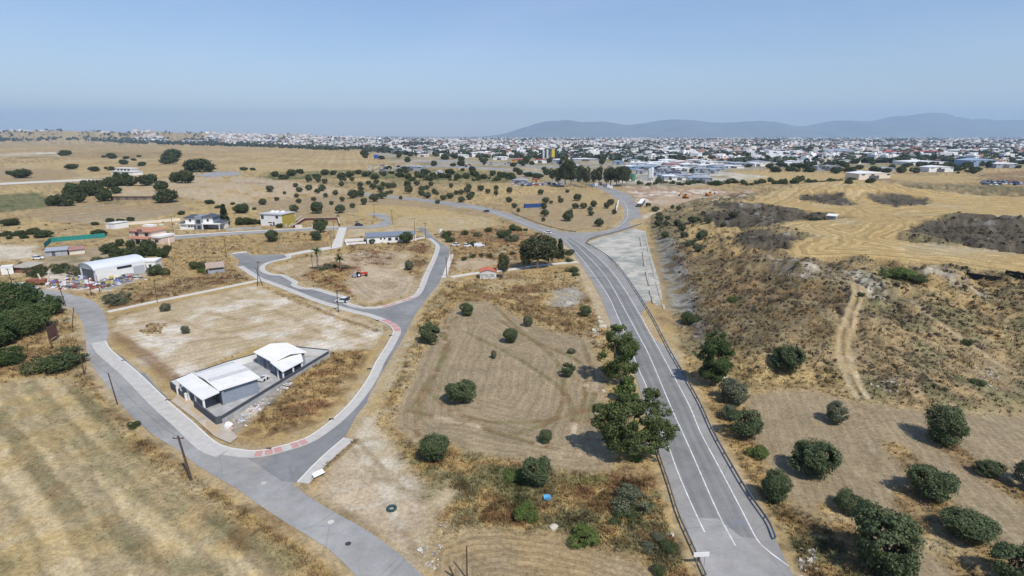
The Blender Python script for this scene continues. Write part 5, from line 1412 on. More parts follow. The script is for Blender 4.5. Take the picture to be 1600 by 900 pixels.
# --- sheds
def gable(name, label, cat, pa, pb, depth, h, rise, mw, mr, door=True, group=None, over=.3):
    o, L = at_edge(name, label, cat, pa, pb, group)
    MB().box(0, L, 0, depth, 0, h).extr([(0, h), (L, h), (L / 2, h + rise)], 0.001, depth - .001).build('wall', mw, o)
    MB().extr([(-over, h - rise * 2 * over / L + .02), (L / 2, h + rise + .02), (L / 2, h + rise + .16), (-over, h - rise * 2 * over / L + .16)], -over, depth + over).build('roof', mr, o)
    MB().extr([(L / 2, h + rise + .02), (L + over, h - rise * 2 * over / L + .02), (L + over, h - rise * 2 * over / L + .16), (L / 2, h + rise + .16)], -over, depth + over).build('roof', mr, o)
    if door:
        MB().box(L * .38, L * .62, -.05, -.004, 0, h * .8).build('door', M_FRAME, o)
    return o, L
o, L = gable('graffiti_shed', 'small white brick shed with orange tiled roof and dark graffiti', 'shed', (750, 436.5), (775.5, 436), 5.0, 2.6, .8, mat('painted_brick', (.58, .56, .52), .9, .12, 3, bump=.3), mat('orange_tiles', (.50, .15, .09), .9, .2, 2), door=False)
mb = MB()
x = .35
for ch in ('S', 'T', 'S', 'L', 'O', 'K'):
    segs = {'S': [(0, 1, .5, 1), (0, .5, 0, 1), (0, .5, .5, .5), (.5, 0, .5, .5), (0, 0, .5, 0)], 'T': [(0, 1, .5, 1), (.25, 0, .25, 1)], 'L': [(0, 0, 0, 1), (0, 0, .5, 0)], 'O': [(0, 0, 0, 1), (.5, 0, .5, 1), (0, 0, .5, 0), (0, 1, .5, 1)], 'K': [(0, 0, 0, 1), (0, .5, .5, 1), (0, .5, .5, 0)]}[ch]
    for a, b_, c, d in segs:
        mb.tube((x + a * 1.1, -.012, .75 + b_), (x + c * 1.1, -.012, .75 + d), .075, .075, 4)
    x += .85
mb.build('graffiti', mat('black_spray_paint', (.10, .10, .10), .8, .2, 3), o)
o, L = at_edge('white_shed', 'small plain white cabin in the field above the peach house', 'shed', (166, 357.5), (180, 358.5))
MB().box(0, L, 0, 8, 0, 3.0).build('wall', M_WHITE, o)
MB().add([(-.2, -.3, 3.0), (L + .3, -.3, 3.2), (L + .3, 8.3, 3.2), (-.2, 8.3, 3.0), (-.2, -.3, 3.2), (L + .3, -.3, 3.4), (L + .3, 8.3, 3.4), (-.2, 8.3, 3.2)], [(3, 2, 1, 0), (4, 5, 6, 7), (0, 1, 5, 4), (1, 2, 6, 5), (2, 3, 7, 6), (3, 0, 4, 7)]).build('roof', M_ROOFW, o)
MB().box(L * .4, L * .55, -.05, -.004, 0, 2).build('door', M_ROOFG, o)
o, L = at_edge('wooden_hut', 'weathered wooden hut with sagging plank roof in the brown weeds', 'hut', (325, 429), (352, 426))
MB().box(.2, L - .2, 2.2, 5.2, 0, 2.4).build('wall', M_WOOD, o)
MB().box(.1, L - .1, .2, 2.0, 0, 1.1).build('low_pen', mat('grey_blocks', (.30, .31, .34), .9, .3, 2), o)
for k in range(7):
    x = -.3 + k * (L + .5) / 7
    MB().add([(x, .2, 2.1 + .05 * (k % 2)), (x + (L + .5) / 7 - .06, .2, 2.1 + .05 * (k % 2)), (x + (L + .5) / 7 - .06, 5.8, 3.2), (x, 5.8, 3.2), (x, .2, 2.0), (x + (L + .5) / 7 - .06, .2, 2.0), (x + (L + .5) / 7 - .06, 5.8, 3.1), (x, 5.8, 3.1)], [(0, 1, 2, 3), (7, 6, 5, 4), (4, 5, 1, 0), (5, 6, 2, 1), (6, 7, 3, 2), (7, 4, 0, 3)]).build('roof_plank', mat('sun_bleached_plank', (.40, .32, .25), .9, .2, 2) if k % 3 else mat('pinkish_plank', (.42, .30, .27), .9, .2, 2), o)
for x in (.3, L - .4):
    MB().box(x, x + .15, .3, .45, 0, 2.1).build('post', M_WOOD, o)
o, L = at_edge('shack', 'grey-roofed shack below the green netting fence', 'shack', (70, 402), (107, 399))
MB().box(.3, L - .3, .6, 5, 0, 2.5).build('wall', mat('shack_wall', (.36, .36, .38), .9, .3, 1), o)
ribbed_y(0, L, 0, 5.6, 2.5, 3.2).build('roof', mat('grey_shack_sheet', (.34, .36, .40), .7, .15, 1), o)
MB().box(L * .3, L * .45, .55, .595, 0, 2).build('door', M_FRAME, o)
o, L = at_edge('shack', 'rusty red-roofed lean-to next to the grey shack', 'shack', (108, 399), (135, 396))
MB().box(.3, L - .3, .6, 5, 0, 2.2).build('wall', M_CREAM, o)
ribbed_y(0, L, 0, 5.6, 2.2, 2.8).build('roof', mat('faded_red_sheet', (.36, .20, .17), .8, .2, 1), o)
o, L = at_edge('shack', 'low hut with rusty edge roof left of the dark bushes', 'hut', (18, 427), (47, 428))
MB().box(.3, L - .3, .6, 6, 0, 2.3).build('wall', mat('rust_wall', (.22, .11, .08), .9, .3, 1), o)
ribbed_y(0, L, 0, 7, 2.3, 3.0).build('roof', mat('dusty_roof', (.38, .35, .30), .9, .15, 1), o)
o, L = at_edge('white_cabin', 'white box cabin at the left picture edge', 'cabin', (3, 430), (22, 428))
MB().box(0, L, 0, 4, 0, 2.8).build('wall', M_WHITE, o)
MB().box(-.1, L + .1, -.1, 4.1, 2.802, 2.95).build('roof', M_ROOFW, o)
o = thing('netting_fence', 'long turquoise shade netting around the kitchen garden', 'fence', (0, 0, 0))
nf = gpoly([(70, 388), (80, 379), (120, 375.5), (165, 371.5)])
for a, b_ in zip(nf[:-1], nf[1:]):
    wall_run([tuple(a), tuple(b_)], 2.4, .06, mat('turquoise_netting', (.03, .22, .19), .9, .15, 1), None, o)
for t in np.linspace(0, 1, 9):
    i = min(int(t * 3), 2)
    q = nf[i] + (nf[i + 1] - nf[i]) * (t * 3 - i)
    MB().tube((q[0], q[1], 0), (q[0], q[1], 2.6), .06).build('post', M_POLE, o)
# low ruined building under the bank
o, L = at_edge('low_building', 'long low ruined stone building under the grassy bank', 'ruin', (173, 313), (250, 312))
MB().box(0, L, 0, 6, 0, 3.0).build('wall', mat('dusky_stone', (.22, .16, .13), .9, .3, .3), o)
MB().box(-.5, L + .5, -.6, 6.5, 3.002, 3.5).build('roof', mat('dry_sod_roof', (.40, .30, .18), .9, .2, .3), o)
for k in range(5):
    MB().box(L * (.12 + .18 * k), L * (.19 + .18 * k), -.06, -.004, .2, 2.4).build('opening', M_FRAME, o)
# villa in the distance, left
o, L = at_edge('distant_villa', 'white modern villa with dark ribbon windows beyond the windbreak', 'house', (174, 273), (208, 274))
MB().box(0, L, 0, 14, 0, 4.5).box(L * .15, L * .85, 3, 13, 4.5, 8.5).build('wall', M_WHITE, o)
MB().box(-.8, L + .8, -.8, 14.5, 4.502, 4.9).box(L * .1, L * .9, 2.2, 13.5, 8.502, 8.9).build('roof', M_WHITE, o)
for k in range(4):
    window(o, L * (.2 + .16 * k), L * (.31 + .16 * k), 5.4, 7.6, 3)
window(o, L * .1, L * .3, .8, 3.4); window(o, L * .5, L * .8, .8, 3.4)
# ------------------------------------------------------------------ guard rails
def guard_rail(px, label, step, h=.75, mbeam=None, rail=True, n=5):
    line = smooth_line(gpoly(px), n)
    d = np.concatenate([[0], np.cumsum(np.linalg.norm(np.diff(line, axis=0), axis=1))])
    o = thing('guard_rail', label, 'guard rail', (line[0][0], line[0][1], 0))
    l2 = line - line[0]
    if rail:
        band(l2, -.06, .06, h - .34, h).build('beam', mbeam or M_METAL, o)
        band(l2, -.09, -.061, h - .22, h - .12).build('beam_groove', mbeam or M_METAL, o)
    me = MB().box(-.06, .06, -.06, .06, -.3, h + .02).mesh('post', mbeam or M_METAL)
    for s in np.arange(.4, d[-1], step):
        p = link('post', me, o)
        p.location = (np.interp(s, d, l2[:, 0]), np.interp(s, d, l2[:, 1]), 0)
    return o
M_RAILDK = mat('dull_steel_rail', (.13, .15, .19), .6, .15, 1, metal=.2)
guard_rail([(1211, 846), (1200, 820), (1175, 784), (1150, 744), (1113, 677), (1090, 627), (1053, 562), (1042, 542), (1014, 489), (977, 432), (952, 404), (922, 384)], 'long dull steel guard rail along the gravel side of the main road', 4.0, .8, M_RAILDK)
guard_rail([(1103, 905), (1082, 857), (1060, 807), (1045, 759), (1026, 704)], 'short guard rail on open posts below the largest gum tree', 2.6, .8, mat('weathered_rail', (.26, .23, .20), .7, .25, 1))
guard_rail([(922, 385), (916, 380), (924, 374), (936, 370), (960, 364.3), (985, 356.5), (1003, 350)], 'curved dark guard rail around the gravel triangle at the junction', 3.2, .8, M_RAILDK)
guard_rail([(800, 333.5), (837, 348.5), (875, 359.5), (900, 363.5)], 'guard rail along the far side of the curving main road', 4.0, .75, M_RAILDK)
# ------------------------------------------------------------------ poles and cables
POLE_TOPS = {}
def pole(px, py, tx, ty, label, arms=1, r=.14, h=None, group=None):
    g = g1(px, py)
    a, b_ = (tx - 800) / F_PX, -(ty - 450) / F_PX
    # the top lies on the ray of its own pixel, at the foot's distance
    t = g.y / (CP + b_ * SP)
    top = Vector((a * t, g.y, CAM_H + t * (-SP + b_ * CP)))
    z0 = ground_at(g.x, g.y)
    if h:
        top = Vector((g.x, g.y, z0 + h))
    o = thing('utility_pole', label, 'pole', (g.x, g.y, z0), 0, group or 'wooden utility poles')
    v = top - Vector((g.x, g.y, z0))
    MB().tube((0, 0, -.5), v, r, r * .7, 8).build('shaft', M_POLE, o)
    if arms:
        MB().box(v.x - .8, v.x + .8, v.y - .06, v.y + .06, v.z - .45, v.z - .33).build('cross_arm', M_POLE, o)
        for dx in (-.7, 0, .7):
            MB().tube((v.x + dx, v.y, v.z - .33), (v.x + dx, v.y, v.z - .12), .05, .03, 6).build('insulator', M_DKGREY, o)
    POLE_TOPS[(px, py)] = top - Vector((0, 0, .2))
    return o
for a in [(300, 752, 278, 681, 'leaning dark pole on the verge of the stubble field, nearest of all', 1, .19), (184, 632, 169, 583, 'pole on the verge before the grey walled house', 0, .13), (132, 586, 121, 537, 'pole behind the large low bush by the old street', 0, .13),
          (112, 514, 115, 480, 'short brown pole at the bend of the old street', 0, .12), (103, 478, 88, 435, 'leaning pole at the inner bend, near the scrap heap', 1, .14), (20, 446, 11, 419, 'pole at the left picture edge by the rusty hut', 1, .13),
          (143, 462, 137, 433, 'pole rising from the scrap heap', 0, .12), (156, 457, 150, 430, 'second pole in the scrap heap, nearer the barn', 0, .1), (246, 473, 240, 436, 'thin pole in the brown weeds by the pale path', 0, .1), (529, 488, 526, 453, 'pole behind the white car on the side street', 1, .16),
          (354, 403, 350, 373, 'pole at the closed end of the side street', 1, .14), (271, 363, 267, 337, 'pole between the peach house and the villa', 1, .13), (400, 358, 399, 346, 'short post before the white cube house', 0, .1), (489, 422, 486, 396, 'bare pole left of the skirted palm', 0, .12),
          (518, 388, 516, 360, 'pole at the bend of the concrete path', 1, .12), (522, 372, 521, 345, 'pole at the corner of the dark red walled plot', 1, .12), (585, 341, 584, 319, 'pole left of the short cul-de-sac', 1, .13), (613, 351, 612, 328, 'pole right of the short cul-de-sac', 1, .13),
          (648, 362, 647, 341, 'pole behind the long bungalow porch', 1, .14), (665, 374, 664, 348, 'pole at the upper bend of the side street', 1, .14), (705, 408, 704, 383, 'upper pole on the far side of the side street', 1, .13), (698, 432, 697, 401, 'lower pole on the far side of the side street', 0, .15),
          (730, 905, 729, 853, 'thin pole standing in the lower field at the picture bottom', 0, .1), (712, 902, 702, 885, 'short broken stump near the bottom pole', 0, .14), (570, 253, 570, 243, 'pole in the distant field beside the billboard', 1, .3)]:
    pole(*a)
o = pole(402, 447, 403, 408, 'braced two-legged pole at the fork of the side street', 1, .15)
MB().tube((1.9, .3, -.4), (.15, .05, 6.5), .13, .1, 8).build('brace_leg', M_POLE, o)
def cable(a, b_, label):
    p, q = POLE_TOPS[a], POLE_TOPS[b_]
    sag = (q - p).length * .03
    mb = MB()
    last = p
    for k in range(1, 13):
        t = k / 12
        c = p.lerp(q, t) - Vector((0, 0, 4 * sag * t * (1 - t)))
        mb.tube(last, c, .018, .018, 3)
        last = c
    tag(mb.build('overhead_cable', M_DKGREY), label, 'cable', 'overhead cables between poles')
for a, b_, l in [((300, 752), (184, 632), 'cable from the nearest leaning pole to the next'), ((184, 632), (132, 586), 'cable along the old street verge'), ((132, 586), (112, 514), 'cable towards the short brown pole'), ((529, 488), (402, 447), 'cable over the side street to the braced pole'),
                 ((402, 447), (354, 403), 'cable over the closed street end'), ((402, 447), (489, 422), 'cable from the braced pole to the palm'), ((665, 374), (705, 408), 'cable along the upper side street'), ((648, 362), (613, 351), 'cable behind the bungalow'), ((705, 408), (698, 432), 'cable between the far-side poles')]:
    cable(a, b_, l)
# ------------------------------------------------------------------ vehicles
def car_meshes(length=4.3, width=1.75, height=1.5, van=False):
    l, w = length / 2, width / 2
    body = MB()
    prof = [(-l, .35), (-l + .05, .75), (-l + .25, .92), (l - .9, .90), (l - .15, .72), (l, .5), (l - .02, .3), (l - .4, .22), (-l + .4, .22)]
    body.extr(prof, -w, w)
    cx0, cx1 = (-l + .15, l - 1.25) if not van else (-l + .03, l - .9)
    rx0, rx1 = (-l + .75, l - 2.05) if not van else (-l + .12, l - 1.5)
    z0, z1 = .905, height
    gl = MB().add([(cx0, -w + .06, z0), (cx1, -w + .06, z0), (cx1, w - .06, z0), (cx0, w - .06, z0), (rx0, -w + .2, z1 - .06), (rx1, -w + .2, z1 - .06), (rx1, w - .2, z1 - .06), (rx0, w - .2, z1 - .06)],
                  [(0, 1, 5, 4), (1, 2, 6, 5), (2, 3, 7, 6), (3, 0, 4, 7)])
    rf = MB().box(rx0 - .05, rx1 + .05, -w + .17, w - .17, z1 - .06, z1)
    for x in (cx0 + .15, (cx0 + cx1) / 2 - .1, cx1 - .05):
        pass
    wh = MB().tube((0, -.1, 0), (0, .1, 0), .31, .31, 14)
    return body, gl, rf, wh, l, w
def vehicle(name, label, px, py, heading, col, length=4.3, height=1.5, van=False, group=None, z=.06, cat='car', width=1.75):
    g = g1(px, py)
    o = thing(name, label, cat, (g.x, g.y, ground_at(g.x, g.y) + z), heading, group)
    body, gl, rf, wh, l, w = car_meshes(length, width, height, van)
    paint = mat('car_paint_%d_%d_%d' % tuple(int(c * 100) for c in col), col, .3, .03, 2, spec=.5)
    body.build('body', paint, o)
    gl.build('windows' if not van else 'cab_body', M_GLASS if not van else paint, o)
    rf.build('roof', paint, o)
    me = wh.mesh('wheel', M_TYRE)
    for sx in (-1, 1):
        for sy in (-1, 1):
            link('wheel', me, o, (sx * (l - .8), sy * (w - .08), .31))
    for sy in (-1, 1):
        MB().box(l - .12, l - .02, sy * (w - .35) - .16, sy * (w - .35) + .16, .55, .68).build('headlight', M_WHITE, o)
    if van:
        MB().add([(l - 1.1, -w + .12, 1.0), (l - 1.1, w - .12, 1.0), (l - 1.42, w - .24, height - .15), (l - 1.42, -w + .24, height - .15)], [(0, 1, 2, 3)]).build('windscreen', M_GLASS, o).location.x = .1
    return o
WHITE, BLACK = (.72, .72, .71), (.03, .032, .04)
c = vehicle('parked_car', 'white car with dark open tailgate parked on the side street', 535, 472.5, math.radians(165), WHITE, 4.2, 1.6)
MB().box(-2.25, -2.0, -.75, .75, .9, 1.9).build('open_tailgate', M_GLASS, c)
# person beside the car: one continuous skinned figure
def person(px, py, label):
    g = g1(px, py)
    J = [(0, 0, .95), (0, 0, 1.2), (0, 0, 1.42), (0, 0, 1.52), (0, .02, 1.66), (.1, 0, .9), (.12, .04, .5), (.12, 0, .06), (.13, -.14, .03), (-.1, 0, .9), (-.14, -.06, .5), (-.15, .02, .06), (-.15, -.13, .03), (.19, 0, 1.4), (.27, -.04, 1.13), (.24, -.18, .92), (-.19, 0, 1.4), (-.27, -.05, 1.13), (-.22, -.2, .95)]
    R = [.14, .13, .14, .06, .105, .1, .065, .045, .04, .1, .065, .045, .04, .07, .05, .035, .07, .05, .035]
    E_ = [(0, 1), (1, 2), (2, 3), (3, 4), (0, 5), (5, 6), (6, 7), (7, 8), (0, 9), (9, 10), (10, 11), (11, 12), (2, 13), (13, 14), (14, 15), (2, 16), (16, 17), (17, 18)]
    me = bpy.data.meshes.new('person')
    me.from_pydata(J, E_, [])
    me.materials.append(mat('dark_clothes', (.035, .035, .045), .9, .1, 3))
    o = link('person', me, None, (g.x, g.y, ground_at(g.x, g.y) + .06))
    sk = o.modifiers.new('skin', 'SKIN')
    for i, r in enumerate(R):
        me.skin_vertices[0].data[i].radius = (r, r)
    me.skin_vertices[0].data[0].use_root = True
    o.modifiers.new('smooth', 'SUBSURF').levels = 1
    tag(o, label, 'person')
    MB().tube((0, .03, 1.66), (0, .03, 1.79), .11, .07, 8).build('hair', BLACK_M, o)
    return o
BLACK_M = mat('dark_hair', (.03, .025, .02), .8, .1, 3)
person(540, 474.5, 'person in dark clothes standing behind the white car')
vehicle('moving_car', 'small white car driving on the main road near the junction', 855, 364.8, math.radians(155), WHITE, 4.4, 1.5)
vehicle('moving_car', 'dark car farther along the curving main road', 760, 331, math.radians(150), (.06, .08, .10), 4.4, 1.5)
vehicle('parked_car', 'dark blue car parked on the back street above the bungalow', 561, 352.8, math.radians(5), (.02, .025, .06), 4.8, 1.7)
vehicle('parked_van', 'white van parked behind the olive tree by the walled plot', 496, 357, math.radians(4), WHITE, 5.2, 2.1, True, cat='van')
vehicle('parked_van', 'white van parked at the old street bend under the trees', 33, 452, math.radians(10), WHITE, 5.6, 2.1, True, cat='van')
vehicle('parked_car', 'light car with dark windows beside the white van at the bend', 49, 453, math.radians(10), (.5, .55, .62), 4.2, 1.5)
vehicle('parked_car', 'white car half hidden under the dark trees by the bend', 31, 470, math.radians(-20), WHITE, 4.2, 1.5)
vehicle('parked_car', 'white car cut off by the left picture edge under trees', 2, 473, math.radians(60), WHITE, 4.2, 1.5)
vehicle('parked_car', 'white car near the pole on the far side of the side street', 711, 384.5, math.radians(160), WHITE, 4.3, 1.5)
vehicle('covered_car', 'car under a pale silver cover in the rough ground', 749, 386, math.radians(12), (.62, .64, .68), 5.0, 1.7, True)
vehicle('parked_car', 'white car beside the silver-covered car', 730, 386, math.radians(20), WHITE, 3.8, 1.5)
vehicle('caravan', 'small white caravan by the upper side street', 689, 366, math.radians(100), WHITE, 4.2, 2.5, True, cat='caravan')
vehicle('parked_car', 'white car near the grey shack below the netting', 60, 405.5, math.radians(15), WHITE, 4.2, 1.5)
g = xf(10.6, 13.4)
c = vehicle('parked_car', 'small white car parked between the two blue-grey houses', 0, 600, rz0 + 2.0, WHITE, 2.6, 1.1, width=1.3)
c.location = (g.x, g.y, .09)
# tractor
g = g1(563, 432)
o = thing('tractor', 'red tractor with grey tiller working the bare plot', 'tractor', (g.x, g.y, ground_at(g.x, g.y)), math.radians(25))
MB().box(.3, 2.6, -.45, .45, .75, 1.45).box(2.6, 2.75, -.35, .35, .8, 1.3).build('bonnet', mat('tractor_red', (.45, .05, .03), .5, .1, 2), o)
MB().box(-1.0, .3, -.7, .7, .8, 1.15).build('chassis', mat('tractor_red'), o)
MB().box(-.7, -.1, -.35, .35, 1.15, 1.75).build('seat', M_TYRE, o)
MB().box(-.9, .3, -.75, .75, 2.35, 2.5).build('canopy', mat('tractor_red'), o)
for sx, sy in ((-.85, -.7), (-.85, .7), (.25, -.7), (.25, .7)):
    MB().tube((sx, sy, 1.1), (sx, sy, 2.36), .05).build('canopy_post', M_DKGREY, o)
for sy in (-1, 1):
    w_ = MB().tube((-.6, sy * .75, .8), (-.6, sy * 1.15, .8), .8, .8, 18).build('rear_wheel', M_TYRE, o)
    MB().tube((-.6, sy * 1.13, .8), (-.6, sy * 1.18, .8), .4, .4, 12).build('rim', M_WHITE, w_)
    MB().tube((2.1, sy * .6, .45), (2.1, sy * .9, .45), .45, .45, 14).build('front_wheel', M_TYRE, o)
MB().box(-2.8, -1.5, -1.1, 1.1, .3, .95).box(-1.5, -1.0, -.2, .2, .5, .8).build('tiller', M_METAL, o)
# excavators on the quarry floor
def excavator(px, py, label, rz):
    g = g1(px, py)
    o = thing('excavator', label, 'excavator', (g.x, g.y, ground_at(g.x, g.y)), rz, 'excavators on the quarry floor')
    org = mat('machine_orange', (.55, .20, .03), .6, .1, 1)
    for s in (-1, 1):
        MB().extr([(-2.2, .1), (2.2, .1), (2.5, .5), (2.2, 1.0), (-2.2, 1.0), (-2.5, .5)], s * 1.3 - .35, s * 1.3 + .35).build('track', M_TYRE, o)
    MB().box(-2.6, 1.6, -1.4, 1.4, 1.1, 2.4).build('body', org, o)
    MB().box(.2, 1.6, -1.3, -.1, 2.402, 3.6).build('cab', M_GLASS, o)
    MB().tube((1.4, .6, 2.0), (4.6, .6, 5.0), .35, .3).tube((4.6, .6, 5.0), (7.0, .6, 2.4), .28, .2).build('arm', org, o)
    MB().extr([(6.6, 2.5), (7.6, 2.4), (7.7, 1.4), (6.8, 1.2)], 0, 1.2).build('bucket', M_DKGREY, o)
excavator(1071, 310, 'orange excavator on the pale quarry floor, nearer the junction', 2.0)
excavator(1107, 306, 'orange excavator farther along the quarry floor', .4)
for i, (px, py, rz) in enumerate([(926, 292, 1.2), (932, 291, 1.3), (946, 292, 1.4), (951, 293.5, 1.3), (938, 289, 1.2), (955, 295, 1.3)]):
    vehicle('parked_truck', 'truck parked in the row beside the road past the junction', px, py, rz, WHITE if i % 2 else (.15, .2, .3), 7.5, 3.0, True, 'trucks parked past the junction', cat='truck', width=2.4)
o, L = at_edge('shipping_container', 'blue shipping container in the reddish olive plot', 'container', (820, 325), (847, 324))
MB().box(0, L, 0, 2.5, 0, 2.7).build('box', mat('container_blue', (.03, .07, .20), .6, .12, 1), o)
for k in range(16):
    MB().box(L * (k + .3) / 16, L * (k + .6) / 16, -.05, -.003, .15, 2.55).build('rib', mat('container_blue'), o)
o, L = at_edge('hoarding', 'white hoarding standing on the inner side of the road bend', 'hoarding', (963.5, 330), (967, 318))
MB().box(0, L, 0, .5, .3, 2.8).build('panel', M_WHITE, o)
for k in range(4):
    MB().box(L * (k + .4) / 4, L * (k + .4) / 4 + .15, .1, .3, 0, .3).build('post', M_DKGREY, o)
o, L = at_edge('trailer', 'dark trailer with white roof parked beside the road bend', 'trailer', (1002, 324), (1008, 316))
MB().box(0, L, 0, 3, 0, 2.6).build('box', M_DKGREY, o)
MB().box(0, L, -.1, 3.1, 2.602, 2.8).build('roof', M_WHITE, o)
o, L = at_edge('stone_hut', 'tiny white-roofed hut beside the stubble field on the hill', 'hut', (1291, 341), (1306, 341.5))
MB().box(0, L, 0, 4, -.3, 2.3).build('wall', mat('hut_grey', (.30, .30, .31), .9, .2, 1), o)
ribbed_y(-.2, L + .2, -.3, 4.4, 2.35, 2.9).build('roof', M_ROOFW, o)
for i, (x, w) in enumerate([(1268, 10), (1275, 12), (1283, 11)]):
    tree('bush0', x, 340, w, 'dark shrub beside the tiny hut on the hill', 'shrubs beside the tiny hill hut', name='shrub', base_w=6, cat='shrub', squash=1.1)
# ------------------------------------------------------------------ signs, boards, scattered bits
o, L = at_edge('billboard', 'tilted brown signboard seen from behind near the low bush', 'billboard', (78, 538), (92, 530))
MB().box(0, L, -.06, .06, 1.0, 4.2).build('panel', mat('brown_board', (.11, .055, .045), .8, .3, 1), o)
for x in (.3, L - .3):
    MB().box(x - .07, x + .07, .061, .2, 0, 4.2).build('post', M_RUST, o)
o, L = at_edge('wire_fence', 'sagging wire fence with posts beside the signboard', 'fence', (28, 545), (72, 536))
for k in range(6):
    MB().tube((L * k / 5, 0, -.2), (L * k / 5, 0, 1.3), .06).build('post', M_WOOD, o)
for z in (.5, .9, 1.2):
    MB().tube((0, 0, z), (L, 0, z), .03, .03, 3).build('wire', M_RUST, o)
g = g1(588, 250)
o = thing('billboard', 'tall blue billboard standing in the distant fields', 'billboard', (g.x, g.y, ground_at(g.x, g.y)))
MB().box(-5, 5, -.3, .3, 3, 11).build('panel', mat('billboard_blue', (.04, .08, .28), .5, .5, .25), o)
for x in (-3, 3):
    MB().tube((x, .5, 0), (x, .5, 6), .25).build('post', M_DKGREY, o)
g = g1(498, 745)
o = thing('street_sign', 'small white board lying by the corner pavement', 'sign', (g.x, g.y, ground_at(g.x, g.y)), math.radians(50))
MB().add([(-.9, -.3, .35), (.9, -.3, .35), (.9, .3, .8), (-.9, .3, .8), (-.9, -.25, .28), (.9, -.25, .28), (.9, .35, .73), (-.9, .35, .73)], [(0, 1, 2, 3), (7, 6, 5, 4), (4, 5, 1, 0), (5, 6, 2, 1), (6, 7, 3, 2), (7, 4, 0, 3)]).build('board', M_WHITE, o)
for x in (-.6, .6):
    MB().tube((x, .1, -.2), (x, .1, .5), .04).build('post', M_METAL, o)
g = g1(1094, 886)
o = thing('road_sign', 'white direction sign beside the lower guard rail', 'sign', (g.x, g.y, 0), math.radians(4))
MB().box(-.95, .95, -.04, .04, 1.5, 2.1).build('board', M_WHITE, o)
for x in (-.5, .5):
    MB().tube((x, .07, -.2), (x, .07, 2.0), .04).build('post', M_METAL, o)
g = g1(1401, 897)
o = thing('barrel', 'blue plastic barrel lying under the largest orchard tree', 'barrel', (g.x, g.y, ground_at(g.x, g.y)), .3)
MB().tube((-.55, 0, .32), (-.2, 0, .32), .28, .32, 14).tube((-.2, 0, .32), (.2, 0, .32), .32, .32, 14).tube((.2, 0, .32), (.55, 0, .32), .32, .28, 14).build('body', mat('barrel_blue', (.03, .16, .55), .5, .05, 2), o)
MB().tube((.55, 0, .32), (.58, 0, .32), .25, .25, 14).build('lid', M_WHITE, o)
g = g1(855, 784)
tag(MB().add([(-.5, -.4, .55), (.5, -.35, .7), (.45, .5, .6), (-.55, .4, .65), (-.4, -.3, .2), (.4, -.3, .2), (.4, .4, .2), (-.4, .4, .2)], [(0, 1, 2, 3), (4, 5, 1, 0), (5, 6, 2, 1), (6, 7, 3, 2), (7, 4, 0, 3)]).build('plastic_sheet', mat('light_blue_plastic', (.10, .36, .62), .5, .1, 2)), 'light blue plastic container among the brown weeds', 'container').location = (g.x, g.y, ground_at(g.x, g.y))
g = g1(612, 796)
mb = MB()
for k in range(16):
    t0, t1 = 6.283 * k / 16, 6.283 * (k + 1) / 16
    mb.tube((.55 * math.cos(t0), .55 * math.sin(t0), .2), (.55 * math.cos(t1), .55 * math.sin(t1), .2), .2, .2, 8)
tag(mb.build('old_tyre', mat('teal_tyre', (.03, .08, .08), .8, .1, 3)), 'dark teal tyre lying on the sandy track', 'tyre').location = (g.x, g.y, ground_at(g.x, g.y))
def rock_mesh(seed, m):
    q = random.Random(seed)
    import bmesh
    bm = bmesh.new()
    bmesh.ops.create_icosphere(bm, subdivisions=2, radius=1)
    for v in bm.verts:
        v.co *= 1 + .3 * (q.random() - .5) + .25 * math.sin(v.co.x * 3 + seed)
        v.co.z *= .62
    me = bpy.data.meshes.new('boulder')
    bm.to_mesh(me)
    bm.free()
    me.materials.append(m)
    return me
M_ROCK = mat('pale_limestone', (.50, .45, .36), .95, .2, 1.2, bump=.5)
RK = [rock_mesh(k, M_ROCK) for k in range(3)]
for i, (x, y, s, l) in enumerate([(934, 497, .95, 'uppermost pale boulder beside the main road shoulder'), (937, 505, 1.2, 'middle pale boulder beside the main road shoulder'), (941, 513, 1.5, 'largest pale boulder by the tall gum tree'), (928, 517, .9, 'pale boulder left of the largest one'), (1131, 594, 1.6, 'large pale boulder under the dark carob-like tree'), (866, 826, .8, 'pale stone at the edge of the lower field'), (1048, 837, .5, 'small white stone near the lower guard rail'), (942, 612, .7, 'pale stone between the gum trees')]):
    g = g1(x, y)
    o = link('boulder', RK[i % 3], None, (g.x, g.y, ground_at(g.x, g.y) + .1 * s))
    o.scale = (s * .7,) * 3
    o.rotation_euler.z = i
    tag(o, l, 'boulder', 'pale boulders')
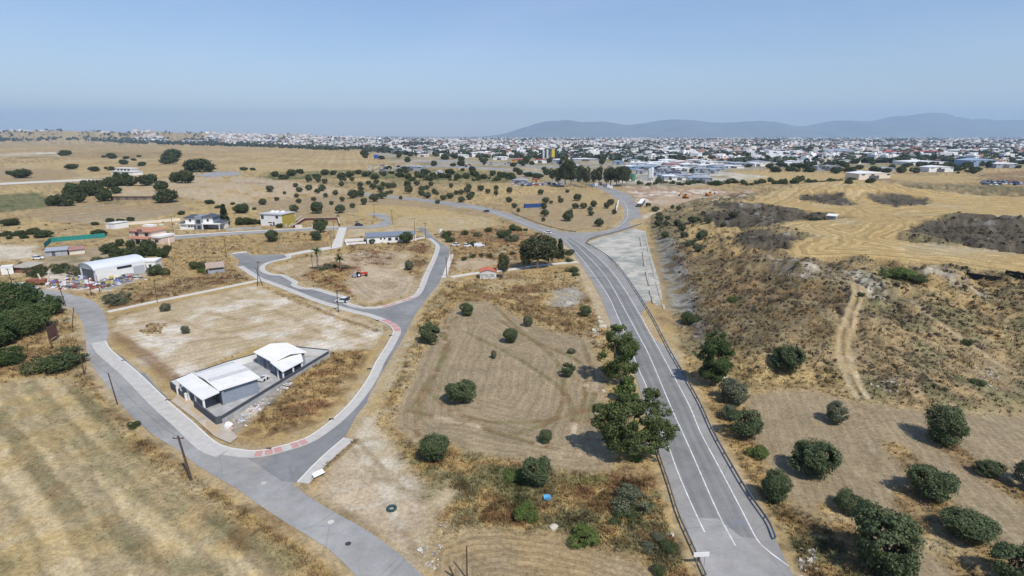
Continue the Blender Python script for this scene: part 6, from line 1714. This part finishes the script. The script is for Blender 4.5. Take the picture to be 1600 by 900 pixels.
def heap(name, label, pts, n, cols, smin, smax, seed, zmax=.8):
    """loose debris nobody could count"""
    q = random.Random(seed)
    V_, F_, C_ = [], [], []
    for k in range(n):
        cx, cy, rx, ry = pts[q.randrange(len(pts))]
        g = g1(cx + rx * q.gauss(0, .5), cy + ry * q.gauss(0, .5))
        s = [q.uniform(smin, smax) * q.uniform(.4, 1.6) for _ in range(3)]
        s[2] *= .5
        z = ground_at(g.x, g.y) + q.random() ** 2 * zmax
        a = q.uniform(0, 3.14)
        b0 = len(V_)
        for dz in (-1, 1):
            for dx, dy in ((-1, -1), (1, -1), (1, 1), (-1, 1)):
                x, y = dx * s[0], dy * s[1]
                V_.append((g.x + x * math.cos(a) - y * math.sin(a), g.y + x * math.sin(a) + y * math.cos(a), z + dz * s[2] + dx * q.uniform(-.1, .1)))
        F_ += [tuple(b0 + i for i in f) for f in ((3, 2, 1, 0), (4, 5, 6, 7), (0, 1, 5, 4), (1, 2, 6, 5), (2, 3, 7, 6), (3, 0, 4, 7))]
        c = cols[q.randrange(len(cols))]
        C_ += [c] * 8
    me = np_mesh(name, np.array(V_), np.array(F_), mat('debris', rough=.8, var=.15, scale=1, attr='leaf'), False, leaf=np.array(C_))
    tag(link(name, me), label, None, None, 'stuff')
heap('scrap_rubble', 'multicoloured scrap heaped before the vaulted barn', [(110, 446, 26, 5), (150, 447, 26, 6), (175, 441, 22, 5), (200, 434, 18, 4), (85, 446, 14, 4), (130, 438, 20, 3)], 520, [(.6, .6, .6), (.55, .56, .6), (.7, .7, .68), (.1, .16, .35), (.28, .08, .06), (.12, .12, .12), (.45, .38, .22), (.30, .30, .32), (.5, .4, .1), (.65, .65, .66)], .15, .8, 3, 1.2)
heap('rubble', 'white rubbish and builders rubble beside the yard wall', [(358, 668, 8, 6), (376, 655, 14, 8), (395, 640, 14, 5), (410, 632, 14, 4), (442, 606, 14, 5), (450, 602, 10, 3)], 130, [(.6, .6, .6), (.65, .6, .58), (.5, .3, .28), (.45, .42, .4), (.35, .45, .6), (.6, .55, .5)], .06, .24, 4, .3)
heap('rubble', 'white stones and plaster dumped beside the sandy track', [(692, 823, 8, 5), (680, 870, 10, 8), (672, 882, 10, 8), (660, 860, 8, 8), (690, 850, 10, 10)], 70, [(.45, .41, .35), (.38, .33, .27), (.30, .25, .2), (.55, .53, .5)], .04, .16, 5, .2)
heap('stones', 'loose white stones scattered over the rough slope and verges', [(885, 463, 26, 14), (930, 520, 10, 8), (1490, 425, 40, 20), (1400, 600, 50, 12), (1250, 418, 40, 14), (1262, 880, 14, 20), (1540, 590, 20, 16)], 420, [(.40, .37, .31), (.34, .3, .24), (.48, .45, .39)], .06, .24, 6, .05)
heap('dry_branches', 'heap of cut dry branches on the bare plot', [(238, 517, 12, 5), (245, 512, 10, 4)], 160, [(.32, .23, .12), (.25, .17, .09), (.38, .29, .16)], .06, .5, 8, .9)
c = g1(358, 668)
o = thing('rubbish_bag', 'big white sack dumped at the corner of the yard wall', 'sack', (c.x, c.y, ground_at(c.x, c.y)))
link('sack', rock_mesh(9, M_WHITE), o, (0, 0, .5)).scale = (.8, .7, .9)
g = g1(1545, 433)
o = thing('black_cloth', 'long black sheeting along the edge of the stubble field on the hill', 'sheeting', (0, 0, 0))
bl = [g1(x, y) for x, y in ((1512, 424), (1540, 430), (1570, 434), (1605, 441))]
for a, b_ in zip(bl[:-1], bl[1:]):
    za = min(ground_at(a.x, a.y), ground_at(b_.x, b_.y))
    MB().prism([(a.x, a.y - .3), (b_.x, b_.y - .3), (b_.x, b_.y + .3), (a.x, a.y + .3)], za - .5, za + 1.4).build('sheet_panel', M_TYRE, o)
# red farm machine and beams at the scrap yard
g = g1(60, 445)
o = thing('farm_trailer', 'dark red farm trailer with two upright pale beams by the scrap', 'trailer', (g.x, g.y, ground_at(g.x, g.y)), .1)
MB().box(-3, 3, -1.2, 1.2, .6, 1.9).build('body', M_RUST, o)
for x in (-2, 2):
    for y in (-1.2, 1.2):
        MB().tube((x, y - .12, .45), (x, y + .12, .45), .45, .45, 12).build('wheel', M_TYRE, o)
for x, dx in ((1.5, -.9), (3.2, .9)):
    MB().tube((x, 0, .3), (x + dx, 0, 3.8), .25, .25, 4).build('beam', M_CREAM, o)
# ------------------------------------------------------------------ industrial estate
WALLS = {'w': M_WHITE, 'g': mat('grey_sheet_wall', (.30, .32, .35), .7, .1, .3), 'c': M_CREAM, 'b': mat('blue_sheet_wall', (.22, .30, .42), .7, .1, .3), 'o': mat('orange_wall', (.50, .28, .10), .8, .1, .3)}
ROOFS = {'w': mat('pale_shed_roof', (.76, .77, .78), .6, .08, .1), 'r': mat('red_shed_roof', (.38, .10, .09), .7, .12, .2), 'g': mat('grey_shed_roof', (.36, .39, .43), .6, .1, .1), 'd': mat('dark_shed_roof', (.10, .09, .13), .7, .1, .1), 't': M_TERRA, 'b': mat('blue_shed_roof', (.30, .38, .48), .6, .1, .1)}
RN = {'w': 'white', 'r': 'red', 'g': 'grey', 'd': 'dark', 't': 'terracotta', 'b': 'bluish'}
WN = {'w': 'white', 'g': 'grey', 'c': 'cream', 'b': 'blue', 'o': 'orange'}
def shed(px, py, wpx, hpx, wall, roof, label=None, dep=.6, curved=False, rz=None, group='industrial sheds of the estate'):
    g = g1(px, py)
    sc_ = g.length / F_PX
    w, h = wpx * sc_, max(hpx * sc_, 3.5)
    d = w * dep
    q = random.Random(int(px * 13 + py))
    o = thing('industrial_shed', label or '%s-roofed %s shed on the far industrial estate' % (RN[roof], WN[wall]), 'shed', (g.x, g.y, ground_at(g.x, g.y)), q.uniform(-.25, .25) if rz is None else rz, group)
    MB().box(-w / 2, w / 2, 0, d, -.5, h).build('wall', WALLS[wall], o)
    up = [(w / 2 * math.cos(t), h + h * .3 * math.sin(t)) for t in np.linspace(math.pi, 0, 9)] if curved else [(-w / 2 - .4, h + .003), (0, h * 1.28), (w / 2 + .4, h + .003)]
    MB().extr(list(reversed(up)), -.5, d + .5).build('roof', ROOFS[roof], o)
    MB().box(-w * .18, w * .14, -.12, -.01, 0, h * .7).build('door', M_FRAME, o)
    for k in range(3):
        x = w * (-.42 + .3 * k + (.2 if k == 2 else 0))
        MB().box(x, x + w * .1, -.08, -.01, h * .72, h * .9).build('window', M_GLASS, o)
    return o
for a in [(812, 256, 25, 6, 'o', 'r', 'orange walled shed with red roof left of the concrete plant'), (844, 255, 20, 5, 'w', 'r', 'white shed with red roof under the yellow silo tower'), (872, 256, 15, 6, 'b', 'w', 'blue and white gabled shed right of the silo tower'), (885, 248, 26, 4, 'g', 'd', 'long dark purple roofed shed behind the silo tower'),
          (641, 267, 34, 6, 'g', 'g', 'grey showroom building with bright red stripe by the car lot'), (756, 245, 36, 6, 'w', 'w', 'long white showroom near the motorway junction'), (685, 272, 11, 4, 'w', 'w', 'small white shed among trees east of the showroom'),
          (1366, 281, 44, 8, 'c', 'w', 'nearest long white-roofed shed in the fields behind the hill'), (1295, 267, 30, 6, 'g', 'g', 'grey twin-roofed shed before the dark tree belt'), (1097, 286, 28, 7, 'g', 'g', 'curved grey greenhouse-like shed beside the quarry'), (1097, 275, 22, 10, 'g', 'g', 'tall dark grey shed above the quarry'),
          (1007, 266, 46, 5, 'b', 'b', 'long bluish low shed behind the gum trees'), (1040, 271, 20, 7, 'g', 'g', 'grey box-like shed behind the silos'), (1052, 277, 22, 7, 'g', 'd', 'dark-roofed shed beside the white silos'), (1450, 258, 50, 4, 'w', 'w', 'longest white roof in the eastern fields'), (1470, 269, 30, 6, 'w', 'w', 'white shed in front of the longest white roof'),
          (1536, 260, 36, 7, 'b', 'b', 'blue-grey shed behind the car breaker yard'), (1267, 248, 30, 5, 'w', 'r', 'left large red roof of the eastern estate'), (1292, 253, 26, 5, 'w', 'r', 'right large red roof of the eastern estate'), (1215, 251, 40, 4, 'w', 'r', 'long low red roof at the west end of the eastern estate')]:
    shed(*a, curved='curved' in a[6])
for a in [(935, 240, 30, 4, 'w', 'w'), (960, 242, 24, 4, 'g', 'w'), (975, 248, 26, 4, 'w', 'w'), (1017, 250, 38, 5, 'g', 'g'), (1046, 244, 30, 4, 'w', 'w'), (1047, 256, 26, 5, 'w', 'w'), (1070, 258, 24, 5, 'w', 'w'), (1087, 256, 26, 5, 'g', 'w'), (1106, 258, 20, 5, 'w', 'w'), (1116, 249, 26, 4, 'w', 'r'), (1070, 268, 30, 5, 'w', 'w'),
          (1162, 252, 28, 4, 'c', 'r'), (1163, 261, 26, 5, 'g', 'g'), (1190, 250, 24, 4, 'w', 'w'), (1381, 247, 18, 5, 'c', 'w'), (1360, 246, 16, 5, 'g', 'w'), (1410, 245, 28, 4, 'w', 'w'), (1572, 263, 24, 5, 'g', 'w'), (1217, 256, 30, 4, 'w', 'w'), (1135, 262, 22, 4, 'w', 'g'), (995, 241, 24, 3, 'w', 'w'), (1185, 260, 20, 4, 'w', 'w'),
          (1020, 243, 20, 3, 'g', 'g'), (1140, 245, 22, 3, 'w', 'w'), (1165, 243, 20, 3, 'w', 'g'), (915, 246, 16, 3, 'c', 'w'), (1240, 257, 24, 4, 'w', 'w'), (1330, 256, 24, 4, 'w', 'g'), (820, 244, 24, 4, 'w', 'w'), (850, 243, 18, 3, 'g', 'g'), (1390, 268, 20, 4, 'g', 'g'), (780, 250, 20, 4, 'w', 'w'), (720, 247, 22, 4, 'w', 'w'),
          (620, 240, 18, 4, 'g', 'b'), (660, 245, 16, 3, 'c', 'w'), (1505, 252, 24, 3, 'w', 'w'), (1545, 246, 22, 3, 'c', 't'), (1320, 245, 20, 3, 'w', 'w'), (1248, 243, 22, 3, 'w', 'g'), (1098, 243, 18, 3, 'c', 'w'), (905, 283, 16, 4, 'g', 'd'), (838, 285, 10, 4, 'o', 'r'), (810, 287, 24, 3, 'g', 'g')]:
    shed(*a, curved=(int(a[0]) % 3 == 0))
# concrete plant: silos and tower
def silo(px, py, h, r, m, label, legs=True, name='silo'):
    g = g1(px, py)
    o = thing(name, label, 'silo', (g.x, g.y, 0), 0, 'silos')
    MB().tube((0, 0, h * .25), (0, 0, h * .92), r, r, 16).tube((0, 0, h * .92), (0, 0, h), r, r * .3, 16).tube((0, 0, h * .12), (0, 0, h * .25), r * .3, r, 16).build('tank', m, o)
    for k in range(4):
        a = k * 1.571 + .7
        MB().tube((r * .8 * math.cos(a), r * .8 * math.sin(a), 0), (r * .8 * math.cos(a), r * .8 * math.sin(a), h * .3), .25, .25, 6).build('leg', M_METAL, o)
M_SILO = mat('pale_grey_silo', (.50, .52, .54), .5, .1, .5)
silo(849, 252, 22, 2.2, M_SILO, 'left grey silo of the concrete plant')
silo(855, 252, 23, 2.2, M_SILO, 'right grey silo of the concrete plant')
silo(989, 284, 9.5, 2.7, mat('green_tank', (.08, .22, .14), .5, .1, .5), 'round green tank behind the roadside gum trees')
silo(1014, 283, 14, 1.8, M_SILO, 'slanted left white silo beside the quarry')
silo(1018, 282, 15, 1.8, mat('white_silo', (.66, .67, .66), .5, .1, .5), 'right white silo beside the quarry')
g = g1(864, 252)
o = thing('plant_tower', 'yellow tower block of the concrete plant', 'tower', (g.x, g.y, 0))
MB().box(-3, 3, -3, 3, 8, 24).build('cladding', mat('plant_yellow', (.55, .42, .05), .7, .1, .5), o)
MB().box(-3.2, -.2, -3.2, 3.2, 24.002, 25).build('roof', M_METAL, o)
for x in (-2.6, 2.6):
    for y in (-2.6, 2.6):
        MB().box(x - .3, x + .3, y - .3, y + .3, 0, 8).build('leg', M_METAL, o)
MB().tube((-12, 0, 1), (-3, 0, 18), .8, .8, 6).build('conveyor', M_METAL, o)
# red stripe on the showroom
g = g1(650, 266.6)
tag(MB().box(-1.6, 1.6, -.6, -.1, 0, 7.5).build('red_pylon', mat('signal_red', (.60, .06, .03), .5, .05, 1)), 'bright red pylon at the corner of the grey showroom', 'pylon').location = (g.x, g.y - 1, 0)
# parked cars: breaker yard and showroom lots
_b, _g, _r, _w, _l, _wd = car_meshes()
_b.add(_r.v, _r.f)
far_cars = []
for nm, cc in (('white', WHITE), ('dark', (.06, .065, .08)), ('silver', (.40, .42, .45)), ('red', (.35, .05, .04)), ('blue', (.06, .12, .30))):
    far_cars.append((nm, _b.mesh('parked_car', mat('far_car_' + nm, cc, .35, .05, 2))))
_gm = _g.mesh('windows', M_GLASS)
def lot(n, x0, x1, y0, y1, label, group, seed):
    q = random.Random(seed)
    for k in range(n):
        g = g1(q.uniform(x0, x1), q.uniform(y0, y1))
        nm, me = far_cars[q.choice((0, 0, 0, 1, 1, 2, 2, 3, 4))]
        o = link('parked_car', me, None, (g.x, g.y, ground_at(g.x, g.y)))
        o.rotation_euler.z = q.choice((0, 1.57)) + q.uniform(-.3, .3)
        o.scale = (1.35, 1.35, 1.35)
        tag(o, nm + ' ' + label, 'car', group)
        link('windows', _gm, o)
lot(70, 1535, 1600, 276, 289, 'car in the crowded breaker yard', 'cars in the breaker yard', 1)
lot(34, 575, 630, 259, 269, 'car parked in front of the grey showroom', 'cars on the showroom lot', 2)
lot(26, 800, 880, 287, 291.5, 'vehicle in the yard before the roadside gum trees', 'vehicles in the yard before the gum trees', 3)
lot(24, 700, 800, 255, 262, 'car near the motorway junction', 'cars at the motorway junction', 4)
# motorway in the distance
for q, l in ((([(600, 262), (690, 258), (770, 262), (860, 270), (960, 276), (960, 279), (860, 273), (770, 265.5), (690, 261), (600, 264.5)]), 'distant motorway crossing the plain'), (([(640, 252), (700, 250), (790, 256), (900, 262), (900, 264), (790, 258), (700, 252), (640, 254)]), 'distant slip road above the motorway'),
             (([(0, 286), (60, 283), (130, 280), (165, 281), (130, 283), (60, 286), (0, 289)]), 'pale rural road beyond the windbreak'), (([(300, 274), (340, 268), (370, 268), (380, 273), (330, 277)]), 'grey paved yard beyond the windbreak')):
    tag(sheet('distant_road', gpoly(q), .12, M_ASPH_OLD if 'rural' not in l else M_CONC), l, None, None, 'structure')
# ------------------------------------------------------------------ town
def town_front(px):
    return np.interp(px, [-200, 0, 130, 250, 400, 560, 650, 800, 1000, 1200, 1350, 1600, 1800], [222, 222, 221, 225, 229, 236, 243, 247, 252, 256, 254, 256, 250])
def house_proto(kind):
    mb, w, d, h = MB(), 12, 10, 6.5
    if kind == 'flat':
        mb.box(-6, 6, 0, 10, 0, 3.4).box(-5, 4.5, 1.5, 10, 3.4, 6.6)
    elif kind == 'cube':
        mb.box(-5.5, 5.5, 0, 9, 0, 6.6).box(-1, 3, 3, 7, 6.6, 8.6)
    elif kind == 'block':
        mb.box(-9, 9, 0, 12, 0, 12.5).box(-3, 3, 4, 9, 12.5, 15)
    else:
        mb.box(-6, 6, 0, 10, 0, 6)
    return mb
KINDS = []
for kind, wm, lab in (('flat', M_WHITE, 'white stepped flat-roofed house in the distant town'), ('cube', M_CREAM, 'cream cube-like house in the distant town'), ('block', M_WHITE, 'taller white apartment block in the distant town'), ('hip', M_CREAM, 'cream house with terracotta hipped roof in the distant town'), ('cube', mat('town_grey', (.42, .43, .45), .8, .1, .3), 'grey cube-like house in the distant town')):
    wall = house_proto(kind).mesh('wall', wm)
    wins = MB()
    rows, span = {'flat': ([1.0], 5), 'cube': ([1.0, 4.2], 4.4), 'block': ([1.0, 4.0, 7.0, 10.0], 8), 'hip': ([1.0, 3.9], 5)}[kind]
    parts = []
    for z in rows:
        for k in range(3):
            x = -span + k * span * .85
            parts.append(MB().box(x, x + span * .38, -.12, -.01, z, z + 1.6).mesh('window', M_GLASS))
    roof = hip_roof(-6.6, 6.6, -.6, 10.6, 6.2, 2.2, 4.5).mesh('roof', M_TERRA) if kind == 'hip' else None
    KINDS.append((wall, parts, roof, lab))
q = random.Random(77)
cand = []
for k in range(2600):
    px = q.uniform(-60, 1660)
    f = float(town_front(px))
    depth_ = q.random() ** 2.0
    py = f - depth_ * (f - 214.5)
    if 800 < px < 990 and py > 247:
        continue
    if py > 236 and q.random() < .55:
        continue
    g = g1(px, py)
    cand.append((g.y, g, px))
cand.sort(key=lambda t: t[0])
near = cand[:290]
for k, (_, g, px) in enumerate(near):
    i = q.choice((0, 0, 0, 1, 1, 2, 3, 4))
    wall, parts, roof, lab = KINDS[i]
    s = q.uniform(.8, 1.25)
    o = thing('town_house', lab, 'house', (g.x, g.y, ground_at(g.x, g.y) - .1), q.uniform(-.6, .6), 'houses of the distant town', s)
    link('wall', wall, o)
    if roof:
        link('roof', roof, o)
    if k < 120:
        for p in parts:
            link('window', p, o)
# the farther town: thousands of houses that read as one mass
def town_mass():
    g = np.random.default_rng(5)
    n = 24000
    px = g.uniform(-120, 1720, n)
    f = town_front(px) - 2.0
    top = np.interp(px, [-120, 400, 800, 1720], [214.0, 214.0, 214.4, 214.6])
    py = f - g.random(n) ** .8 * (f - top)
    x, y, z = G(px, py)
    clus = fbm(px, py * 9, 60, 91, 3)
    ok = (clus > .36) & ((z < 30) | (g.random(n) < .6)) & ((py < 238) | (g.random(n) < .35)) & ~((px > 800) & (px < 990) & (py > 246))
    x, y, z, px, py = x[ok], y[ok], z[ok], px[ok], py[ok]
    n = len(x)
    r = np.hypot(x, y)
    grow = np.clip(r / 3200, 1, 2.0)
    w, d, h = g.uniform(5, 10, n) * grow, g.uniform(4, 8, n) * grow, g.uniform(4, 8.5, n) * np.where(g.random(n) < .12, 1.8, 1.0) * np.clip(grow, 1, 1.4)
    a = g.uniform(-.6, .6, n)
    cx, sx = np.cos(a), np.sin(a)
    V_ = []
    for zz in (-1.0, 1.0):
        for ux, uy in ((-1, -1), (1, -1), (1, 1), (-1, 1)):
            V_.append(np.stack([x + cx * ux * w - sx * uy * d, y + sx * ux * w + cx * uy * d, z + (h if zz > 0 else -.5)], 1))
    V_ = np.stack(V_, 1).reshape(-1, 3)
    base = (np.arange(n) * 8)[:, None, None]
    F_ = (base + np.array([[4, 5, 6, 7], [0, 1, 5, 4], [1, 2, 6, 5], [2, 3, 7, 6], [3, 0, 4, 7]])[None]).reshape(-1, 4)
    pal = np.array([(.80, .79, .77), (.78, .77, .74), (.66, .58, .50), (.52, .52, .53), (.76, .75, .73), (.42, .24, .18), (.40, .41, .43), (.82, .82, .82)])
    c = pal[g.integers(0, len(pal), n)] * g.uniform(.75, 1.05, n)[:, None]
    me = np_mesh('far_town', V_, F_, mat('town_walls', rough=.85, var=.05, scale=.05, attr='leaf'), False, leaf=np.repeat(c, 8, 0))
    tag(link('far_town', me), 'dense white town spread across the plain to the horizon', None, None, 'stuff')
    # trees of the town
    n = 21000
    px = g.uniform(-120, 1720, n)
    f = town_front(px) + 1.0
    py = f - g.random(n) ** .9 * (f - 214.0)
    x, y, z = G(px, py)
    ok = (fbm(px, py * 9, 40, 95, 3) > .36) & ((z < 25) | (g.random(n) < .12))
    x, y, z = x[ok], y[ok], z[ok]
    n = len(x)
    s = g.uniform(3.0, 7.5, n) * np.clip(np.hypot(x, y) / 3200, 1, 1.8)
    K = 12
    dd = g.normal(size=(n, K, 3))
    dd /= np.linalg.norm(dd, axis=2)[..., None]
    c0 = np.stack([x, y, z + s * .8], 1)[:, None] + dd * s[:, None, None] * np.array([.75, .75, .6])
    t = np.cross(dd, g.normal(size=(n, K, 3)))
    t /= np.linalg.norm(t, axis=2)[..., None] + 1e-9
    b_ = np.cross(dd, t)
    e = s[:, None, None] * .75
    V_ = np.stack([c0 - t * e - b_ * e * .5, c0 + t * e - b_ * e * .5, c0 + b_ * e], 2).reshape(-1, 3)
    col = np.array([.05, .062, .033]) * g.uniform(.7, 1.3, n)[:, None]
    me = np_mesh('far_woods', V_, np.arange(len(V_)).reshape(-1, 3), mat('far_foliage', rough=.8, var=.1, scale=.05, attr='leaf'), False, leaf=np.repeat(col, K * 3, 0))
    tag(link('far_woods', me), 'dark trees scattered among the houses of the far town', None, None, 'stuff')
town_mass()
# sheds filling the estate behind the junction
q = random.Random(31)
for k in range(150):
    px = q.uniform(890, 1340) if k < 125 else q.uniform(1300, 1600)
    py = q.uniform(237, 263 if px < 1240 else 256)
    if 900 < px < 990 and py > 254:
        continue
    shed(px, py, q.uniform(16, 40), q.uniform(2.6, 4.6), q.choice('wwwgcg'), q.choice('wwwwggrbt'), curved=q.random() < .25)
for k in range(110):
    px = q.uniform(560, 1600)
    tree('broad%d' % (k % 2), px, q.uniform(244, 272), q.uniform(5, 13), 'dark tree among the sheds of the eastern estate' if px > 1080 else 'dark tree around the motorway junction and concrete plant', 'trees of the industrial estate', name='broad_tree', squash=q.uniform(.6, 1.1))
for k in range(34):
    px = q.uniform(965, 1130)
    py = q.uniform(256, 284)
    if py > 276 and px < 1010:
        continue
    shed(px, py, q.uniform(12, 26), q.uniform(3, 5.5), q.choice('wggbg'), q.choice('wwggbd'), curved=q.random() < .25)
for k in range(64):
    if k < 40:
        px, lab = 1000 + 8.4 * k + q.uniform(-3, 3), 'dark bush of the hedge strip behind the quarry and stubble hill'
        py = 288 + 2.0 * math.sin(k) - 2 * (px > 1200)
    else:
        px, lab = 640 + 7 * (k - 40) + q.uniform(-3, 3), 'dark bush of the hedge strip beside the motorway'
        py = 280 + 3.0 * math.sin(k * 1.3)
    tree('bush0', px, py, q.uniform(6, 14), lab, 'hedge strips', name='bush', cat='bush', squash=q.uniform(.7, 1.3))
# ------------------------------------------------------------------ mountains
prof = [(700, 0), (760, 1), (790, 5), (815, 13), (850, 22), (880, 25), (905, 21), (940, 23), (975, 18), (1000, 21), (1040, 26), (1075, 25), (1110, 21), (1150, 22), (1180, 23), (1210, 17), (1240, 16), (1270, 21), (1300, 24), (1340, 22), (1370, 27), (1400, 31), (1430, 34), (1455, 31), (1480, 27), (1505, 28), (1540, 25), (1580, 24), (1640, 22), (1720, 20), (1900, 14), (2100, 6)]
MX = np.linspace(680, 2120, 420)
ph = np.interp(MX, [p[0] for p in prof], [p[1] for p in prof])
ph = np.convolve(np.pad(ph, 2, mode='edge'), np.ones(5) / 5, 'valid')
ph = ph * (.9 + .2 * fbm(MX, MX * 0, 38, 113, 5))
D0 = 23000.0
rows = []
NRW = 26
for k in range(NRW):
    t = k / (NRW - 1)
    y = 18500 + t * 8500
    env = math.sin(min(t / .55, 1) * math.pi / 2) ** 1.3 if t < .55 else math.cos((t - .55) / .45 * math.pi / 2)
    x = (MX - 800) / F_PX * D0 * CP * 1.03
    rid = fbm(x, np.full_like(x, y), 2600, 111, 5)
    hgt = ph / F_PX * D0 * env * (.60 + .66 * rid if k != int(.55 * (NRW - 1)) else 1.0)
    rows.append(np.stack([x, np.full_like(x, y), hgt - 6], 1))
MV = np.concatenate(rows)
nm_ = len(MX)
i_, j_ = np.meshgrid(np.arange(NRW - 1), np.arange(nm_ - 1), indexing='ij')
MQ = np.stack([i_ * nm_ + j_, i_ * nm_ + j_ + 1, (i_ + 1) * nm_ + j_ + 1, (i_ + 1) * nm_ + j_], -1).reshape(-1, 4)
tag(link('mountains', np_mesh('mountains', MV, MQ, mat('mountain_scrub_rock', (.16, .15, .11), .95, .3, .0012), True)), 'long blue mountain range on the horizon', None, None, 'structure')
# ------------------------------------------------------------------ haze
hz = bpy.data.materials.new('haze')
hz.use_nodes = True
hz.node_tree.nodes.clear()
ho = hz.node_tree.nodes.new('ShaderNodeOutputMaterial')
hv = hz.node_tree.nodes.new('ShaderNodeVolumePrincipled')
hv.inputs['Color'].default_value = (.46, .70, 1.0, 1)
hv.inputs['Density'].default_value = HAZE
hv.inputs['Anisotropy'].default_value = 0.12
hz.node_tree.links.new(hv.outputs[0], ho.inputs['Volume'])
o = MB().box(-31500, 31500, -31500, 31500, -12, 1250).build('haze', hz)
tag(o, 'pale blue summer haze over the plain', None, None, 'stuff')

# ------------------------------------------------------------------ labels of look-alikes: their order across the view
ONES = ['', 'first', 'second', 'third', 'fourth', 'fifth', 'sixth', 'seventh', 'eighth', 'ninth', 'tenth', 'eleventh', 'twelfth', 'thirteenth', 'fourteenth', 'fifteenth', 'sixteenth', 'seventeenth', 'eighteenth', 'nineteenth']
TENS = {2: ('twentieth', 'twenty'), 3: ('thirtieth', 'thirty'), 4: ('fortieth', 'forty'), 5: ('fiftieth', 'fifty'), 6: ('sixtieth', 'sixty'), 7: ('seventieth', 'seventy')}
def ordinal(n):
    if n < 20:
        return ONES[n]
    return TENS[n // 10][0] if n % 10 == 0 else TENS[n // 10][1] + '-' + ONES[n % 10]
by = {}
for ob in COL.objects:
    if ob.parent is None and ob.get('group') and ob.get('label'):
        by.setdefault(ob['label'], []).append(ob)
for lab, obs in by.items():
    if 1 < len(obs) < 79 and 'distant town' not in lab:
        obs.sort(key=lambda ob: math.atan2(ob.location.x, ob.location.y))
        for k, ob in enumerate(obs):
            ob['label'] = '%s, %s from the left' % (lab, ordinal(k + 1))
